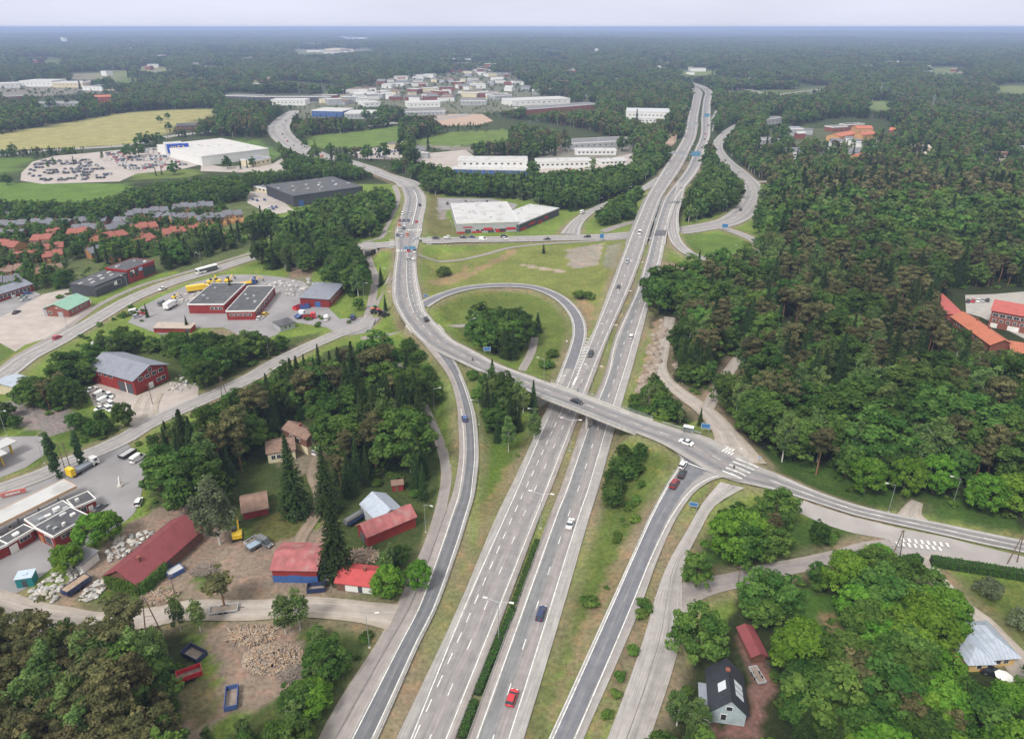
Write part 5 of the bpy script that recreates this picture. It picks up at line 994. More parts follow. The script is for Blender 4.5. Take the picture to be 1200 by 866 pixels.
for poly, mx_, spc, hr, phrase in WOODS:
    W = [P0(a, b_, 0) for a, b_ in poly]; X0, X1 = min(p[0] for p in W), max(p[0] for p in W); Y0, Y1 = min(p[1] for p in W), max(p[1] for p in W)
    gx_, gy_ = np.meshgrid(np.arange(X0, X1, spc), np.arange(Y0, Y1, spc)); gx_ = gx_.ravel() + rng.uniform(-.42, .42, gx_.size) * spc; gy_ = gy_.ravel() + rng.uniform(-.42, .42, gy_.size) * spc
    qx, qy = PIX(gx_, gy_, 0); m = inpoly(qx, qy, poly)
    for npoly in NO: m &= ~inpoly(qx, qy, npoly)
    for nm, yp, mm_ in YARDS: m &= ~inpoly(qx, qy, yp)
    xs_, ys_ = gx_[m], gy_[m]; zs_ = H(xs_, ys_)
    for x, y, z in zip(xs_, ys_, zs_):
        if near_road(x, y, 2.6) or not free(x, y, 2.0): continue
        if math.sin(x * .083 + 1) * math.sin(y * .071) + .5 * math.sin(x * .21 + y * .17) < -1.12: continue
        # kinds drift across the wood in patches
        bias = math.sin(x * .021 + y * .013) + math.sin(y * .027 - x * .011 + 2)
        mm2 = {k: v * (math.exp(.9 * bias) if k in ('pine', 'spruce') else 1) for k, v in mx_.items()}; tt = sum(mm2.values()); k = mix_pick({a: b_ / tt for a, b_ in mm2.items()})
        h = random.uniform(*hr) * (1.12 if k in ('spruce',) else .9 if k == 'bush' else 1)
        if y > 330: h = fit_h(x, y, z, h, poly)
        if h < 3.5 and k != 'bush': continue
        if k == 'bush': h = min(h, 3.2)
        if y < 600 and not vis_ok(x, y, z, h, 1.0):
            h *= .6
            if h < 4 or not vis_ok(x, y, z, h, .8): continue
        cxx = (qx_ := PIX(x, y, z))[0]; fx = (cxx - min(max(0, min(p[0] for p in poly)), 1100)) / max(1, min(1200, max(p[0] for p in poly)) - max(0, min(p[0] for p in poly))); fy = (qx_[1] - min(p[1] for p in poly)) / max(1, min(866, max(p[1] for p in poly)) - min(p[1] for p in poly))
        where = (['back ', 'middle ', 'front '][min(2, max(0, int(fy * 3)))]) + (['left', 'centre', 'right'][min(2, max(0, int(fx * 3)))])
        PL.append((x, y, z, k, h, random.uniform(.85, 1.3) * (1.12 if k in ('broad', 'maple') else 1), 'at the ' + where + ' ' + phrase.replace('in the ', 'of the ', 1) if phrase.startswith('in the ') else phrase))
# far woods
FARP = []
for Y0, Y1, spc, wd, hs in ((520, 900, 6.2, 1.05, 1), (900, 1500, 8.0, 1.3, 1), (1500, 2600, 12, 1.9, 1.05), (2600, 5200, 21, 3.2, 1.15), (5200, 9500, 38, 6, 1.3), (9500, 18000, 85, 13, 1.5)):
    gy_ = np.arange(Y0, Y1, spc); half = 1.05 * Y1 * .78 + 60
    gx_, gy_ = np.meshgrid(np.arange(-half, half, spc), gy_); gx_, gy_ = gx_.ravel(), gy_.ravel(); gx_ = gx_ + rng.uniform(-.45, .45, gx_.size) * spc; gy_ = gy_ + rng.uniform(-.45, .45, gy_.size) * spc
    qx, qy = PIX(gx_, gy_, 0); m = (qy < 222) & (qx > -90) & (qx < 1290) 
    if Y0 < 900: m &= ~((qy > 205) & (qx < 850)) & ~((qy > 160) & (qx > 480) & (qx < 790) & (qy > 196)) & ~((qx < 460) & (qy > 192))
    for o in OPEN: m &= ~inpoly(qx, qy, o)
    for o in FBR: m &= ~inpoly(qx, qy, o)
    for io, o in enumerate(TOWN): m &= ~(inpoly(qx, qy, o) & (rng.random(len(m)) < (.55 if io == 0 else .55)))
    nz = np.sin(gx_ * .006 + 1) * np.sin(gy_ * .0045) + .6 * np.sin(gx_ * .017 + gy_ * .011); m &= ~((nz < -1.15))
    for x, y, z, n_ in zip(gx_[m], gy_[m], H(gx_[m], gy_[m]), nz[m]):
        if y < 2700 and near_road(x, y, 3.5): continue
        hh_ = random.uniform(11, 17) * hs
        if y < 4200:
            h2_ = fit_h(x, y, z, hh_)
            if h2_ < hh_ * .36 and (random.random() < .5 or y < 900): continue
            hh_ = max(h2_, 5)
        r_ = random.random(); k = 'spruce' if r_ < .28 + .15 * n_ else 'pine' if r_ < .55 + .12 * n_ else 'birch' if r_ < .68 else 'broad'
        FARP.append((x, y, z, k, hh_, wd * random.uniform(.85, 1.15) * (min(1.0, hh_/10) if y < 1500 else 1)))
print('trees near', len(PL), 'far', len(FARP))
# the ones that show largest stand as objects of their own
cnt = {}
allp = [(math.dist(p[:2], (0, 0)), p) for p in PL]; allp.sort(key=lambda a: a[0])
STUFF = {}
base = {'broad': 'leafy green tree ', 'maple': 'bright green rounded tree ', 'birch': 'slim birch ', 'spruce': 'dark pointed spruce ', 'pine': 'brownish pine ', 'bush': 'low green shrub '}
fam = {'maple': 'broad'}
for d_, (x, y, z, k, h, wd, phrase) in allp:
    qx, qy = PIX(x, y, z + h * .6); vis = -30 < qx < 1230 and qy < 885
    fk = fam.get(k, k)
    if vis and cnt.get(fk, 0) < (290 if fk != 'broad' else 270):
        cnt[fk] = cnt.get(fk, 0) + 1
        lb_ = ('tall ' if h > 15 or (h > 9 and k in ('maple',)) else 'small ' if h < 9 else '') + base[k] + phrase
        if len(lb_.split()) > 16: lb_ = base[k] + phrase
        if len(lb_.split()) > 16: lb_ = lb_.replace('leafy green tree', 'leafy tree').replace(' of the ', ' of ')
        tree((k, random.randrange(3)), x, y, z - .1, h, lb_, base[k].strip() + ('es ' if k == 'birch' else 's ') + phrase, wd)
    else:
        far_ = d_ > 430
        if k == 'maple' and far_: k = 'broad'
        v = (k + '_far', random.randrange(2)) if far_ and k != 'bush' else (k, random.randrange(3))
        STUFF.setdefault(fk, []).append((x, y, z - .1, v, h, wd))
for x, y, z, k, h, wd in FARP: STUFF.setdefault(k, []).append((x, y, z - .1, (k + '_far', random.randrange(2)), h, wd))
# make sure every far variant has a real tree to copy: stand one of each in its wood
for fk, lst in STUFF.items():
    need = {p[3] for p in lst} - set(MASTER)
    for v in sorted(need):
        i = next(i for i, p in enumerate(lst) if p[3] == v); p = lst.pop(i)
        kk = v[0].replace('_far', ''); tree(v, p[0], p[1], p[2], p[4], base[kk] + 'in the far part of the woods', base[kk].strip() + 's far off', p[5])
def stuff_forest(name, pts):
    me = bpy.data.meshes.new(name); me.vertices.add(len(pts)); me.vertices.foreach_set('co', np.array([p[:3] for p in pts], float).ravel())
    vs_ = sorted({p[3] for p in pts}); 
    for nm, typ, vals in (('variant', 'INT', [vs_.index(p[3]) for p in pts]), ('rot', 'FLOAT', rng.uniform(0, 6.28, len(pts)))):
        a = me.attributes.new(nm, typ, 'POINT'); a.data.foreach_set('value', np.array(vals, np.int32 if typ == 'INT' else np.float32))
    a = me.attributes.new('size', 'FLOAT_VECTOR', 'POINT'); a.data.foreach_set('vector', np.array([(p[4] / V[p[3]][2] * p[5], p[4] / V[p[3]][2] * p[5], p[4] / V[p[3]][2]) for p in pts], np.float32).ravel())
    o = obj(name, me); g = bpy.data.node_groups.new(name, 'GeometryNodeTree')
    g.interface.new_socket('Geometry', in_out='INPUT', socket_type='NodeSocketGeometry'); g.interface.new_socket('Geometry', in_out='OUTPUT', socket_type='NodeSocketGeometry')
    gi = g.nodes.new('NodeGroupInput'); go = g.nodes.new('NodeGroupOutput'); jo = g.nodes.new('GeometryNodeJoinGeometry')
    def named(n_, t_):
        a = g.nodes.new('GeometryNodeInputNamedAttribute'); a.data_type = t_; a.inputs[0].default_value = n_; return a.outputs[0]
    vi = named('variant', 'INT'); ro = named('rot', 'FLOAT'); sz = named('size', 'FLOAT_VECTOR'); cx = g.nodes.new('ShaderNodeCombineXYZ'); g.links.new(ro, cx.inputs[2])
    for i, v in enumerate(vs_):
        cmpn = g.nodes.new('FunctionNodeCompare'); cmpn.data_type = 'INT'; cmpn.operation = 'EQUAL'; g.links.new(vi, cmpn.inputs[2]); cmpn.inputs[3].default_value = i
        ip = g.nodes.new('GeometryNodeInstanceOnPoints'); g.links.new(gi.outputs[0], ip.inputs['Points']); g.links.new(cmpn.outputs[0], ip.inputs['Selection'])
        j2 = g.nodes.new('GeometryNodeJoinGeometry')
        for part in MASTER[v]:
            oi = g.nodes.new('GeometryNodeObjectInfo'); oi.transform_space = 'ORIGINAL'; oi.inputs[0].default_value = part; g.links.new(oi.outputs['Geometry'], j2.inputs[0])
        g.links.new(j2.outputs[0], ip.inputs['Instance']); g.links.new(cx.outputs[0], ip.inputs['Rotation']); g.links.new(sz, ip.inputs['Scale']); g.links.new(ip.outputs[0], jo.inputs[0])
    g.links.new(jo.outputs[0], go.inputs[0]); md = o.modifiers.new('trees', 'NODES'); md.node_group = g
    return o
SN = {'broad': ('broadleaf_forest', 'mass of green broadleaf trees filling the farther woods', 'forest'), 'birch': ('birch_forest', 'mass of light green birches scattered through the farther woods', 'forest'), 'spruce': ('spruce_forest', 'mass of dark pointed spruces filling the farther woods', 'forest'), 'pine': ('pine_forest', 'mass of brownish green pines filling the farther woods', 'forest'), 'bush': ('shrub_thicket', 'low green undergrowth scattered on the banks', 'shrubs')}
# undergrowth along wood edges and banks
und = []
for i in range(26000):
    x = random.uniform(-260, 330); y = random.uniform(85, 560)
    qx, qy = PIX(x, y, 0)
    if not (-30 < qx < 1230 and 225 < qy < 900): continue
    zone = any(inpoly(np.array([qx]), np.array([qy]), w_[0])[0] for w_ in WOODS[:25])
    if zone and random.random() < .4 and not near_road(x, y, 1.8) and not any(inpoly(np.array([qx]), np.array([qy]), n_)[0] for n_ in NO): und.append((x, y, float(H(x, y)[0]) - .1, ('bush', random.randrange(3)), random.uniform(.7, 1.9), random.uniform(.9, 1.5)))
STUFF.setdefault('bush', []).extend(und)
for fk, lst in STUFF.items():
    nm, lab, cat = SN[fk]
    if fk == 'bush' :
        for v in (('bush', 0), ('bush', 1), ('bush', 2)):
            if v not in MASTER: tree(v, *lst[0][:3], 2, 'low green shrub', None)
    o = stuff_forest(nm, lst); tag(o, lab, cat, kind='stuff')
print('individual', cnt, {k: len(v) for k, v in STUFF.items()})
# clipped hedges
def hedge(px_a, px_b, wd, h, label, group=None, seg=None):
    a, b_ = P(*px_a), P(*px_b); L = np.linalg.norm(b_ - a); d_ = (b_ - a) / L; rz = math.atan2(d_[1], d_[0])
    r_ = np.random.default_rng(int(px_a[0])); n = int(L * (wd + 2 * h) * 9); pos = []; nr = []
    for _ in range(n):
        u = r_.uniform(0, L); s = r_.uniform(0, wd + 2 * h)
        if s < h: p = (u, -wd / 2, s); q_ = (0, -1, .3)
        elif s < h + wd: p = (u, s - h - wd / 2, h); q_ = (0, 0, 1)
        else: p = (u, wd / 2, s - h - wd); q_ = (0, 1, .3)
        pos.append(np.array(p) + r_.normal(size=3) * .08); nr.append(np.array(q_) + r_.normal(size=3) * .4)
    me = quads(np.array(pos), np.array(nr), np.full(n, .24), r_.uniform(0, 1, n), 'hedge_leaves', LM['hedge'])
    o = empty('hedge', a, rz, label, 'hedge', group); obj('foliage', me, o)
    mb = MB(); mb.box(0, L, -wd/2 + .12, wd/2 - .12, 0, h - .1); mb.build('hedge_core', mat('hedge_inside', (.02, .035, .01)), o)
HG = 'clipped hedges in the motorway median'
hedge((541, 866), (556.5, 822), 1.5, 1.0, 'clipped green median hedge, short piece nearest the camera', HG)
hedge((559, 815), (600, 716), 1.5, 1.0, 'clipped green median hedge, long middle piece', HG)
hedge((600.5, 714), (629.5, 634), 1.4, .9, 'clipped green median hedge, farthest piece', HG)
hedge((1090, 661), (1198, 678), 2.4, 2.2, 'long tall clipped hedge around the lawn at the right edge'); hedge((1198, 679), (1260, 690), 2.4, 2.2, 'tall clipped hedge continuing past the right edge'); hedge((1049, 664), (1077, 659), 2.4, 2.2, 'short clipped hedge left of the driveway gate')
# ---------------------------------------------------------------- buildings
def frame(A, B, zr=0):
    a = P0(A[0], A[1], zr) if zr else P(*A); b_ = P0(B[0], B[1], zr) if zr else P(*B); a = a.copy(); b_ = b_.copy()
    if zr: a[2] = b_[2] = float(H(a[0], a[1])[0])
    d_ = b_ - a; d_[2] = 0; L = float(np.linalg.norm(d_)); return a, L, math.atan2(d_[1], d_[0])
def local(A, a, rz, C_, zr=0):
    c = P0(C_[0], C_[1], zr) if zr else P(*C_); d_ = c - a; ca, sa = math.cos(-rz), math.sin(-rz); return d_[0] * ca - d_[1] * sa, d_[0] * sa + d_[1] * ca
_wm = {}
def window_mesh(w, h, fm):
    k = (round(w, 1), round(h, 1), fm.name)
    if k not in _wm:
        mb = MB(); mb.box(-w/2 - .1, w/2 + .1, -.07, .05, -h/2 - .1, h/2 + .1, 0); f = mb.mesh('window', [fm])
        mb = MB(); 
        n = 2 if w > 1 else 1
        for i in range(n): x0 = -w/2 + i * w / n + .03; mb.box(x0, x0 + w / n - .06, -.1, -.065, -h/2, h/2)
        _wm[k] = (f, mb.mesh('pane', [glassm()]))
    return _wm[k]
def add_window(root, x, y, z, w, h, rz, fm=None, name='window'):
    f, g = window_mesh(w, h, fm or white_t); o = obj(name, f, root); o.location = (x, y, z); o.rotation_euler = (0, 0, rz); p = obj('pane', g, o); return o
def building(label, cat, A, B, depth, h, roof='flat', wall=red_w, rm=grey_roof, zr=0, Cpt=None, ridge='x', rh=None, oh=.4, wins=(), doors=(), name='building', chimney=(), vents=0, group=None, trim=white_t, skyl=0, parts=True, base=None, trimh=.35):
    a, L, rz = frame(A, B, zr)
    if Cpt: _, depth = local(A, a, rz, Cpt, zr)
    W = abs(depth); y0, y1 = (0, W) if depth > 0 else (-W, 0)
    z0 = float(a[2]); root = empty(name, a, rz, label, cat, group); root['size'] = 0; del root['size']
    taken.append((a[0], a[1], 1))
    mb = MB()
    if roof in ('gable',):
        rh = rh or (W if ridge == 'x' else L) * .28
        if ridge == 'x': mb.box(0, L, y0, y1, -.6, h); ym = (y0 + y1) / 2; mb.face([(0, y0, h), (0, ym, h + rh), (0, y1, h)][::-1]); mb.face([(L, y0, h), (L, ym, h + rh), (L, y1, h)])
        else: mb.box(0, L, y0, y1, -.6, h); xm = L / 2; mb.face([(0, y0, h), (L, y0, h), (xm, y0, h + rh)]); mb.face([(0, y1, h), (L, y1, h), (xm, y1, h + rh)][::-1])
    else: mb.box(0, L, y0, y1, -.6, h)
    mb.build('wall', wall, root)
    if base is not None: mb = MB(); mb.box(-.06, L + .06, y0 - .06, y1 + .06, -.5, base[1]); mb.build('wall_base', base[0], root)
    mb = MB(); t_ = .22
    if roof == 'flat':
        mb.box(-.12, L + .12, y0 - .12, y1 + .12, h + .003, h + .12)
        r_ = mb.build('roof', rm, root); tb = MB()
        for b_ in ((-.25, L + .25, y0 - .25, y0 - .02), (-.25, L + .25, y1 + .02, y1 + .25), (-.25, -.02, y0 - .02, y1 + .02), (L + .02, L + .25, y0 - .02, y1 + .02)): tb.box(*b_, h - trimh, h + .3)
        tb.build('roof_edge', trim, r_)
    elif roof == 'shed':
        rh = rh or .8; mb.face([(-oh, y0 - oh, h), (L + oh, y0 - oh, h), (L + oh, y1 + oh, h + rh), (-oh, y1 + oh, h + rh)]); i = len(mb.v)
        mb.face([(-oh, y0 - oh, h + t_), (L + oh, y0 - oh, h + t_), (L + oh, y1 + oh, h + rh + t_), (-oh, y1 + oh, h + rh + t_)])
        for p, q_ in (((-oh, y0 - oh, h), (L + oh, y0 - oh, h)), ((L + oh, y0 - oh, h), (L + oh, y1 + oh, h + rh)), ((L + oh, y1 + oh, h + rh), (-oh, y1 + oh, h + rh)), ((-oh, y1 + oh, h + rh), (-oh, y0 - oh, h))):
            mb.face([p, q_, (q_[0], q_[1], q_[2] + t_), (p[0], p[1], p[2] + t_)])
        r_ = mb.build('roof', rm, root)
    elif roof == 'gable':
        if ridge == 'x':
            ym = (y0 + y1) / 2; s = rh / (W / 2); e = h - oh * s
            prof = [(y0 - oh, e), (ym, h + rh), (y1 + oh, e), (y1 + oh, e + t_), (ym, h + rh + t_), (y0 - oh, e + t_)]
            i = len(mb.v); mb.v += [(-oh, y, z) for y, z in prof] + [(L + oh, y, z) for y, z in prof]
        else:
            xm = L / 2; s = rh / (L / 2); e = h - oh * s
            prof = [(-oh, e), (xm, h + rh), (L + oh, e), (L + oh, e + t_), (xm, h + rh + t_), (-oh, e + t_)]
            i = len(mb.v); mb.v += [(x, y0 - oh, z) for x, z in prof] + [(x, y1 + oh, z) for x, z in prof]
        for k in range(6): l = (k + 1) % 6; mb.f.append((i + k, i + l, i + 6 + l, i + 6 + k)); mb.m.append(0)
        for b0 in (i, i + 6): mb.f += [(b0, b0 + 1, b0 + 4, b0 + 5), (b0 + 1, b0 + 2, b0 + 3, b0 + 4)]; mb.m += [0, 0]
        r_ = mb.build('roof', rm, root)
    elif roof == 'hip':
        rh = rh or W * .25; k = min(W, L) / 2; ym = (y0 + y1) / 2; e = h - .1
        c = [(-oh, y0 - oh, e), (L + oh, y0 - oh, e), (L + oh, y1 + oh, e), (-oh, y1 + oh, e)]; r1, r2 = (k, ym, h + rh), (max(L - k, k + .01), ym, h + rh)
        if W > L: r1, r2 = (L / 2, y0 + k, h + rh), (L / 2, y1 - k, h + rh); mb.face([c[0], c[1], r1]); mb.face([c[1], c[2], r2, r1]); mb.face([c[2], c[3], r2]); mb.face([c[3], c[0], r1, r2])
        else: mb.face([c[0], c[1], r2, r1]); mb.face([c[1], c[2], r2]); mb.face([c[2], c[3], r1, r2]); mb.face([c[3], c[0], r1])
        mb.face(c[::-1]); r_ = mb.build('roof', rm, root)
    for cx_, cy_ in chimney:
        mb = MB(); zz = h + (rh or 0) * .6; mb.box(cx_ * L - .35, cx_ * L + .35, y0 + cy_ * W - .35, y0 + cy_ * W + .35, zz, zz + 1.6); mb.box(cx_ * L - .42, cx_ * L + .42, y0 + cy_ * W - .42, y0 + cy_ * W + .42, zz + 1.6, zz + 1.72); mb.build('chimney', brick, r_)
    rr = random.Random(int(L * 10))
    for k in range(vents):
        x, y = rr.uniform(.12, .88) * L, y0 + rr.uniform(.15, .85) * W; mb = MB(); s = rr.uniform(.35, .8)
        mb.box(x - s, x + s, y - s * .7, y + s * .7, h + .12, h + .12 + rr.uniform(.4, .9)); mb.build('roof_vent', rr.choice([white_t, grey_w, rail_m]), r_)
    for k in range(skyl):
        x = (k + .5) / skyl * L; mb = MB(); yy = y0 + W * (.35 if k % 2 else .65); mb.box(x - 1.1, x + 1.1, yy - .7, yy + .7, h + .12, h + .45); mb.build('skylight', white_roof, r_)
    for side, x0, x1, n, z, ww, wh in wins:
        for k in range(n):
            f = x0 + (x1 - x0) * (k + .5) / n
            if side == 'f': add_window(root, f * L, y0 - .003, z, ww, wh, 0, trim if trim is not dark_wall else white_t)
            elif side == 'b': add_window(root, f * L, y1 + .003, z, ww, wh, math.pi, trim)
            elif side == 'l': add_window(root, -.003, y0 + f * W, z, ww, wh, -math.pi / 2, trim)
            elif side == 'r': add_window(root, L + .003, y0 + f * W, z, ww, wh, math.pi / 2, trim)
    for side, f, ww, wh, dm in doors:
        mb = MB(); 
        if side == 'f': mb.box(f * L - ww/2, f * L + ww/2, y0 - .09, y0 + .05, 0, wh)
        elif side == 'l': mb.box(-.09, .05, y0 + f * W - ww/2, y0 + f * W + ww/2, 0, wh)
        elif side == 'r': mb.box(L - .05, L + .09, y0 + f * W - ww/2, y0 + f * W + ww/2, 0, wh)
        elif side == 'b': mb.box(f * L - ww/2, f * L + ww/2, y1 - .05, y1 + .09, 0, wh)
        mb.build('door', dm, root)
    return root
dgrey = mat('dark_door', (.07, .075, .085), .6, .1, 1)
def text_obj(txt, size, m, parent, loc, rot, name='lettering'):
    cu = bpy.data.curves.new(name, 'FONT'); cu.body = txt; cu.size = size; cu.extrude = .03; cu.align_x = 'CENTER'; cu.align_y = 'CENTER'
    tmp = bpy.data.objects.new('tmp', cu); C.objects.link(tmp); dg = bpy.context.evaluated_depsgraph_get(); me = bpy.data.meshes.new_from_object(tmp.evaluated_get(dg)); bpy.data.objects.remove(tmp)
    me.materials.clear(); me.materials.append(m); o = obj(name, me, parent); o.location = loc; o.rotation_euler = rot; return o
def panel(root, x0, x1, y, z0, z1, m, name='facade_panel', t=.08):
    mb = MB(); mb.box(x0, x1, y - t, y - .004, z0, z1); return mb.build(name, m, root)

b_ = building('long dark grey panelled retail shed with roof domes beside the west road', 'retail building', (114,348.6), (151.6,332.7), 0, 5.6, Cpt=(86,345), wall=dark_wall, rm=dark_roof, trim=dark_wall, skyl=7, wins=(('f',.62,.8,1,3.2,2.6,2.2),('f',.02,.6,8,4.2,1.6,.5)), name='retail_building')
panel(b_, 12, 16, 0, 2.2, 4.2, white_t, 'sign_board')
b_ = building('bright red glass fronted end block of the dark retail shed', 'retail building', (151.9,332.6), (183.4,320.5), 14, 7, wall=red_w, rm=dark_roof, trim=mat('red_edge', (.3,.03,.03), .6), vents=6, name='retail_building', wins=(('f',.05,.4,2,4.2,2.2,3),('f',.55,.98,6,3,2,4.6)))
panel(b_, 2.3, 4.6, -.02, 4.6, 6.3, white_t, 'sign_board'); panel(b_, 7.5, 10, -.02, 4.6, 6.3, mat('pale_blue_sign', (.3,.45,.65)), 'sign_board')
building('brick building with green gabled roof next to the dark retail shed', 'house', (82,372), (107,359), 0, 3.6, 'gable', brick, green_roof, Cpt=(56,369), ridge='x', rh=2.4, doors=(('l',.35,2.4,2.4,grey_w),), wins=(('l',.6,.9,1,1.8,1.4,1.2),('f',.1,.9,4,2,1.2,1)), name='workshop')
building('long low red building with grey roof at the left edge beside parked cars', 'building', (-22,361), (40,341), 11, 3.6, 'gable', red_w, seam_grey, ridge='x', rh=1.6, wins=(('f',.35,.95,8,2,1.6,1.3),), doors=(('f',.6,2,2.3,white_t),), name='shop_building')
building('flat roofed red shop building with white trim, right block by the customer yard', 'shop', (267,375.4), (300,375), 34, 4.4, 'flat', red_w, dark_roof, vents=4, wins=(('f',.08,.9,5,2.6,1.4,1),('r',.05,.9,7,2.2,2.6,1.6)), name='shop_building')
building('flat roofed red shop building with white trim, left block by the caravans', 'shop', (222.5,367.6), (264,367.6), 30, 4.6, 'flat', red_w, dark_roof, vents=3, wins=(('f',.6,.95,3,2.6,1.6,1),), name='shop_building')
building('grey roofed red hall facing the stone samples in the building yard', 'hall', (386.5,360.5), (403,342), 0, 4, 'shed', red_w, seam_grey, Cpt=(366,346), rh=.5, wins=(('f',.1,.9,6,2.2,1.6,1.2),), doors=(('l',.4,2.6,2.8,blue_w),), name='hall_building')
building('small shed with grey roof and red trim beside the yard entrance', 'shed', (329,389), (346,384), 6, 2.6, 'shed', grey_w, dark_roof, rh=.3, name='shed', wins=(('f',.2,.8,2,1.5,1.2,.9),))
building('narrow low shed with pale roof and red end below the van yard', 'shed', (181,390), (224,390.5), 5, 2.2, 'shed', red_w, mat('pale_brown_roof', (.36,.3,.26), .8, .15, .6), rh=.4, name='shed', doors=(('f',.92,1.6,1.8,dgrey),))
building('small pale green container like shed under the trees by the west road', 'shed', (108,415), (127,413), 5, 2.8, 'shed', mat('green_grey_wall', (.2,.29,.26), .7, .1, 1), mat('grey_green_roof', (.4,.42,.42), .6, .1, 1), rh=.5, name='shed', doors=(('f',.5,2,2.2,dgrey),))
b_ = building('large red two storey workshop with seamed grey gable roof and white windows', 'workshop', (160.4,463), (199,444.5), 0, 6.2, 'gable', red_w, seam_grey_y, Cpt=(124,441), ridge='y', rh=2.8, oh=.9, name='workshop_building',
   wins=(('f',.1,.9,4,5.2,1.9,1.3),('f',.62,.9,2,2,1.6,1.3),('f',.42,.58,1,7.2,1.3,1.2),('l',.45,.95,4,4.8,1.5,1.1)), doors=(('f',.45,1.8,2.4,white_t),('l',.12,3.4,4,dgrey),('l',.3,3.4,4,dgrey),('l',.2,.5,4.1,white_t)))
building('white roofed shed at the left edge of the trees below the west road', 'shed', (20,463), (38,452), 10, 3, 'gable', cream, seam_silver, ridge='x', rh=1.2, name='shed')
# fuel station
a, L, rz = frame((8.4,610), (88.8,570), 5); _, dep = local(None, a, rz, (73.7,562.5), 5)
root = empty('fuel_canopy', a, rz, 'long flat white canopy on posts over the fuel pumps', 'canopy')
mb = MB(); mb.box(-6, L, 0, dep, 5, 5.12); mb.build('roof', white_roof, root); mb = MB(); of_ = mat('faded_orange_fascia', (.55,.4,.28), .6, .1, .5)
for q_ in ((-6.15, L+.15, -.15, -.003), (-6.15, L+.15, dep+.003, dep+.15), (-6.15, -6.003, -.003, dep+.003), (L+.003, L+.15, -.003, dep+.003)): mb.box(*q_, 4.3, 5.25)
mb.build('fascia', of_, root)
mb = MB(); mb.box(-5.98, L-.02, .02, dep-.02, 4.4, 4.5); mb.build('ceiling', white_t, root)
for k in range(4): mb = MB(); x = -2 + k * (L - 2) / 3; mb.box(x - .2, x + .2, dep/2 - .2, dep/2 + .2, -.1, 4.4); mb.build('post', rail_m, root)
ch = []
for k in range(4):
    x = 1 + k * (L - 6) / 3; ca, sa = math.cos(rz), math.sin(rz); px_, py_ = a[0] + x * ca - dep/2 * sa, a[1] + x * sa + dep/2 * ca
    pr = empty('fuel_pump', (px_, py_, a[2] + .05), rz, 'fuel pump under the white canopy, number %s from the left' % ['one','two','three','four'][k], 'fuel pump', 'fuel pumps under the canopy')
    mb = MB(); mb.box(-.45, .45, -.3, .3, 0, 1.7); mb.build('housing', white_t, pr); mb = MB(); mb.box(-.3, .3, -.34, -.303, .9, 1.5); mb.build('display', dgrey, pr); mb = MB(); mb.tube((.5, 0, 1.3), (.52, -.1, .5), .05); mb.build('hose', dgrey, pr)
building('red flat roofed fuel station shop, low front wing beside parked car', 'shop', (88,595), (111.4,585), 0, 3.4, 'flat', red_w, dark_roof, zr=3.4, Cpt=(98.8,578.4), vents=1, name='shop_building', wins=(('f',.2,.5,1,1.8,1.4,1.4),), doors=(('f',.7,1.2,2.2,white_t),))
building('red flat roofed fuel station shop, middle wing under roof units', 'shop', (42.2,617.4), (86,595.5), 0, 3.8, 'flat', red_w, grey_roof, zr=3.8, Cpt=(27.6,610), vents=6, name='shop_building')
building('red flat roofed fuel station shop, largest wing with dark roof', 'shop', (62.8,628.7), (103.9,605), 0, 4.2, 'flat', red_w, dark_roof, zr=4.2, Cpt=(41.9,617.8), vents=5, name='shop_building', wins=(('f',.2,.95,5,2.8,1.7,.8),('l',.15,.6,1,2,2.8,2.4)), doors=(('l',.8,1.6,2.3,ochre),))
building('red flat roofed fuel station wing reaching the left edge', 'shop', (9.2,637), (38.5,620), 0, 3.4, 'flat', red_w, dark_roof, zr=3.4, Cpt=(0,631.5), vents=2, name='shop_building', wins=(('f',.45,.8,2,2.2,1.6,.9),), doors=(('f',.15,2,2.4,white_t),))
building('small red wing of the fuel station partly outside the left edge', 'shop', (-32,657), (8.3,638), 8, 3.2, 'flat', red_w, dark_roof, zr=3.2, name='shop_building')
for i_, (A, B) in enumerate((((-6,529),(20,517)), ((-14,541),(9,531)))):
    a, L, rz = frame(A, B, 4.5); root = empty('canopy_roof', a, rz, ['small white pump canopy at the left edge, upper one', 'small white pump canopy at the left edge, lower one'][i_], 'canopy')
    mb = MB(); mb.box(-8, L, 0, 5, 4.3, 4.6); mb.build('roof', white_roof, root)
    for x in (0, L - 1.5): mb = MB(); mb.box(x, x + .5, 2.2, 2.8, -.1, 4.3); mb.build('post', mat('yellow_post', (.6,.42,.08)), root)
# farm
b_ = building('long barn with maroon gable roof and ivy covered end in the junk yard', 'barn', (161.6,685.6), (236,621), 0, 3.2, 'gable', brown_w, maroon_roof, zr=3, Cpt=(121.4,675.6), rh=3.0, oh=.5, name='barn', doors=(('f',.4,3,2.6,dgrey),), chimney=((.22,.35),))
mb = MB(); 
Lb = 12; r_ = np.random.default_rng(5); n = 2600; W_ = 10
pos = np.stack((r_.normal(size=n) * .25 - .35, r_.uniform(-.4, 9.6, n), r_.uniform(0, 3.6, n)), 1); me = quads(pos, np.stack((-np.ones(n), r_.normal(size=n)*.4, r_.normal(size=n)*.5 + .4), 1), np.full(n, .26), r_.uniform(0, 1, n), 'ivy', LM['bush']); obj('ivy', me, b_)
pos = np.stack((r_.uniform(-.3, 8, n), r_.normal(size=n) * .3 - .5, r_.uniform(0, 3.4, n)), 1); me = quads(pos, np.stack((r_.normal(size=n)*.4, -np.ones(n), r_.normal(size=n)*.5 + .4), 1), np.full(n, .26), r_.uniform(0, 1, n), 'ivy', LM['bush']); obj('ivy', me, b_)
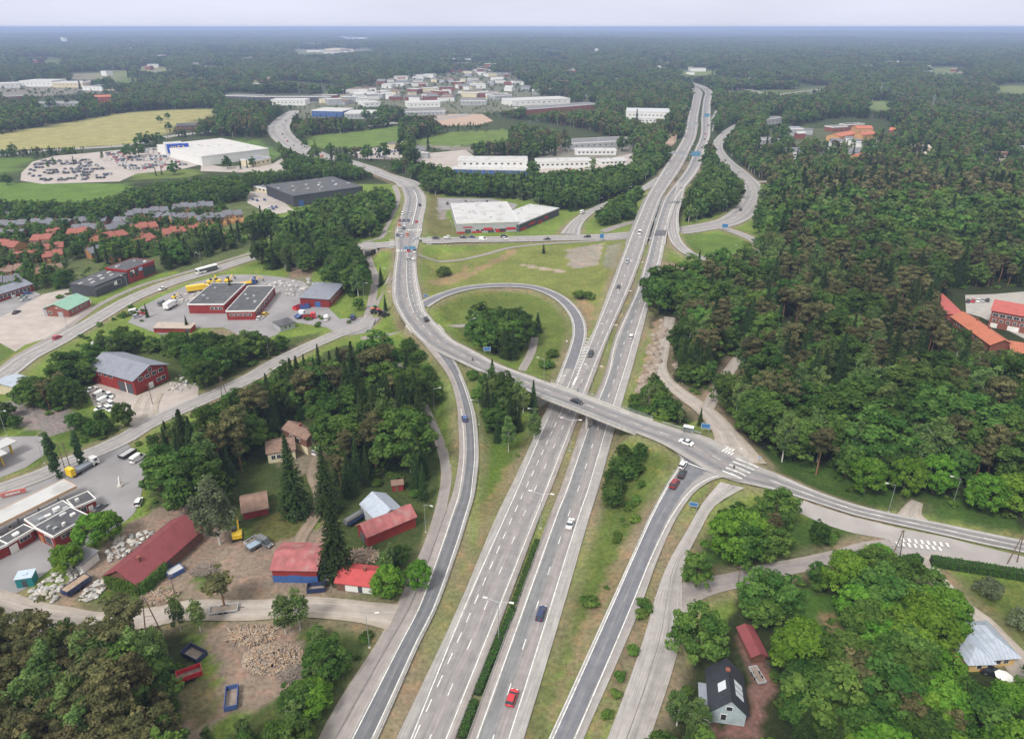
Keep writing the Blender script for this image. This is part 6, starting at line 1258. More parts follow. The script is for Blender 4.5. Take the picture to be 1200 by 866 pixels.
building('red barn with faded roof and blue painted lower wall', 'barn', (321,682), (372.7,683), 9.5, 3.9, 'gable', red_w, faded_red, rh=1.7, oh=.4, base=(blue_w, 2.0), name='barn', doors=(('f',.5,3,2.2,blue_w),))
building('small white walled outbuilding with bright red roof', 'outbuilding', (395,691), (436.6,696), 6.5, 2.4, 'gable', white_w, stripes('bright_red_roof', (.4,.06,.06), (.3,.045,.05), 0, .7, .6, 0, .1), rh=1.4, oh=.4, name='outbuilding', chimney=((.7,.5),), doors=(('f',.66,1,2,dgrey),('f',.12,2,1.9,brown_w)))
building('long red barn with worn pinkish roof beside the silver roofed hall', 'barn', (431.6,641), (487.5,617), 0, 3.4, 'gable', red_w, faded_red, Cpt=(421.5,627), rh=2.0, oh=.4, name='barn', doors=(('l',.5,2.6,2.6,dgrey),))
building('hall with pale silver gable roof behind the long red barn', 'hall', (443,612), (473,599), 0, 3.8, 'gable', grey_w, seam_silver_y, zr=3.6, Cpt=(424,591), ridge='y', rh=2.2, oh=.3, name='hall_building')
building('brown mansard roofed house with cream ground floor in the wood clearing', 'house', (361.4,533), (377,524.5), 0, 5.4, 'gable', brown_w, rust, Cpt=(349,512), ridge='y', rh=1.6, oh=.3, base=(cream, 2.6), name='house', wins=(('f',.3,.7,1,4.2,1.3,1.3),('f',.15,.85,2,1.5,1.2,1.2),('l',.2,.8,2,4,1.2,1.2)), chimney=((.5,.5),))
building('low cream annex of the brown house, behind the tall spruce', 'annex', (315,543), (347,538), 8, 3.6, 'gable', cream, rust, rh=1.6, name='house_annex', wins=(('f',.1,.7,3,1.9,1.2,1.3),))
building('tiny red shed under the trees behind the silver roofed hall', 'shed', (460,576), (473,574.5), 2.6, 2.1, 'gable', red_w, rust, rh=.7, oh=.25, name='shed', doors=(('f',.4,.9,1.8,brown_w),))
building('red shed with brown sheet roof beside the big birch', 'shed', (286,609), (315,603), 8, 2.4, 'gable', red_w, rust, rh=2.0, name='shed', wins=(('r',.3,.7,1,2.2,1,.8),))
building('small grey roofed white hut among the stone bags', 'hut', (98,672), (117,656), 4.5, 2.6, 'shed', white_t, grey_roof, rh=.4, name='hut', wins=(('l',.2,.8,1,1.5,1,1),))
# lower right houses
b_ = building('pale blue wooden house with steep black roof and skylights', 'house', (831,845), (872,851), 0, 3.4, 'gable', paleblue, black_roof, Cpt=(836,800), ridge='y', rh=3.3, oh=.5, name='house', wins=(('f',.3,.45,1,1.8,1,1.4),('f',.42,.58,2,4.2,.6,.9),('r',.2,.8,3,2,1,1.2),('l',.2,.8,3,2,1,1.2)), chimney=((.5,.72),), trim=white_t)
Lh = b_.children[0].dimensions.x if False else 0
rf = [c for c in b_.children if c.name.startswith('roof')][0]; co = np.array([v.co[:] for v in rf.data.vertices]); xm = co[:, 0].mean(); zt = co[:, 2].max(); ze = co[:, 2].min(); xr_ = co[:, 0].max(); slope = (zt - ze - .22) / (xr_ - xm); ymn = co[:, 1].min(); ymx = co[:, 1].max()
def on_roof(x0, x1, y0, y1, m, name):
    f = lambda x: zt - abs(x - xm) * slope
    mb = MB(); t_ = .09; mb.face([(x0, y0, f(x0) + t_), (x1, y0, f(x1) + t_), (x1, y1, f(x1) + t_), (x0, y1, f(x0) + t_)]); mb.face([(x0, y0, f(x0)+.003), (x1, y0, f(x1)+.003), (x1, y0, f(x1) + t_), (x0, y0, f(x0) + t_)]); mb.face([(x0, y1, f(x0)+.003), (x1, y1, f(x1)+.003), (x1, y1, f(x1) + t_), (x0, y1, f(x0) + t_)][::-1]); mb.build(name, m, rf)
white_g = mat('bright_skylight_glass', (.55,.58,.62), .15, .05, 1, spec=.7)
on_roof(xm + 1.2, xm + 2.9, ymn + 2.6, ymn + 3.6, white_g, 'skylight'); on_roof(xm + 1.2, xm + 2.9, ymn + 3.9, ymn + 4.9, white_g, 'skylight'); on_roof(xm + 1.2, xm + 2.9, ymn + 5.2, ymn + 6.2, white_g, 'skylight'); on_roof(xm - 1.9, xm - .6, ymn + 3.2, ymn + 5.2, white_g, 'skylight')
building('low pale annex on the left side of the black roofed house', 'annex', (820,842), (830,843.6), 5.5, 2.4, 'shed', paleblue, mat('slate_grey_roof', (.2,.22,.26), .6, .1, 1), rh=.5, name='house_annex')
building('yellow house with pale silver seamed roof, main wing', 'house', (1157,782), (1187,779.5), 0, 2.8, 'hip', yellow_w, seam_silver, Cpt=(1143,741), rh=2.2, oh=.7, name='house', wins=(('f',.2,.8,2,1.5,1.1,1.1),('r',.2,.8,3,1.5,1.1,1.1)))
building('yellow house with pale silver roof, lower left wing under the trees', 'house', (1132,787), (1160,786), 8, 2.5, 'hip', yellow_w, seam_silver, rh=1.8, oh=.6, name='house_wing', wins=(('f',.35,.6,1,1.4,1,1),('f',.8,.99,1,1.2,1,2)))
building('low maroon roofed woodshed along the path behind the black roofed house', 'shed', (866,768), (876,781), -2.8, 2, 'gable', brown_w, maroon_roof, rh=.7, name='shed') if False else building('low maroon roofed woodshed along the path behind the black roofed house', 'shed', (864,744), (880,777), 3, 2, 'gable', brown_w, maroon_roof, rh=.7, name='shed')
# right edge apartments
b_ = building('two storey dark red brick apartment block at the right edge', 'apartment block', (1157,383), (1225,396), 11, 7.6, 'shed', brick, pinkred_roof, rh=1.6, oh=.6, name='apartment_block', wins=(('f',.02,.98,8,6,2.0,1.3),('f',.02,.98,8,3.6,1.4,1.0),('l',.2,.8,2,5.5,1.2,1.3)))
panel(b_, .8, 3.4, -.02, .1, 2.2, white_t, 'porch_wall'); panel(b_, 7.2, 11.5, -.02, .1, 2.2, white_t, 'porch_wall')
building('long orange roofed brick row at the edge of the big wood', 'row house', (1115,371), (1161,404), 0, 3.2, 'gable', brick, orange_roof, zr=3.2, Cpt=(1129,364), rh=2.2, oh=.5, name='row_house', wins=(('f',.1,.7,7,1.8,1.2,1.1),), chimney=((.3,.6),(.6,.6)))
building('pink roofed garage wing joined to the orange roofed row', 'garage', (1110.5,368), (1129,369), 0, 3, 'shed', brick, pinkred_roof, zr=3, Cpt=(1119,347), rh=.6, name='garage_building')
building('low orange roofed block in the right edge below the brick apartments', 'building', (1185,412), (1240,421), 9, 3, 'shed', brick, orange_roof, zr=3, rh=1, name='row_house')
# white roofed store by the junction
b_ = building('white roofed store with grey and red front beside the signal junction', 'store', (535.6,274), (607,271.4), 0, 7, 'flat', grey_w, white_roof, Cpt=(529,250.5), trim=white_t, vents=12, trimh=.8, name='store_building', wins=(('f',.3,.98,9,1.8,2.4,1.2),))
Ls = 42
redp = mat('red_panel', (.42,.03,.035), .6, .1, 1)
for x0, x1, z0, z1, m in ((0,5,.1,1.2,redp),(9.5,16,.1,1.2,redp),(4,10,3.6,4.3,redp),(17,23,1.6,3.2,redp),(25,31,.1,2.2,redp),(32,38,1.4,3,redp),(5.2,9,.1,2.6,dgrey),(20,24,.1,1.4,dark_wall),(27.5,31.5,.3,2.4,dark_wall)): panel(b_, x0, x1, -.13, z0, z1, m)
b_ = building('angled right wing of the white roofed store with grey and red panels', 'store', (608.5,272), (655,252.5), 24, 5, 'flat', dark_wall, white_roof, trim=grey_w, vents=3, name='store_building')
for x0, x1, z0, z1 in ((2,9,.2,1.8),(12,20,1.5,3),(24,30,.2,1.8),(33,38,1.6,3)): panel(b_, x0, x1, -.02, z0, z1, redp)
building('big dark grey flat roofed warehouse with small roof domes behind the trees', 'warehouse', (345,243), (426,231), 0, 8, 'flat', dark_wall, dark_roof, Cpt=(322,228), trim=dark_wall, skyl=10, vents=5, name='warehouse', doors=(('f',.1,4,4,blue_w),))
# furniture store top left
b_ = building('huge white flat roofed furniture store beside the large car park', 'store', (238,195), (316,185), 105, 9, 'flat', white_w, mat('pale_grey_flat_roof', (.45,.44,.43), .8, .08, .1), trim=white_t, vents=8, trimh=.6, name='store_building')
b_ = building('tall white entrance block with blue box sign at the furniture store', 'store', (196,184.5), (216,183), 12, 13, 'flat', white_w, white_roof, trim=white_t, name='store_building')
mb = MB(); mb.box(1.5, 22, -3.2, -.3, 4.2, 12.5); mb.build('sign_box', mat('deep_blue_panel', (.02,.07,.4), .5, .05, 1), b_)
text_obj('IKEA', 7, mat('yellow_letters', (.7,.55,.05), .5), b_, (11.7, -3.26, 8.2), (math.pi/2, 0, 0), 'sign_lettering')
# far sheds and blocks: (A, B, depth, height, wall, roof, label)
for A, B, dp, h, wl, rf_, lab in FB:
    big = abs(B[0] - A[0]) > 40 and A[1] > 150
    gb = rf_ in (orange_roof,) or 'villa' in lab or 'cottage' in lab or 'house' in lab and 'ware' not in lab
    q_ = building(lab, 'building' if 'house' not in lab or 'ware' in lab else 'house', A, B, dp, h, 'gable' if gb else 'flat', wl, rf_, name='industrial_building' if not gb else 'house', vents=3 if A[1] > 150 else 0, rh=2.6 if gb else None, trimh=.9, wins=(('f',.05,.95,max(2, min(10, int(abs(B[0]-A[0]) / 5))),h*.55,2.2,1.4),))
for (ti_, x, y, wd, dpf, h, rz, g, ci, ri) in TPTS:
    a = P0(x, y, 0); (wl, wn), (rf_, rn) = pal[ci], rpal[ri]; z = float(H(a[0], a[1])[0]); nm = 'house' if g else 'industrial_building'; dp = wd * dpf
    ro = empty(nm, (a[0], a[1], z), rz, '%s %s with %s roof %s' % (wn, 'house' if g else 'block', rn, tn[ti_]), 'house' if g else 'building', 'small buildings ' + tn[ti_])
    mb = MB(); mb.box(0, wd, 0, dp, -.5, h); mb.build('wall', wl, ro); mb = MB()
    if g: e = .5; mb.v += [(x_, y_, z_) for x_ in (-e, wd + e) for y_, z_ in ((-e, h - .1), (dp/2, h + dp * .25), (dp + e, h - .1))]; mb.f += [(0, 3, 4, 1), (1, 4, 5, 2), (0, 1, 2), (3, 5, 4), (0, 2, 5, 3)]; mb.m += [0] * 5
    else: mb.box(-.3, wd + .3, -.3, dp + .3, h + .003, h + .5)
    mb.build('roof', rf_, ro)
# row houses
def row(A, B, n, dp, h, wl, rf_, lab, grp, step=0, rh=2.0, kind='gable'):
    a, L, rz = frame(A, B); w_ = L / n
    for k in range(n):
        o = np.array((math.cos(rz), math.sin(rz), 0)) * w_ * k + np.array((-math.sin(rz), math.cos(rz), 0)) * (step * (k % 2))
        ro = empty('row_house', a + o, rz, lab % ['first', 'second', 'third', 'fourth', 'fifth', 'sixth', 'seventh', 'eighth', 'ninth'][k], 'row house', grp); e = .35; g = .12
        mb = MB(); mb.box(g, w_ - g, 0, dp, -.4, h); mb.face([(g, 0, h), (g, dp/2, h + rh), (g, dp, h)][::-1]); mb.face([(w_-g, 0, h), (w_-g, dp/2, h + rh), (w_-g, dp, h)]); mb.build('wall', wl, ro)
        mb = MB(); pr = [(-.5, h - .35), (dp/2, h + rh), (dp + .5, h - .35), (dp + .5, h - .1), (dp/2, h + rh + .25), (-.5, h - .1)]; i = 0; hh = (k % 2) * .35
        mb.v += [(0, y, z + hh) for y, z in pr] + [(w_ - .03, y, z + hh) for y, z in pr]
        for q_ in range(6): l = (q_ + 1) % 6; mb.f.append((q_, l, 6 + l, 6 + q_)); mb.m.append(0)
        for b0 in (0, 6): mb.f += [(b0, b0+1, b0+4, b0+5), (b0+1, b0+2, b0+3, b0+4)]; mb.m += [0, 0]
        r_ = mb.build('roof', rf_, ro); mb = MB(); mb.box(w_*.3, w_*.3+.7, dp*.6, dp*.6+.7, h + rh*.6, h + rh + .9); mb.build('chimney', brick, r_)
        for x in (.28, .7):
            add_window(ro, x * w_, -.003, h * .72, 1.3, 1.1, 0); add_window(ro, x * w_, -.003, h * .28, 1.3, 1.2, 0) if x > .5 else None
        mb = MB(); mb.box(w_*.28 - .5, w_*.28 + .5, -.08, .05, 0, 2.1); mb.build('door', brown_w, ro)
        mb = MB(); mb.box(w_*.55, w_*.95, -2.2, -.1, -.1, 2.0, 0); mb.build('porch', wl, ro)
RG = 'row houses'
grr = stripes('slate_tile_roof', (.14,.145,.165), (.1,.105,.12), 0, 1.2, .75, 0, .2)
for A, B, n, dp, h, wl, rf_, lab, st in (
 ((149,262),(200,256),5,9,5.4,ochre,grr,'ochre row house with slate roof in the far right row, %s from left',2), ((203,254),(252,250),5,9,5.4,ochre,grr,'ochre row house at the far end beside the tree belt, %s from left',2), ((176,262),(212,266),3,9,5,ochre,grr,'ochre row house before the far right row, %s from left',2), ((204,268),(233,263),3,9,5.4,ochre2,grr,'pale ochre row house in the middle right row, %s from left',2), ((233,268),(287,260),5,9,5.4,ochre2,grr,'pale ochre row house in the nearer right row, %s from left',2),
 ((-12,252),(29,251),4,9,4.2,brown_w,grr,'dark row house at the upper left edge, %s from left',1.5), ((-12,262),(28,262),4,9,4,brown_w,grr,'dark row house in the second left row, %s from left',1.5), ((36,256),(112,258),7,9,4.6,ochre,grr,'ochre row house with slate roof in the upper left row, %s from left',1.5), ((34,268),(80,270),4,9,3.6,brown_w,grr,'dark low row house behind the red roofs, %s from left',1.2), ((86,267),(125,266),3,10,4,brown_w,grr,'dark row house in the middle of the gardens, %s from left',1), ((133,268),(148,268),1,9,4.6,grey_w,grr,'grey house standing alone by the gardens, the %s',0),
 ((-14,272),(30,271),4,8,4,brown_w,grr,'dark row house in the third left row, %s from left',1), ((84,276),(116,275),3,8,4,ochre,grr,'ochre row house behind the hedged terracotta pair, %s from left',1), ((128,277),(158,270),3,8,4.2,ochre,grr,'ochre row house above the long terracotta row, %s from left',1), ((56,283),(76,281),2,8,4.4,ochre2,terracotta,'pale terracotta roofed house left of the hedges, %s of the pair',1), ((-16,283),(26,284),4,8,4.4,brown_w,grr,'dark row house behind the left terracotta houses, %s from left',1),
 ((-18,297),(20,300),3,9,5.2,ochre,terracotta,'ochre house with terracotta roof at the left edge, %s from left',1), ((37,292),(60,292),2,10,5.4,ochre,terracotta,'tall terracotta roofed house, %s of the pair',1), ((79,283),(103,282),2,10,4.6,ochre,terracotta,'terracotta roofed house among the hedges, %s of the pair',1), ((17,309),(46,307),3,7,3.6,ochre,terracotta,'low terracotta roofed row house in the lower left, %s from left',1), ((51,309),(76,306),2,7,3.6,ochre,terracotta,'low terracotta roofed row house next to the big trees, %s from left',1), ((52,299),(76,297),2,7,3.4,ochre,terracotta,'terracotta roofed house behind the low pair, %s from left',1),
 ((118,292),(153,283),3,10,4.8,ochre,terracotta,'ochre row house with long terracotta roof, %s from left',1.5), ((158,279),(188,274),3,10,5,ochre2,terracotta,'ochre row house with terracotta roof in the middle row, %s from left',1.5), ((194,283),(221,279),3,9,4.6,ochre,terracotta,'terracotta roofed row house half hidden by birches, %s from left',1.5), ((170,291),(186,286),2,9,4,ochre,terracotta,'terracotta roofed house behind the birches, %s from left',1), ((222,279),(243,276),2,9,4.4,ochre,terracotta,'terracotta roofed house right of the birches, %s from left',1), ((241,287),(267,282),3,7,3,ochre2,terracotta,'low pale terracotta roofed shed row, %s from left',0),
 ((108,305),(126,301),2,9,4,ochre,grr,'slate roofed ochre house above the dark retail shed, %s from left',1), ((133,309),(154,303),2,9,4.4,ochre,grr,'slate roofed ochre house by the red block, %s from left',1), ((-14,326),(26,324),4,7,3.2,ochre,rust,'low brown roofed row house at the lower left, %s from left',1), ((47,327),(77,321),3,7,3.2,ochre,rust,'low brown roofed row house beside the big tree, %s from left',1), ((-20,341),(30,335),4,8,3.2,brown_w,grr,'long grey roofed row behind the red shop, %s from left',0)):
    row(A, B, n, dp, h, wl, rf_, lab, RG, st)
# ---------------------------------------------------------------- vehicles
tyre = mat('tyre_rubber', (.02, .02, .02), .8, .1, 1); lampw = mat('headlight_glass', (.8, .8, .78), .2, .02, 1, spec=.8); lampr = mat('tail_light', (.4, .01, .01), .3, .05, 1)
PAINT = {k: mat('car_paint_' + k, c, .3, .02, 1, spec=.6) for k, c in dict(white=(.75,.75,.74), silver=(.42,.44,.46), black=(.02,.021,.024), grey=(.12,.125,.13), red=(.5,.02,.03), blue=(.05,.1,.28), navy=(.02,.035,.1), orange=(.55,.14,.02), maroon=(.2,.02,.02), yellow=(.75,.5,.02), green=(.03,.16,.07), palegreen=(.3,.36,.3), brown=(.14,.08,.05)).items()}
def loft(mb, secs, m=0):       # secs: (x, zb, zt, half_bottom, half_top)
    i = len(mb.v)
    for x, zb, zt, a, b_ in secs: mb.v += [(x, -a, zb), (x, -a * 1.0, (zb + zt) / 2), (x, -b_, zt), (x, b_, zt), (x, a * 1.0, (zb + zt) / 2), (x, a, zb)]
    for k in range(len(secs) - 1):
        for j in range(6): l = (j + 1) % 6; mb.f.append((i + k*6 + j, i + k*6 + l, i + (k+1)*6 + l, i + (k+1)*6 + j)); mb.m.append(m)
    mb.f += [tuple(i + j for j in range(5, -1, -1)), tuple(i + (len(secs)-1)*6 + j for j in range(6))]; mb.m += [m, m]
CM = {}
def car_meshes(kind):
    if kind in CM: return CM[kind]
    L = dict(sedan=4.6, hatch=4.1, wagon=4.7, suv=4.7, van=5.2)[kind]; H_ = dict(sedan=1.42, hatch=1.48, wagon=1.48, suv=1.75, van=2.1)[kind]; W = 0.9 if kind not in ('van', 'suv') else .96
    hb = .82 if kind not in ('suv', 'van') else 1.0; x0, x1 = -L/2, L/2
    mb = MB(); loft(mb, [(x0, .35, .72, W*.86, W*.78), (x0 + .12, .25, hb - .03, W*.95, W*.88), (x0 + .9, .22, hb + .05, W, W*.93), (x1 - 1.5, .22, hb + .06, W, W*.93), (x1 - .35, .24, hb - .12, W*.96, W*.86), (x1 - .02, .32, .6, W*.84, W*.76)])
    body = mb.mesh('body', [])
    f0 = dict(sedan=.95, hatch=.12, wagon=.15, suv=.15, van=.1)[kind]; f1 = dict(sedan=1.15, hatch=1.0, wagon=1.15, suv=1.15, van=.75)[kind]
    g = MB(); loft(g, [(x0 + f0, hb, hb + .1, W*.88, W*.86), (x0 + f0 + (.6 if kind == 'sedan' else .3), hb, H_ - .05, W*.9, W*.7), (x1 - f1 - .95, hb, H_ - .05, W*.9, W*.7), (x1 - f1, hb, hb + .1, W*.88, W*.84)]); glass = g.mesh('windows', [glassm()])
    r = MB(); a = x0 + f0 + (.55 if kind == 'sedan' else .25); b_ = x1 - f1 - .95; r.box(a, b_, -W*.7, W*.7, H_ - .06, H_); 
    for x in ((a + b_) / 2 - .05,) + ((a + .3,) if kind in ('wagon', 'suv') else ()): 
        for s in (-1, 1): r.face([(x, s*W*.905, hb), (x + .12, s*W*.905, hb), (x + .12, s*W*.715, H_ - .05), (x, s*W*.715, H_ - .05)][::s])
    if kind == 'van':
        for s in (-1, 1): r.box(a, a + 2.6, min(s*W*.72, s*W*.93), max(s*W*.72, s*W*.93), hb, H_ - .1)
        r.box(a - .12, a - .02, -W*.8, W*.8, hb, H_ - .1)
    roof = r.mesh('roof_panel', [])
    w_ = MB(); w_.tube((0, -.11, 0), (0, .11, 0), .32, n=14); wheel = w_.mesh('wheel', [tyre]); rm_ = MB(); rm_.tube((0, -.115, 0), (0, .115, 0), .19, n=10); rim = rm_.mesh('rim', [rail_m])
    l = MB(); l.box(-.05, .05, -.18, .18, -.07, .07); hl = l.mesh('headlight', [lampw]); l = MB(); l.box(-.04, .04, -.16, .16, -.08, .08); tl = l.mesh('tail_light', [lampr])
    CM[kind] = (body, glass, roof, wheel, rim, hl, tl, L, W, hb); return CM[kind]
CB = {}
def car(x, y, z, rz, kind, color, label, group=None, cat='car', pitch=0):
    body, glass, roof, wheel, rim, hl, tl, L, W, hb = car_meshes(kind); k = (kind, color)
    if k not in CB:
        b2 = body.copy(); b2.materials.append(PAINT[color]); r2 = roof.copy(); r2.materials.append(PAINT[color]); CB[k] = (b2, r2)
    o = empty('van' if kind == 'van' else 'car', (x, y, z), rz, label, cat, group); b2, r2 = CB[k]
    obj('body', b2, o); obj('windows', glass, o); obj('roof_panel', r2, o)
    for sx in (-1, 1):
        for sy in (-1, 1):
            w_ = obj('wheel', wheel, o); w_.location = (sx * L * .31, sy * (W - .1), .32); q_ = obj('rim', rim, w_)
            h_ = obj('headlight' if sx > 0 else 'tail_light', hl if sx > 0 else tl, o); h_.location = (sx * (L/2 - (.09 if sx > 0 else .02)), sy * W * .6, .64 if sx > 0 else .75)
    return o
def heading(p, q_, z=0):
    a, b_ = P0(*p, z), P0(*q_, z); return a, math.atan2(b_[1] - a[1], b_[0] - a[0])
def road_z(x, y):
    co, i, d_ = rkd.find((x, y, 0)); return road_samples[i][2] if d_ < road_samples[i][3] + 1.5 else float(H(x, y)[0])
def put_car(px, to, z, kind, color, label, group=None, off=.2, cat='car'):
    a, rz = heading(px, to, z); return car(a[0], a[1], a[2] + off, rz, kind, color, label, group, cat)
G1 = 'cars driving on the motorway'
for px, to, z, kind, color, lab in (
 ((600,820),(634,721),.1,'hatch','red','red car driving away on the motorway, nearest the camera'), ((634,721),(667,616),.1,'wagon','navy','dark blue car driving away on the motorway behind the bridge approach'), ((668,616),(700,520),.1,'sedan','white','white car driving away on the motorway below the bridge'), ((739.5,396),(755,347),.5,'wagon','white','white car on the east carriageway beyond the bridge'),
 ((755,347),(762,325),2.4,'suv','black','black car following a dark red one beyond the bridge'), ((760,333),(767,310),3,'sedan','maroon','dark red car on the east carriageway near the loop meadow'), ((798,221),(803,205),5.9,'hatch','silver','silver car on the east carriageway north of the dark patches'),
 ((822.5,174),(824,168),3.9,'sedan','maroon','dark red car below the blue gantry sign, lowest of three'), ((825.7,164),(827,158),3.2,'sedan','maroon','dark red car near the blue gantry sign, middle of three'), ((826.5,158),(827.5,152),2.8,'sedan','red','red car near the blue gantry sign, top of three'), ((830,148),(830,142),2.2,'suv','black','black car just below the far blue gantry sign'),
 ((692,417),(680,441),.3,'suv','black','dark car coming down beside the painted gore'), ((724.4,338.5),(716,358),2.6,'wagon','black','black car on the west carriageway beside the meadow'), ((749.5,274.5),(741,294),5.8,'van','white','white van on the west carriageway on the north bridge'), ((781.5,205),(775,217),5.6,'hatch','white','white car leaving at the north west ramp'), ((735,308),(728,325),4.5,'hatch','silver','silver car on the west carriageway below the north bridge'), ((817,135),(816,141),1.5,'van','white','white van far up the west carriageway'), ((811,146),(809,152),2.2,'sedan','white','white car far up the west carriageway'), ((833,112),(835,106),.5,'sedan','black','black car at the far motorway bend')):
    put_car(px, to, z, kind, color, lab, G1)
for px, to, z, kind, color, lab in (
 ((544.5,492.5),(536,460),2.2,'hatch','blue','blue car on the curving slip road'), ((499.5,376),(492,360),5.02,'suv','black','black car climbing the curve beside the loop ramp'), ((676,472.5),(720,488),6.85,'sedan','black','black car crossing the motorway bridge'), ((804,520.5),(770,508),5.5,'sedan','white','white car approaching the bridge beside the bus shelter'),
 ((800,547),(806,538),4.9,'hatch','white','white car waiting first at the top of the exit ramp'), ((799,557),(805,546),4.6,'sedan','black','black car second in the queue on the exit ramp'), ((790,569),(799,556),4.1,'suv','maroon','dark red car third in the queue on the exit ramp'),
 ((190.5,340),(176,346),.1,'sedan','white','white car on the west road beside the dark retail shed'), ((67.5,397),(85,388),.1,'hatch','red','red car on the west road near the dirt lot'), ((511,280),(524,280),4.6,'sedan','black','black car just right of the signal junction'), ((524,279.4),(511,279.4),3.9,'hatch','white','white car right of the signal junction'), ((543,279),(560,279),2.6,'sedan','black','black car on the north cross road in front of the store'), ((553,278.8),(565,278.8),2.2,'sedan','navy','dark car on the north cross road beside the black one'), ((566,281.8),(590,281.8),1.8,'van','white','white van on the north cross road before the store'), ((591,278.6),(600,278.6),1.2,'suv','black','black car at the right end of the store front'), ((592,281),(610,281),1.2,'hatch','white','white car at the right end of the store front'), ((641,281.3),(625,281.3),.4,'sedan','black','black car at the mouth of the ramp road'), ((688,278.5),(670,278.5),.2,'wagon','black','black car beside the blue direction sign'), ((682.5,250),(700,243),.7,'van','white','white van on the north west ramp'), ((878,237),(879,228),.1,'sedan','white','white car on the bend of the north cross road'), ((868,247),(876,240),.1,'sedan','black','black car on the bend of the north cross road'), ((850,189),(857,195),.1,'sedan','black','black car on the ring near the motorway'), ((866,203),(858,196),.1,'hatch','silver','silver car on the ring near the motorway'), ((416,291),(430,290),4.9,'hatch','black','dark car crossing the short bridge left of the junction')):
    put_car(px, to, z, kind, color, lab)
JQ = 'cars waiting at the signal junction'
for i, (x, y, c, k, lab) in enumerate(((468.7,260,'maroon','hatch','dark red car in the north queue, left lane rear'), (473,259.7,'navy','sedan','dark car in the north queue, middle lane rear'), (478.4,259.7,'navy','sedan','dark car in the north queue, right lane rear'), (471.7,251.5,'white','wagon','white car arriving last at the north queue'), (481,252,'silver','sedan','silver car arriving at the right of the north queue'), (468,265.2,'orange','hatch','orange car in the left lane of the north queue'), (474,265.2,'white','hatch','white car in the middle lane of the north queue'), (473.5,269.3,'black','sedan','black car in the middle lane behind the front car'), (465.8,277,'navy','sedan','dark car at the stop line, left lane'), (471,277.5,'silver','wagon','silver car at the stop line, middle lane'), (477.5,276.5,'orange','hatch','orange car at the stop line, right lane'), (469,270.5,'silver','sedan','silver car in the left lane behind the front car'))):
    put_car((x, y), (x - 1, y + 9), 5, k, c, lab, JQ)
for x, y, c, k, lab in ((488,261,'red','sedan','red car leaving the junction northwards'), (492,241,'black','sedan','black car farther up the north arm'), (488.8,281.5,'silver','sedan','silver car turning in the middle of the junction'), (478.7,294.5,'red','van','red van first in the south queue, left lane'), (485.8,293.5,'black','sedan','black car first in the south queue, right lane'), (485.8,298.5,'white','hatch','white car second in the south queue, right lane'), (484,306.5,'white','wagon','white car below the blue gantry'), (478.5,305,'silver','hatch','silver car below the blue gantry, left lane')):
    put_car((x, y), (x, y - 8) if lab.find('turning') < 0 else (x + 8, y), 5, k, c, lab, None, cat='van' if k == 'van' else 'car')
NRc = 'cars on the north road'
for i, (x, y, tx, ty, c, k) in enumerate(((327.6,150.5,327,157,'white','van'),(331,158,329,152,'maroon','sedan'),(333.5,162,331,158,'white','hatch'),(337,166.5,334,163,'red','sedan'),(344,171,339,168,'silver','sedan'),(352,175,346,172,'white','sedan'),(362,179.5,355,176,'black','sedan'),(377,184.5,370,182,'orange','van'),(400.5,190,390,187,'white','van'),(410,190.3,418,193,'black','sedan'),(427,196.5,420,194,'silver','sedan'),(441,202,434,199,'white','sedan'),(331,147,330,152,'silver','sedan'),(335,142,333,145,'black','sedan'))):
    put_car((x, y), (tx, ty), .3, k, c, '%s %s on the wide north road, %s of the line' % ({'maroon':'dark red'}.get(c, c), 'van' if k == 'van' else 'car', 'lower part' if x > 375 else 'middle part' if x > 334 else 'upper part'), NRc, .35)
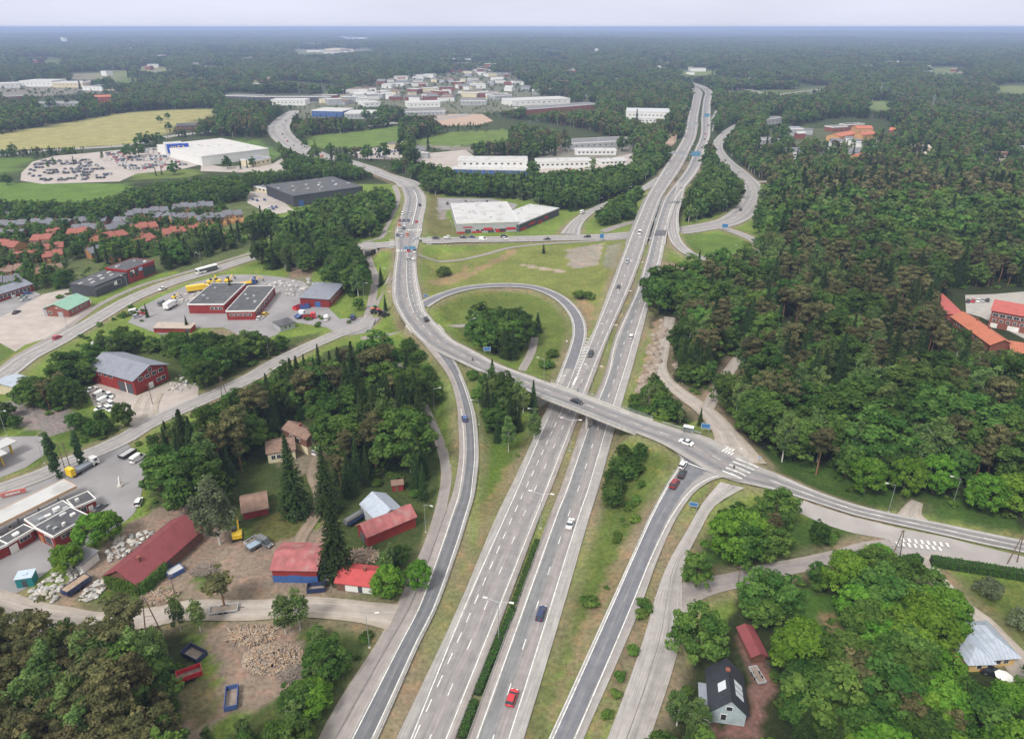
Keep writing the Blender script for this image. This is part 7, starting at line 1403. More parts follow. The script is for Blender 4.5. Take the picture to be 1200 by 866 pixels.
# parked ones
for px, to, kind, color, lab in (
 ((107.5,458),(116,454),'sedan','white','white car parked left of the van cluster by the red workshop'), ((118,464),(126,460),'van','white','white van parked at the top of the cluster by the red workshop'), ((129,465),(134,470),'hatch','white','white car squeezed behind the vans by the red workshop'), ((123,471),(131,467),'van','white','white van in the middle of the cluster by the red workshop'), ((119,480),(127,477),'sedan','white','white car at the front of the cluster by the red workshop'), ((131,475),(137,480),'wagon','white','white car at the right of the cluster by the red workshop'), ((128,481),(134,485),'hatch','white','small white car beside the round tree by the red workshop'),
 ((162,539),(171,533),'van','white','white van parked on the fuel station forecourt'), ((175.5,547),(184,541),'sedan','silver','silver car half under the trees on the forecourt'), ((117,596.5),(124,592),'sedan','grey','grey car parked by the white bay next to the shop'), ((163,590),(166,583),'hatch','white','white car at the tree edge of the forecourt'),
 ((17,459),(24,455),'sedan','black','black car by the cream shed at the left edge'), ((20.5,464),(28,459),'hatch','silver','silver car by the cream shed at the left edge'), ((374,530),(381,525),'van','white','white van parked beside the brown house'), ((384.5,674),(386,668),'wagon','silver','silver car between the red roofed sheds'), ((310,638),(318,642),'van','grey','blue grey pickup like van near the farm track'), ((1129,724),(1127,713),'wagon','silver','silver car parked on the gravel driveway'), ((1162,789),(1172,791),'sedan','black','black car in front of the yellow house'),
 ((414,374),(417,367),'van','navy','dark blue van parked beside the building yard'), ((382.5,374.5),(384,370),'van','white','white van at the gate of the building yard'), ((305,374),(311,371),'hatch','white','white car parked in front of the right red shop block'), ((311,369.5),(317,366),'hatch','yellow','yellow car parked in front of the right red shop block'), ((20,366),(30,361),'sedan','black','black car at the edge of the dirt lot') if False else ((19.5,367),(28,362),'sedan','black','black car at the edge of the gravel lot'), ((27,349),(38,346),'sedan','palegreen','pale green car by the low red building'), ((30,352),(41,349),'sedan','silver','silver car by the low red building'), ((33,345),(42,343),'hatch','blue','blue car by the low red building'), ((94,419),(103,419),'sedan','white','white car parked by the pale green shed'), ((158,367),(166,365),'van','white','white van under the trees at the van yard'), ((161,372),(168,370),'hatch','silver','silver car under the trees at the van yard'), ((166,369),(174,367),'sedan','red','red car under the trees at the van yard'), ((190,357),(197,352),'van','grey','dark van next to the white camper')):
    p = P(*px); q_ = P(*to); car(p[0], p[1], p[2] + .08, math.atan2(q_[1]-p[1], q_[0]-p[0]), kind, color, lab, None, 'van' if kind == 'van' else 'car')
for i, (x, y, c) in enumerate(((1134,354,'black'),(1140,353.8,'red'),(1146,353.6,'white'),(1151.5,353.3,'silver'),(1157,353,'black'))):
    p = P(x, y); q_ = P(x + 2, y - 4); car(p[0], p[1], p[2] + .08, math.atan2(q_[1]-p[1], q_[0]-p[0]), 'sedan', c, '%s car parked behind the brick apartments, %s from the left' % (c, ['first','second','third','fourth','fifth'][i]), 'cars parked behind the brick apartments')
# store car parks: small copies without parts
small = {}
for color in ('white', 'silver', 'black', 'grey', 'red', 'blue', 'navy'):
    mb = MB(); loft(mb, [(-2.2, .3, .75, .8, .75), (-2.1, .25, .85, .88, .82), (1.2, .25, .86, .88, .82), (2.15, .3, .65, .82, .75)], 0); loft(mb, [(-1.7, .85, .9, .8, .78), (-1.2, .85, 1.4, .82, .65), (.2, .85, 1.4, .82, .65), (1.0, .85, .9, .8, .75)], 1); mb.box(-1.15, .15, -.62, .62, 1.4, 1.44, 0)
    for sx in (-1.4, 1.3):
        for sy in (-.8, .8): mb.tube((sx, sy - .1, .32), (sx, sy + .1, .32), .32, n=8, m=2)
    small[color] = mb.mesh('parked_car', [PAINT[color], glassm(), tyre])
def lot(poly, dens, rz, where, group, pal_):
    W_ = [P0(a, b_, 0) for a, b_ in poly]; X0, X1 = min(p[0] for p in W_), max(p[0] for p in W_); Y0, Y1 = min(p[1] for p in W_), max(p[1] for p in W_); ca, sa = math.cos(rz), math.sin(rz); cx, cy = (X0 + X1)/2, (Y0 + Y1)/2; R_ = max(X1-X0, Y1-Y0); n = 0
    v = -R_
    while v < R_:
        for row_ in (0, 5.2):
            u = -R_
            while u < R_:
                x = cx + u * ca - (v + row_) * sa; y = cy + u * sa + (v + row_) * ca; qx, qy = PIX(x, y, 0)
                if inpoly(np.array([qx]), np.array([qy]), poly)[0] and rr.random() < dens and math.sin(u * .05 + v) > -.75:
                    c = rr.choice(pal_); o = bpy.data.objects.new('parked_car', small[c]); C.objects.link(o); o.location = (x, y, .3 + float(H(x, y)[0])); o.rotation_euler = (0, 0, rz + math.pi/2 + rr.choice((0, math.pi)) + rr.gauss(0, .03)); n += 1
                    tag(o, '%s car parked in rows %s' % (c, where), 'car', group)
                u += 2.7
        v += 17
    return n
n1_ = lot([(120,181),(150,177),(180,175),(205,188),(222,194),(205,196),(150,200),(130,190)], .6, .15, 'on the furniture store car park near the entrance', 'cars on the furniture store car park', ['white','silver','silver','white','grey','black','red','blue'])
n2_ = lot([(32,203),(45,190),(98,184),(112,192),(135,208),(95,212),(45,213)], .5, .15, 'on the left part of the furniture store car park', 'cars on the left part of the car park', ['black','grey','black','navy','silver'])
n3_ = lot([(518,234),(575,234),(600,241),(575,243),(527,243)], 0.45, .03, 'behind the white roofed store', 'cars behind the white roofed store', ['white','silver','black','red','white'])
n4_ = lot([(408,180),(455,173),(472,177),(455,185),(420,185)], .5, .1, 'on the lot beside the green field', 'cars on the lot by the green field', ['white','silver','black','white','blue'])
n5_ = lot([(534,200),(620,199.5),(700,198),(700,200),(620,203),(545,205)], .3, .02, 'before the far showrooms', 'cars before the far showrooms', ['white','silver','blue','red','black'])
n6_ = lot([(293,227),(316,226),(330,240),(318,248),(295,238)], .35, .4, 'on the lot left of the dark warehouse', 'cars by the dark warehouse', ['white','silver','blue','blue'])
print('lot cars', n1_, n2_, n3_, n4_, n5_, n6_)
# bus, trucks, trailers
def wheels(o, xs_, W, r=.5):
    w_ = MB(); w_.tube((0, -.15, 0), (0, .15, 0), r, n=14); me = w_.mesh('wheel', [tyre])
    for x in xs_:
        for s in (-1, 1): q_ = obj('wheel', me, o); q_.location = (x, s * W, r)
def truck(px, to, label, load='flat', color='white', col2='blue', cat='truck', z=None, L=8.0, name='truck'):
    p = P(*px); q_ = P(*to); o = empty(name, (p[0], p[1], p[2] + .1), math.atan2(q_[1]-p[1], q_[0]-p[0]), label, cat)
    mb = MB(); mb.side([(L/2 - 2.1, .5), (L/2, .5), (L/2, 1.5), (L/2 - .3, 2.7), (L/2 - 2.1, 2.8)], -1.2, 1.2); mb.build('cab', PAINT[color], o)
    mb = MB(); mb.box(L/2 - .16, L/2 + .03, -1.05, 1.05, 1.55, 2.35); mb.box(L/2 - 1.5, L/2 - .6, -1.23, 1.23, 1.6, 2.4); mb.build('windows', glassm(), o)
    mb = MB(); mb.box(-L/2, L/2 - 2.1, -.5, .5, .6, .95); mb.build('chassis', dgrey, o)
    if load == 'flat': mb = MB(); mb.box(-L/2, L/2 - 2.3, -1.2, 1.2, .96, 1.15); mb.box(-L/2, L/2 - 2.3, -1.2, -1.12, 1.15, 1.6); mb.box(-L/2, L/2 - 2.3, 1.12, 1.2, 1.15, 1.6); mb.build('flatbed', PAINT[col2], o)
    elif load == 'lift': 
        mb = MB(); mb.box(-L/2 + 1.2, L/2 - 2.3, -1.2, 1.2, .96, 1.7); mb.build('bed', mat('steel_dark', (.2,.22,.26)), o); mb = MB(); mb.box(-L/2 - .3, -L/2 + 1.1, -1.25, 1.25, .7, 3.1); mb.build('yellow_tail_box', PAINT['yellow'], o)
    elif load == 'tank': mb = MB(); mb.tube((-L/2, 0, 1.75), (L/2 - 2.4, 0, 1.75), .85, n=16); mb.build('tank', PAINT[col2], o); mb = MB(); mb.box(-L/2 + .1, L/2 - 2.5, -1.2, 1.2, .96, 1.2); mb.build('bed', PAINT['navy'], o)
    elif load == 'box': mb = MB(); mb.box(-L/2, L/2 - 2.3, -1.25, 1.25, .96, 3.4); mb.build('cargo_box', PAINT[col2], o)
    wheels(o, (L/2 - 1.3, -L/2 + 1.2, -L/2 + 2.4), 1.05); return o
truck((99,551),(113,543), 'flatbed truck with yellow rear box parked beside the poplars', 'lift', 'white', L=9)
truck((420,609),(433,601), 'white cab tank truck with dark blue bed beside the silver roofed hall', 'tank', 'white', 'grey', L=8.5)
truck((352,372),(358,368), 'white truck with blue bed in the building yard', 'flat', 'white', 'blue', L=6)
truck((362.5,373.5),(370,373), 'small red flatbed in the building yard', 'flat', 'red', 'maroon', L=6)
truck((291,334),(298,333), 'blue truck with yellow frame behind the red shops', 'flat', 'blue', 'yellow', L=8)
truck((233,341.5),(243,340), 'long yellow container truck behind the left shop block', 'box', 'yellow', 'yellow', L=11)
truck((200.5,361),(207,357), 'white box camper truck at the van yard', 'box', 'white', 'white', L=8)
def bus(px, to, z, label):
    a, rz = heading(px, to, z); o = empty('bus', (a[0], a[1], a[2] + .2), rz, label, 'bus'); mb = MB(); mb.side([(-6, .35), (6, .35), (6.05, 1.6), (5.8, 3.0), (-6, 3.0)], -1.25, 1.25); mb.build('body', PAINT['white'], o)
    mb = MB(); mb.box(-5.6, 5.0, -1.28, 1.28, 1.45, 2.45); mb.box(5.75, 6.08, -1.1, 1.1, 1.3, 2.5); mb.build('windows', glassm(), o); mb = MB(); mb.box(-5.9, 1, -1.27, 1.27, .4, 1.3); mb.build('dark_rear_panel', PAINT['black'], o); mb = MB(); mb.box(-3, -1, -.7, .7, 3.0, 3.25); mb.build('roof_unit', white_t, o); wheels(o, (3.6, -3.2), 1.1, .48)
bus((243,319),(228,323),.1,'white and dark bus driving along the west road')
def trailer(px, to, label, color, L=6, W=2.3, h=1.2, load=None, name='trailer', wheels_=True, cat='trailer', open_=True, lift=.6):
    p = P(*px); q_ = P(*to); o = empty(name, (p[0], p[1], p[2] + .03), math.atan2(q_[1]-p[1], q_[0]-p[0]), label, cat); b0 = lift if wheels_ else .05; m = PAINT[color] if color in PAINT else color
    mb = MB(); mb.box(-L/2, L/2, -W/2, W/2, b0, b0 + .12); mb.build('floor_plate', mat('worn_plate', (.22,.18,.15), .8, .25, 1.2), o)
    mb = MB(); t_ = .09
    for q4 in ((-L/2, L/2, -W/2 - t_, -W/2), (-L/2, L/2, W/2, W/2 + t_), (-L/2 - t_, -L/2, -W/2 - t_, W/2 + t_), (L/2, L/2 + t_, -W/2 - t_, W/2 + t_)): mb.box(*q4, b0, b0 + h)
    for x in np.arange(-L/2, L/2 + .01, L/5): 
        for s in (-1, 1): mb.box(x - .05, x + .05, s*(W/2 + t_) - (.06 if s < 0 else 0), s*(W/2 + t_) + (.06 if s > 0 else 0), b0, b0 + h)
    mb.build('side_walls', m, o)
    if wheels_: wheels(o, (-.6, .5), W/2 - .05, .42); mb = MB(); mb.tube((L/2, 0, b0 + .05), (L/2 + 1.4, 0, .5), .07); mb.build('drawbar', dgrey, o)
    if load is not None: mb = MB(); mb.box(-L/2 + .01, L/2 - .01, -W/2 + .01, W/2 - .01, b0 + .13, b0 + h * .85); mb.build('load', load, o)
    return o
earth = mat('brown_load', (.3,.22,.16), .95, .3, 1.5)
trailer((228,768),(236,772), 'open blue skip lying aslant in the dirt yard', 'navy', 4.6, 2.6, 1.3, wheels_=False, name='skip', cat='skip')
trailer((223,794),(234,790), 'red farm trailer with raised sides in the dirt yard', 'red', 4.6, 2.2, 1.2, lift=.7)
trailer((272,820),(273,808), 'blue grey container skip with ribbed sides in the dirt yard', PAINT['blue'], 5, 2.2, 1.3, wheels_=False, name='skip', cat='skip')
trailer((263,716),(274,714.5), 'flat white and grey trailer on the farm road', 'silver', 6, 2.2, .4, lift=.6)
trailer((91,690),(101,683), 'long blue trailer with brown load among the stone bags', 'navy', 6, 2.3, 1.4, load=earth)
trailer((371,691),(382,690), 'dark blue skip in front of the red barn', 'navy', 4, 2.1, 1.3, wheels_=False, name='skip', cat='skip')
trailer((205.5,672),(213,668), 'pale blue covered skip beside the maroon barn', 'blue', 3.6, 2.4, 1.3, load=white_roof, wheels_=False, name='skip', cat='skip')
trailer((150,534),(158,529), 'dark open trailer parked beside the white van', 'black', 5, 2.2, .9, load=mat('grey_load', (.35,.35,.36)), lift=.5)
trailer((301,640),(308,636), 'grey boat like trailer by the farm machines', 'grey', 5, 2.2, .8, load=mat('tarp_blue_grey', (.25,.32,.4)), lift=.5); trailer((296,636),(302,632), 'small silver trailer by the farm machines', 'silver', 3.5, 1.8, .6, lift=.5)
trailer((350,362),(355,360), 'red container skip in the building yard', 'red', 5, 2.3, 1.6, wheels_=False, name='skip', cat='skip'); trailer((357,361.5),(361,361), 'blue container skip in the building yard', 'blue', 4, 2.3, 1.8, wheels_=False, name='skip', cat='skip')
trailer((887,793),(881,783), 'flat trailer with yellow toys and planks beside the brick path', 'silver', 4, 1.6, .5, lift=.4)
# kiosk, shelter, machines
def kiosk(px, label, m, rm_, w=3.6, d_=3.0, h=2.6, rz=.25, name='kiosk'):
    p = P(*px); o = empty(name, p, rz, label, name); mb = MB(); mb.box(-w/2, w/2, -d_/2, d_/2, -.1, h); mb.build('wall', m, o); mb = MB(); mb.box(-w/2 - .15, w/2 + .15, -d_/2 - .15, d_/2 + .15, h, h + .15); mb.box(-.5, .5, -.4, .4, h + .15, h + .3); mb.build('roof', rm_, o); mb = MB(); mb.box(-.5, .5, -d_/2 - .05, -d_/2 + .02, 0, 2); mb.build('door', dgrey, o)
kiosk((33,683), 'teal transformer kiosk with pale roof at the edge of the car bays', mat('teal_wall', (.02,.2,.22), .6), mat('pale_blue_roof', (.4,.48,.55), .5)); kiosk((60,369), 'small grey cabin beside the green roofed building', grey_w, grey_roof, 4, 3, 3.5)
p0_, p1_ = P0(800,508,5.6), P0(811,511,5.4); o = empty('bus_shelter', p0_, math.atan2(p1_[1]-p0_[1], p1_[0]-p0_[0]), 'white roofed glass bus shelter beside the crossing road', 'bus shelter'); Lq = float(np.linalg.norm(p1_ - p0_))
mb = MB(); mb.box(-.1, Lq + .1, 0, 1.6, 2.4, 2.52); mb.build('roof', white_t, o); mb = MB(); mb.box(0, Lq, 1.45, 1.5, -.6, 2.4); mb.box(0, .05, .2, 1.45, -.6, 2.4); mb.build('glass_wall', mat('shelter_glass', (.3,.38,.38), .15, .05, 1), o); mb = MB(); mb.box(.5, Lq - .5, 1.0, 1.35, .4, .48); mb.build('bench', brown_w, o)
def digger(px, label, rz, color='yellow', name='excavator', s=1.0):
    p = P(*px); o = empty(name, p, rz, label, name, None, (s, s, s)); mb = MB()
    for y in (-1, 1): mb.side([(-1.6, .2), (-1.3, 0), (1.3, 0), (1.6, .2), (1.6, .6), (1.3, .8), (-1.3, .8), (-1.6, .6)], y - .25, y + .25)
    mb.build('tracks', tyre, o); mb = MB(); mb.side([(-1.7, .9), (1.0, .9), (1.0, 1.6), (-.2, 2.0), (-1.7, 1.9)], -1.1, 1.1); mb.build('body', PAINT[color], o); mb = MB(); mb.side([(-.1, 1.65), (1.1, 1.65), (.9, 2.9), (-.1, 2.9)], .1, 1.0); mb.build('cab', glassm(), o)
    mb = MB(); mb.tube((.9, -.3, 1.5), (3.0, -.3, 3.6), .22, .18, 6); mb.tube((3.0, -.3, 3.6), (4.6, -.3, 1.6), .18, .14, 6); mb.build('arm', PAINT[color], o); mb = MB(); mb.side([(4.3, 1.7), (4.9, 1.5), (5.0, .9), (4.4, .7)], -.8, .2); mb.build('bucket', dgrey, o)
digger((247,333), 'yellow excavator in the machine row, left one', .6); digger((256,332), 'yellow excavator in the machine row, middle one', 2.4); digger((268,331), 'yellow excavator in the machine row, right one', 1.2); digger((279,630), 'yellow and blue tracked crane beside the farm sheds', 1.9, 'yellow', s=1.1); digger((205,350), 'small yellow loader among the stone samples', 1.0, s=.7); digger((298,331), 'yellow excavator beside the blue truck', .2)
def tractor(px, label, color, rz):
    p = P(*px); o = empty('tractor', p, rz, label, 'tractor'); mb = MB(); mb.side([(-.6, .9), (1.9, .9), (1.9, 1.5), (.4, 1.65), (-.6, 1.5)], -.45, .45); mb.build('body', PAINT[color], o); mb = MB(); mb.side([(-1.3, 1.1), (.3, 1.2), (.15, 2.6), (-1.1, 2.6)], -.75, .75); mb.build('cab', glassm(), o); mb = MB(); mb.box(-1.2, .25, -.8, .8, 2.6, 2.72); mb.build('roof', PAINT[color], o)
    for x, r, w_ in ((-.9, .85, .95), (1.5, .5, .75)):
        for s in (-1, 1): mb = MB(); mb.tube((x, s*w_ - .2, r), (x, s*w_ + .2, r), r, n=14); mb.build('wheel', tyre, o)
for px, c, rz, lab in (((437,367),'orange',2,'orange tractor in the group below the curving road'),((441,364),'green',.5,'green tractor in the group below the curving road'),((444,368),'red',1.2,'red tractor in the group below the curving road'),((452,371),'black',0,'dark tractor parked apart below the curving road')): tractor(px, lab, c, rz)
# ---------------------------------------------------------------- street lamps, signs, poles
pole_m = mat('lamp_post_steel', (.38,.4,.41), .5, .08, 1, metal=.5); wood_m = mat('weathered_wood_pole', (.16,.12,.09), .9, .2, 2)
def lamp_proto(arms):
    o = empty('street_lamp', (0, 0, 0)); mb = MB(); mb.tube((0,0,-.3), (0,0,11), .1, .06, 8); mb.build('post', pole_m, o)
    for s in arms:
        mb = MB(); mb.tube((0,0,10.9), (s * 2.6, 0, 11.5), .06, .05, 6); mb.build('arm', pole_m, o); mb = MB(); mb.box(s*2.9 - .5, s*2.9 + .5, -.2, .2, 11.42, 11.6); h_ = mb.build('lamp_head', mat('lamp_head_grey', (.6,.6,.58), .5), o)
    mb = MB(); mb.box(-.3, .3, -.3, .3, -.2, .15); mb.build('base', concrete, o); return o
LD = lamp_proto((-1, 1)); LS_ = lamp_proto((1,)); first = {id(LD): True, id(LS_): True}
def lamp(proto, x, y, z, rz, label, group, s=1):
    if first[id(proto)]: o = proto; first[id(proto)] = False
    else: o = copy_tree(proto)
    o.location = (x, y, z); o.rotation_euler = (0, 0, rz); o.scale = (s, s, s); return tag(o, label, 'street lamp', group)
LCr, RCr = ROADS['LC'], ROADS['RC']; med = []
for r, key in ((LCr, 'R'),): pts = r[key]
cen = [((r[6] + r[7]) / 2, r[0], r[12]) for r in MW]; cp_ = spl([P0(*c) for c in cen], step=2); s = np.concatenate(([0], np.cumsum(np.linalg.norm(np.diff(cp_, axis=0), axis=1))))
b0 = P0(580.7, 754, .1); i0 = int(np.argmin(np.linalg.norm(cp_ - b0, axis=1))); k = 0; start = s[i0] - 40
ordn = ['nearest', 'second', 'third', 'fourth', 'fifth', 'sixth', 'seventh', 'eighth', 'ninth', 'tenth', 'eleventh', 'twelfth', 'thirteenth', 'fourteenth', 'fifteenth', 'sixteenth', 'seventeenth', 'eighteenth']
for v in np.arange(s[i0], min(s[-1], s[i0] + 40 * 17), 40.0):
    c = np.array([np.interp(v, s, cp_[:, j]) for j in range(3)]); c2 = np.array([np.interp(v + 2, s, cp_[:, j]) for j in range(3)]); rz = math.atan2(c2[1]-c[1], c2[0]-c[0]) - math.pi/2
    p_, q_ = PIX(c[0], c[1], c[2])
    if abs(q_ - 490) > 12: lamp(LD, c[0], c[1], max(c[2] - .1, float(H(c[0], c[1])[0])), rz, 'double armed street lamp in the motorway median, %s from the camera' % ordn[k], 'double street lamps in the median')
    k += 1
for px, py, tx, ty, lab in ((433,758.5,437,724,'grey single street lamp beside the slip road footpath below the farm road'),(499,623.5,502,595,'grey single street lamp beside the footpath at the long red barn'),(627.6,508,630,486,'street lamp at the foot of the west bridge bank'),(509,482,507,470,'street lamp at the bend of the footpath'),(551,398,527,387,'street lamp beside the footpath bridge of the curving road'),(1041,600,1040,582,'street lamp on the bank at the driveway stub'),(1116,592,1116,575,'street lamp on the bank near the right edge'),(873,558,888,533,'street lamp at the zebra crossing on the junction'),(637,462,639,440,'street lamp on the west end of the bridge'),(548,440,575,481,'street lamp between slip road and bridge road'),(668,468,665,440,'street lamp on the bridge parapet') ,(427,352,427,340,'street lamp beside the building yard path'),(52,543,47,519,'street lamp beside the side road bend'),(8,510,5,493,'street lamp at the gravel bank')):
    a = P(px, py); t_ = P(tx, ty); z = max(a[2], road_z(a[0], a[1]) if near_road(a[0], a[1], .3) else a[2])
    lamp(LS_, a[0], a[1], z, math.atan2(200 - a[1], 20 - a[0]) * 0 + random.uniform(-.5, .5) + (0 if a[0] < 0 else math.pi), lab, 'single street lamps', .8)
def roadlamps(nme, u, a, b_, stp, lab, flip, sc=.85):
    r = ROADS[nme]; sel = (r['idx'] >= a) & (r['idx'] <= b_); pts = (r['L'] * (1 - u) + r['R'] * u)[sel]; ss = np.concatenate(([0], np.cumsum(np.linalg.norm(np.diff(pts, axis=0), axis=1)))); k = 0
    for v in np.arange(stp/2, ss[-1], stp):
        c = np.array([np.interp(v, ss, pts[:, j]) for j in range(3)]); c2 = np.array([np.interp(v + 1, ss, pts[:, j]) for j in range(3)]); rz = math.atan2(c2[1]-c[1], c2[0]-c[0]) + (math.pi/2 if flip else -math.pi/2)
        lamp(LS_, c[0], c[1], c[2] - .15, rz, lab % ordn[k % 18], 'single street lamps', sc); k += 1
roadlamps('NORTHCROSS', -.06, 0, 14, 42, 'street lamp along the north cross road, %s from the junction', True); roadlamps('WESTLEG', 1.1, 4, 14, 45, 'street lamp along the west road, %s from the junction', False); roadlamps('NORTHROAD', -.04, 1, 12, 55, 'street lamp along the wide north road, %s from the junction', False); roadlamps('NWRAMP', -.1, 1, 7, 40, 'street lamp along the north west ramp, %s from the motorway', True); roadlamps('NERAMP', 1.1, 4, 9, 40, 'street lamp along the curved east ramp, %s from the bridge', True); roadlamps('MAIN', -.05, 4.4, 9, 35, 'street lamp on the outer side of the curving road, %s from the junction', False); roadlamps('SLIP', 1.12, 3, 8, 42, 'street lamp along the slip road, %s from the fork', False, .8)
def sign(px, z, w, h, zc, label, m=None, rz=None, posts=2, to=None, name='road_sign'):
    w *= .8; h *= .8
    p = P0(px[0], px[1], z) if z else P(*px); g = float(H(p[0], p[1])[0]); zb = min(g, p[2]); rz = math.atan2(p[0], -p[1] * -1) * -1 if rz is None else rz
    o = empty(name, (p[0], p[1], zb), rz, label, 'sign'); top = p[2] - zb + zc
    for k in range(posts): x = (-w * .35 + k * w * .7) if posts > 1 else 0; mb = MB(); mb.tube((x, .08, -.3), (x, .08, top + h/2), .07, n=6); mb.build('post', pole_m, o)
    mb = MB(); mb.box(-w/2, w/2, -.03, .03, top - h/2, top + h/2); f = mb.build('sign_board', m or blue_sign, o); mb = MB(); t_ = .1
    for a, b_, c, d_ in ((-w/2+.08, w/2-.08, top+h/2-.08-t_, top+h/2-.08), (-w/2+.08, w/2-.08, top-h/2+.08, top-h/2+.08+t_), (-w/2+.08, -w/2+.08+t_, top-h/2+.18, top+h/2-.18), (w/2-.08-t_, w/2-.08, top-h/2+.18, top+h/2-.18)): mb.box(a, b_, -.05, -.032, c, d_)
    mb.build('border', paint, f); return o
sign((812,598), 0, 3.0, 1.8, 2.0, 'blue direction sign on the grass between exit ramp and local road'); sign((826,508), 0, 3.6, 2.4, 2.6, 'blue and white information board behind the bus shelter'); sign((571,416), 0, 3.6, 2.2, 2.4, 'blue direction sign on the grass below the footpath in the loop'); sign((499,350.5), 4, 2.8, 1.6, 1.6, 'blue direction sign at the nose of the loop ramp entry')
sign((705,283), 0, 3.5, 4, 3.4, 'blue direction sign beside the north cross road'); sign((849,271), 0, 5, 3.2, 3.6, 'large blue direction sign east of the motorway bridges'); sign((889,543), 4, .9, .9, 2.2, 'small blue sign at the zebra crossing', posts=1)
w1 = mat('white_sign', (.75,.75,.75), .5)
for px, lab in (((549.5,322),'small white marker sign in the meadow')if False else ((588,470),'small traffic sign at the top of the west bank'), ((664,405),'small traffic sign inside the nose of the loop ramp'), ((790,478),'small sign at the gravel road by the bridge')): sign(px, 0, .8, .8, 2.0, lab, w1, posts=1)
def gantry(nme, idx, label, u0=-.05, u1=1.05, panels=((.35, .75, 3),), back=False, hgt=6.2):
    r = ROADS[nme]; i = int(np.argmin(abs(r['idx'] - idx))); A = r['L'][i] * (1-u0) + r['R'][i] * u0; B = r['L'][i] * (1-u1) + r['R'][i] * u1
    if A[0] > B[0]: A, B = B, A
    L = float(np.linalg.norm(B - A)); rz = math.atan2(B[1]-A[1], B[0]-A[0]); o = empty('sign_gantry', A, rz, label, 'gantry')
    for x in (0, L): mb = MB(); mb.tube((x, 0, -1), (x, 0, hgt + .4), .2, n=8); mb.build('post', pole_m, o)
    mb = MB(); mb.box(0, L, -.25, .25, hgt, hgt + .5); mb.build('crossbeam', pole_m, o)
    for a, b_, h in panels: 
        mb = MB(); mb.box(a * L, b_ * L, -.4, -.3, hgt - h/2 + .6, hgt + h/2 + .6); f = mb.build('sign_board', mat('grey_sign_back', (.3,.32,.34)) if back else mat('bright_blue_sign', (.1,.24,.36), .5), o)
gantry('MAIN', 6.2, 'blue lane signs on a gantry south of the signal junction', .42, 1.03, ((.05,.35,1.6),(.4,.95,1.8)), hgt=5.6); gantry('RC', 13.35, 'gantry with blue sign over the east carriageway, nearer one', panels=((.1,.75,4.5),), hgt=7); gantry('RC', 15.7, 'gantry with blue sign over the east carriageway, farther one', panels=((.3,.8,4.5),), hgt=7); gantry('LC', 13.4, 'gantry seen from behind over the west carriageway, nearer one', panels=((.15,.4,2.6),(.55,.9,2.6)), back=True, hgt=7); gantry('LC', 15.3, 'gantry seen from behind over the west carriageway, farther one', panels=((.15,.4,2.6),(.55,.9,2.6)), back=True, hgt=7)
def apole(px, label, h=9, spread=2.6, rz=.2):
    p = P(*px); o = empty('utility_pole', p, rz, label, 'utility pole')
    for s in (-1, 1): mb = MB(); mb.tube((s * spread / 2, 0, -.3), (s * .12, 0, h), .15, .1, 8); mb.build('pole', wood_m, o)
    mb = MB(); mb.tube((-spread*.3, 0, h*.4), (spread*.3, 0, h*.4), .06); mb.tube((-.8, 0, h - .3), (.8, 0, h - .3), .07); mb.build('crossbar', wood_m, o)
apole((178.5,737), 'A shaped wooden utility pole standing beside the farm road', 9.5, 3); apole((1049,655), 'A shaped wooden utility pole beside the short hedge', 9, 2.6); apole((1186,660), 'A shaped wooden utility pole above the long hedge', 8.5, 3); apole((263,465), 'A shaped wooden utility pole beside the side road', 8, 2)
def pole(px, label, h=9):
    p = P(*px); o = empty('utility_pole', p, 0, label, 'utility pole'); mb = MB(); mb.tube((0,0,-.3), (0,0,h), .14, .09, 8); mb.build('pole', wood_m, o); mb = MB(); mb.box(-.7, .7, -.05, .05, h - .6, h - .45); mb.build('crossbar', wood_m, o)
for px, h, lab in (((863,694),8,'wooden pole beside the lane'),((179,474),8,'wooden pole in the workshop yard'),((76,549),9,'wooden pole between the two poplars'),((82,547),9,'second wooden pole between the two poplars'),((237,448),10,'wooden pole by the side road bushes'),((206,700),7,'wooden pole beside the maroon barn'),((388,515),11,'pale wooden pole behind the white van in the wood clearing'),((43,322),12,'thin mast between the low row houses'),((104,310),10,'thin white mast above the garden trees'),((409,278),11,'mast at the left end of the short bridge')): pole(px, lab, h)
# price totem and low red sign by the fuel station
p = P(17,581); o = empty('sign_board', p, .5, 'low red and white sign board on the grass by the fuel station', 'sign'); mb = MB(); mb.box(-3, 3, -.15, .15, .4, 1.8); mb.build('panel', mat('faded_red_sign', (.5,.16,.14)), o); mb = MB(); mb.box(-2, 1.6, -.19, -.153, .8, 1.3); mb.build('white_band', paint, o)
for x in (-2.6, 2.6): mb = MB(); mb.box(x - .1, x + .1, -.1, .1, -.2, .4); mb.build('post', pole_m, o)
p = P(141,570); o = empty('statue', p, .4, 'white rocket like figure on the paved island of the forecourt', 'statue'); mb = MB(); mb.tube((0,0,0), (0,0,.5), .9, .8, 10); mb.build('plinth', concrete, o); mb = MB(); mb.tube((0,0,.5), (.2,0,2.6), .35, .3, 10); mb.tube((.2,0,2.6), (.3,0,3.4), .3, .08, 10); mb.build('figure', white_t, o); mb = MB(); mb.tube((.1,0,1.6), (1.3,-.2,1.3), .14, .1, 6); mb.build('arm', mat('brown_detail', (.3,.18,.1)), o)
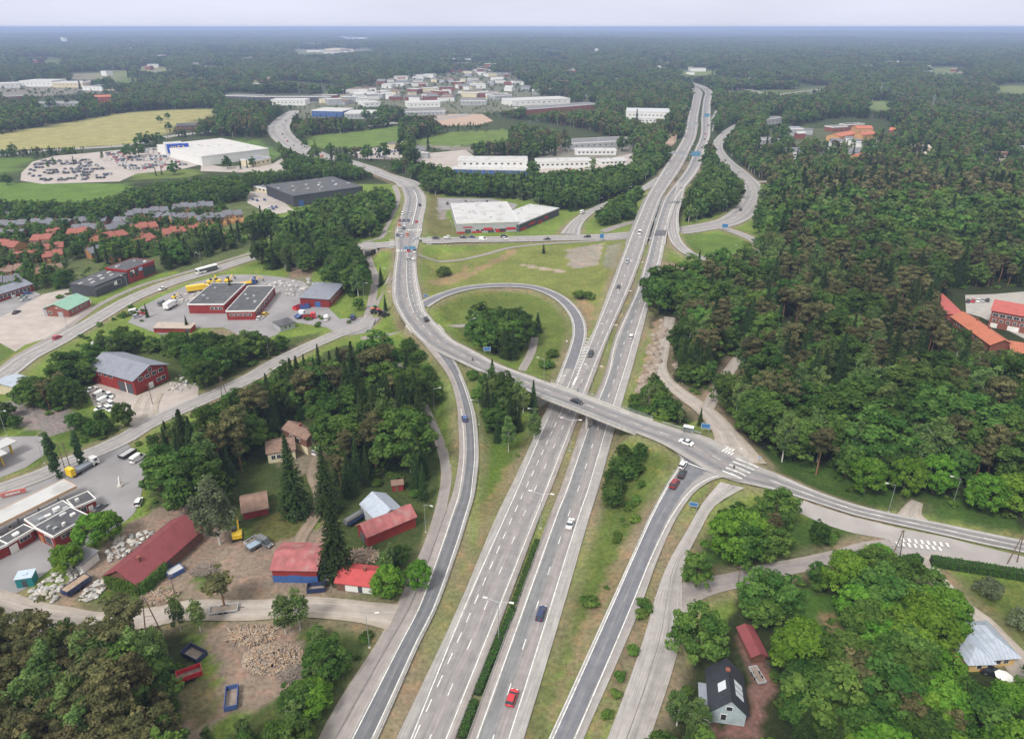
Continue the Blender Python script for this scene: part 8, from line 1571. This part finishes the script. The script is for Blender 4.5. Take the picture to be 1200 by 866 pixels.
p = P(1173,801); o = empty('parasol', p, 0, 'white parasol open on the terrace of the yellow house', 'parasol'); mb = MB(); mb.tube((0,0,0), (0,0,2.4), .04); mb.build('pole', white_t, o); mb = MB(); mb.v = [(0,0,2.7)] + [(math.cos(t)*1.7, math.sin(t)*1.7, 2.15) for t in np.arange(8)*math.pi/4]; mb.f = [(0, 1+i, 1+(i+1)%8) for i in range(8)] + [tuple(range(8, 0, -1))]; mb.m = [0]*9; mb.build('canopy', white_t, o)
# ---------------------------------------------------------------- stone bags, timber, rubble
bagm = [mat('white_stone_bag', (.4,.39,.37), .85, .25, 1.5, objrand=.25), mat('grey_stone', (.27,.265,.26), .9, .25, 1.5, objrand=.3), mat('pale_stone', (.38,.35,.31), .9, .25, 1.5, objrand=.3)]
bagmesh = []
for k in range(4):
    bm = bmesh.new(); bmesh.ops.create_icosphere(bm, subdivisions=2, radius=.55); r_ = random.Random(k)
    for v in bm.verts: v.co.x *= 1 + r_.uniform(-.15, .25); v.co.z = max(-.3, v.co.z * .75); v.co += Vector((r_.uniform(-.07,.07), r_.uniform(-.07,.07), r_.uniform(-.05,.05)))
    me = bpy.data.meshes.new('stone_bag'); bm.to_mesh(me); bm.free(); me.materials.append(bagm[k % 3]); bagmesh.append(me)
def scatter(poly, n, nm, lab, cat, grp, meshes, smin, smax, z=.25):
    k = 0; xs_ = [p[0] for p in poly]; ys_ = [p[1] for p in poly]; rg = random.Random(n); t = 0
    while k < n and t < n * 20:
        t += 1; x, y = rg.uniform(min(xs_), max(xs_)), rg.uniform(min(ys_), max(ys_))
        if not inpoly(np.array([x]), np.array([y]), poly)[0]: continue
        p = P(x, y); o = bpy.data.objects.new(nm, rg.choice(meshes)); C.objects.link(o); o.location = (p[0], p[1], p[2] + z); s_ = rg.uniform(smin, smax); o.scale = (s_, s_, s_ * rg.uniform(.7, 1.2)); o.rotation_euler = (0, 0, rg.uniform(0, 6)); tag(o, lab, cat, grp); k += 1
scatter([(30,698),(62,672),(95,655),(108,668),(80,690),(60,707),(35,704)], 110, 'stone_bag', 'pale stone bag or slab heaped left of the blue trailer', 'stone bag', 'stone bags in the junk yard', bagmesh, .45, 1.3)
scatter([(92,706),(100,690),(122,676),(128,690),(108,705)], 60, 'stone_bag', 'white stone bag piled between blue trailer and maroon barn', 'stone bag', 'stone bags beside the barn', bagmesh, .45, 1.2)
scatter([(120,652),(135,630),(172,622),(180,626),(150,650),(125,660)], 80, 'stone_bag', 'white stone bag stacked behind the maroon barn', 'stone bag', 'stone bags behind the barn', bagmesh, .45, 1.3)
scatter([(195,452),(205,438),(225,440),(232,452),(215,462),(200,462)], 40, 'stone_bag', 'pale stone heap bag right of the red workshop', 'stone bag', 'stones beside the workshop', bagmesh, .45, 1.3)
scatter([(205,347),(235,340),(228,352),(200,358)], 30, 'stone_bag', 'stone sample bag in the yard behind the caravans', 'stone bag', 'stone samples', bagmesh, .8, 1.6); scatter([(310,332),(362,326),(372,342),(330,350),(312,345)], 70, 'stone_bag', 'stone pallet bag in the building yard', 'stone bag', 'stone pallets in the building yard', bagmesh, .8, 1.9)
rock = mat('brown_grey_rock', (.27,.22,.18), .9, .3, 1); rockm = []
for me in bagmesh: m_ = me.copy(); m_.name = 'boulder'; m_.materials.clear(); m_.materials.append(rock); rockm.append(m_)
scatter([(768,376),(782,376),(770,430),(758,478),(746,478),(752,440)], 70, 'boulder', 'brown grey boulder on the rocky bank beside the gravel road', 'boulder', 'boulders on the rocky bank', rockm, 1, 3.6, .1); scatter([(792,425),(812,425),(812,448),(795,446)], 25, 'boulder', 'grey boulder between the two gravel tracks', 'boulder', 'boulders between the tracks', rockm, 1, 3, .1)
# firewood heap: nobody could count it
def heap(px, rx, ry, h, n, m, label, ln=(.6, 1.6), rd=.09, name='log_heap'):
    p = P(*px); mb = MB(); rg = random.Random(int(px[0]))
    for _ in range(n):
        a = rg.uniform(0, 6.28); q_ = rg.random() ** .5; x, y = math.cos(a)*rx*q_, math.sin(a)*ry*q_; z = h * (1 - q_*q_) * rg.uniform(.3, 1); L = rg.uniform(*ln); t_ = rg.uniform(0, 6.28); e = rg.uniform(-.3, .4); d_ = Vector((math.cos(t_), math.sin(t_), e)) * L/2; r_ = rd * rg.uniform(.7, 1.8)
        mb.tube(Vector((x, y, z + .1)) - d_, Vector((x, y, z + .1)) + d_, r_, n=5, m=rg.randrange(len(m)))
    o = mb.build(name, m, None); o.location = p; tag(o, label, 'heap', kind='stuff')
wl_ = [mat('fresh_split_wood', (.32,.22,.15), .9, .25, 3), mat('old_grey_wood', (.24,.2,.17), .9, .25, 3), mat('pale_cut_wood', (.36,.29,.22), .9, .2, 3)]
heap((320,772), 6.5, 4.2, 1.7, 1700, wl_, 'big heap of split firewood in the dirt yard', (.35, .9), .1); heap((297,745), 5, 2.2, .9, 260, wl_, 'loose planks and branches at the top of the dirt yard', (1, 4)); heap((188,700), 4, 2, .8, 260, wl_, 'broken boards beside the ivy covered barn end', (1, 3)); heap((240,668), 3, 2, 1, 220, [wl_[1]], 'brush pile in the farm yard', (1, 3), .05, 'brush_pile'); heap((425,652), 4, 2.5, .8, 260, wl_, 'boards and scrap in front of the long red barn', (1, 3)); heap((218,592), 3, 2, 1.2, 200, wl_, 'scrap heap at the end of the maroon barn', (1, 3)); heap((345,790), 3, 2, 1.0, 300, [wl_[1]], 'twig heap beside the firewood', (1, 3), .04, 'brush_pile')
# dead tree in the lower right wood
p = P(983,825); o = empty('dead_tree', p, .3, 'bare grey dead tree between the crowns of the lower right wood', 'tree'); mb = MB(); mb.tube((0,0,0), (0,0,8), .25, .18, 6); mb.tube((0,0,8), (-.6,.2,13), .18, .04, 6)
for z, a, L in ((6,.3,4.5),(7,3.6,4),(8,5.2,5),(9,1.8,3),(10,0,3),(8.5,2.8,4.5),(11,4.2,2)): mb.tube((0,0,z), (math.cos(a)*L, math.sin(a)*L, z + L*.55), .09, .02, 5)
mb.build('trunk', mat('bare_grey_wood', (.4,.36,.33), .9), o)
# pylons and wires on the far right
def pylon(px, label):
    p = P0(*px, 0); p[2] = float(H(p[0], p[1])[0]); o = empty('power_pylon', p, .8, label, 'pylon', 'power line pylons in the right woods'); mb = MB()
    for sx in (-1, 1):
        for sy in (-1, 1): mb.tube((sx*2.2, sy*2.2, 0), (sx*.4, sy*.4, 30), .14, .08, 4)
        for z in range(0, 28, 5): f = 1 - z / 34; g = 1 - (z + 5) / 34; mb.tube((-2.2*f, sx*2.2*f, z), (2.2*g, sx*2.2*g, z + 5), .06, n=4); mb.tube((sx*2.2*f, -2.2*f, z), (sx*2.2*g, 2.2*g, z + 5), .06, n=4)
    mb.build('lattice', rail_m, o); mb = MB()
    for z, w_ in ((22, 6), (26, 4.5), (30, 3)): mb.box(-w_, w_, -.15, .15, z, z + .3)
    mb.build('cross_arms', rail_m, o); return p
pp = [pylon((1030,118),'lattice pylon of the power line, farthest'), pylon((1090,136),'lattice pylon of the power line, middle'), pylon((1230,165),'lattice pylon of the power line, at the right edge')]
for k in range(2):
    for w_, z in ((-6,22),(6,22),(-4,26),(4,26)):
        a = pp[k] + (w_*.7, w_*.7, z); b_ = pp[k+1] + (w_*.7, w_*.7, z); mb = MB(); prev = None
        for t_ in np.linspace(0, 1, 13): q_ = a*(1-t_) + b_*t_ - np.array((0, 0, 28*t_*(1-t_))); 
        pts = [a*(1-t_) + b_*t_ - np.array((0, 0, 24*t_*(1-t_))) for t_ in np.linspace(0, 1, 13)]
        for i in range(12): mb.tube(pts[i], pts[i+1], .06, n=4)
        o = mb.build('power_cable', rail_m); tag(o, 'power cable sagging between the %s pylons' % ['two farther', 'two nearer'][k], 'cable', 'power cables between the pylons')
# ---------------------------------------------------------------- people
def person(px, z, rz, label, shirt, trousers, sit=False):
    p = P0(px[0], px[1], z); o = empty('person', (p[0], p[1], z + .22), rz, label, 'person')
    if not sit: J = [(0,0,.95,.15),(0,0,1.2,.16),(0,0,1.42,.17),(0,0,1.52,.06),(0,.01,1.66,.1),(0,.0,1.78,.07),(0,.2,1.4,.06),(.05,.26,1.12,.05),(.15,.26,.9,.035),(0,-.2,1.4,.06),(-.05,-.26,1.12,.05),(.0,-.27,.88,.035),(0,.1,.9,.1),(.12,.1,.5,.07),(.05,.1,.07,.05),(.16,.1,.03,.04),(0,-.1,.9,.1),(-.08,-.1,.5,.07),(-.28,-.1,.1,.05),(-.18,-.1,.03,.04)]
    else: J = [(0,0,.95,.15),(.12,0,1.2,.16),(.24,0,1.4,.17),(.3,0,1.48,.06),(.36,.0,1.62,.1),(.38,.0,1.74,.07),(.24,.2,1.38,.06),(.42,.22,1.18,.05),(.6,.2,1.05,.035),(.24,-.2,1.38,.06),(.42,-.22,1.18,.05),(.6,-.2,1.05,.035),(0,.1,.92,.1),(.38,.1,.75,.07),(.2,.1,.38,.05),(.32,.1,.34,.04),(0,-.1,.92,.1),(.28,-.1,.55,.07),(.05,-.1,.2,.05),(.17,-.1,.17,.04)]
    E = [(0,1),(1,2),(2,3),(3,4),(4,5),(2,6),(6,7),(7,8),(2,9),(9,10),(10,11),(0,12),(12,13),(13,14),(14,15),(0,16),(16,17),(17,18),(18,19)]
    me = bpy.data.meshes.new('body'); me.from_pydata([j[:3] for j in J], E, []); b = obj('body', me, o); 
    sm = b.modifiers.new('skin', 'SKIN'); 
    if not me.skin_vertices: 
        bpy.context.view_layer.objects.active = b
    for i, j in enumerate(J): me.skin_vertices[0].data[i].radius = (j[3], j[3])
    me.skin_vertices[0].data[0].use_root = True; b.modifiers.new('sub', 'SUBSURF').levels = 1
    dg = bpy.context.evaluated_depsgraph_get(); m2 = bpy.data.meshes.new_from_object(b.evaluated_get(dg)); b.modifiers.clear(); b.data = m2; m2.materials.clear()
    for m in (shirt, trousers, mat('skin_tone', (.45,.28,.2), .6)): m2.materials.append(m)
    for f in m2.polygons: c = f.center; f.material_index = 2 if c.z > 1.5 or (abs(c.y) > .2 and c.z < 1.05) else (1 if c.z < .95 else 0)
    mb = MB(); h_ = J[5]; mb.tube((h_[0] - .02, 0, h_[2] - .06), (h_[0] - .03, 0, h_[2] + .06), .105, .06, 10); mb.build('hair', mat('dark_hair', (.04,.03,.02)), o); return o
sk = mat
try:
    person((859.5,551.5), 4.2, 1.2, 'person in dark clothes walking over the zebra crossing', mat('dark_jacket', (.03,.03,.04)), mat('dark_trousers', (.04,.045,.06)))
    person((677,460.5), 6.7, -.4, 'person in dark clothes walking along the bridge footway', mat('dark_jacket', (.03,.03,.04)), mat('grey_trousers', (.1,.1,.11)))
    o = person((553.5,424), 5.1, -.5, 'person in dark clothes riding a bicycle on the crossing road', mat('dark_jacket', (.03,.03,.04)), mat('dark_trousers', (.04,.045,.06)), sit=True)
    bk = empty('bicycle', o.location, -.5, 'black bicycle ridden along the crossing road', 'bicycle')
    for x in (-.5, .6):
        bm = bmesh.new(); me = bpy.data.meshes.new('wheel'); mb = MB()
        for t_ in range(16): a0, a1 = t_*math.pi/8, (t_+1)*math.pi/8; mb.tube((x+math.cos(a0)*.34, 0, .34+math.sin(a0)*.34), (x+math.cos(a1)*.34, 0, .34+math.sin(a1)*.34), .03, n=4)
        mb.build('wheel', tyre, bk)
    mb = MB(); mb.tube((-.5,0,.34), (0,0,.3), .025); mb.tube((0,0,.3), (-.1,0,.85), .025); mb.tube((-.1,0,.8), (.45,0,.85), .025); mb.tube((0,0,.3), (.48,0,.8), .025); mb.tube((.6,0,.34), (.45,0,1.0), .025); mb.tube((.45,-.25,1.0), (.45,.25,1.0), .02); mb.build('frame', PAINT['black'], bk); mb = MB(); mb.box(-.22, .05, -.07, .07, .85, .9); mb.build('saddle', tyre, bk)
except Exception as e: print('person failed', e)
# a few scattered trees on the fields, by the car park and along the town roads
for i, (px, py, h, k, lab) in enumerate(((60,183,9,'broad','round tree beside the far west road, leftmost'),(66,182,8,'spruce','pointed tree beside the far west road'),(16,180,10,'broad','big round tree at the left end of the far west road'),(33,183,6,'spruce','small pointed tree on the roadside grass'),(82,180,6,'bush','shrub row beside the far road'),(57,199,8,'birch','tree in the car park, left one'),(64,195,8,'birch','tree in the car park, second from left'),(87,193,8,'spruce','small tree in the car park, third from left'),(121,189,9,'birch','tree in the middle of the car park'),(153,186,14,'broad','leafy tree between the car park and the store, left'),(163,183,14,'broad','leafy tree between the car park and the store, right'),(165,172,14,'broad','dark leafy tree behind the car park'),(176,171,14,'broad','dark leafy tree behind the car park, right one'),(188,170,13,'broad','dark leafy tree at the store corner'),(204,205,11,'broad','tree at the front of the store car park'),(183,206,7,'spruce','small tree at the front of the store car park'),(190,205,7,'spruce','second small tree at the front of the store car park'),(267,198,11,'broad','tree in front of the furniture store, left'),(282,198,8,'spruce','tree in front of the furniture store, second'),(290,197,8,'spruce','tree in front of the furniture store, third'),(297,196,9,'broad','tree in front of the furniture store, right'),(188,144,9,'broad','round tree on the yellow field, left'),(197,140,9,'broad','round tree on the yellow field, right'),(198,153,10,'broad','bush group at the yellow field edge'),(9,217,9,'broad','small round tree on the green field'),(387,181,11,'broad','wide tree on the field beside the north road'),(369,174,9,'spruce','pointed tree on the field beside the north road'),(395,183,8,'spruce','small pointed tree beside the north road'),(332,181,8,'spruce','pointed tree left of the north road'),(340,190,9,'spruce','second pointed tree left of the north road'),(348,192,8,'spruce','third pointed tree left of the north road'),(418,154,12,'broad','round tree group above the green field, left'),(426,153,12,'broad','round tree group above the green field, right'),(474,168,14,'broad','tall tree between the green fields, left'),(486,163,14,'broad','tall tree between the green fields, middle'),(500,161,13,'broad','tall tree between the green fields, right'),(513,158,12,'broad','leafy tree at the end of the green fields'),(352,166,9,'broad','tree inside the north road bend, upper'),(357,173,9,'broad','tree inside the north road bend, lower'),(347,158,8,'broad','tree inside the north road bend, top'))):
    p = P(px, py); vv = (k + '_far', i % 2) if k != 'bush' else ('bush', 0); tree(vv, p[0], p[1], p[2] - .1, h, lab, None, 1.25 if k == 'broad' else 1)
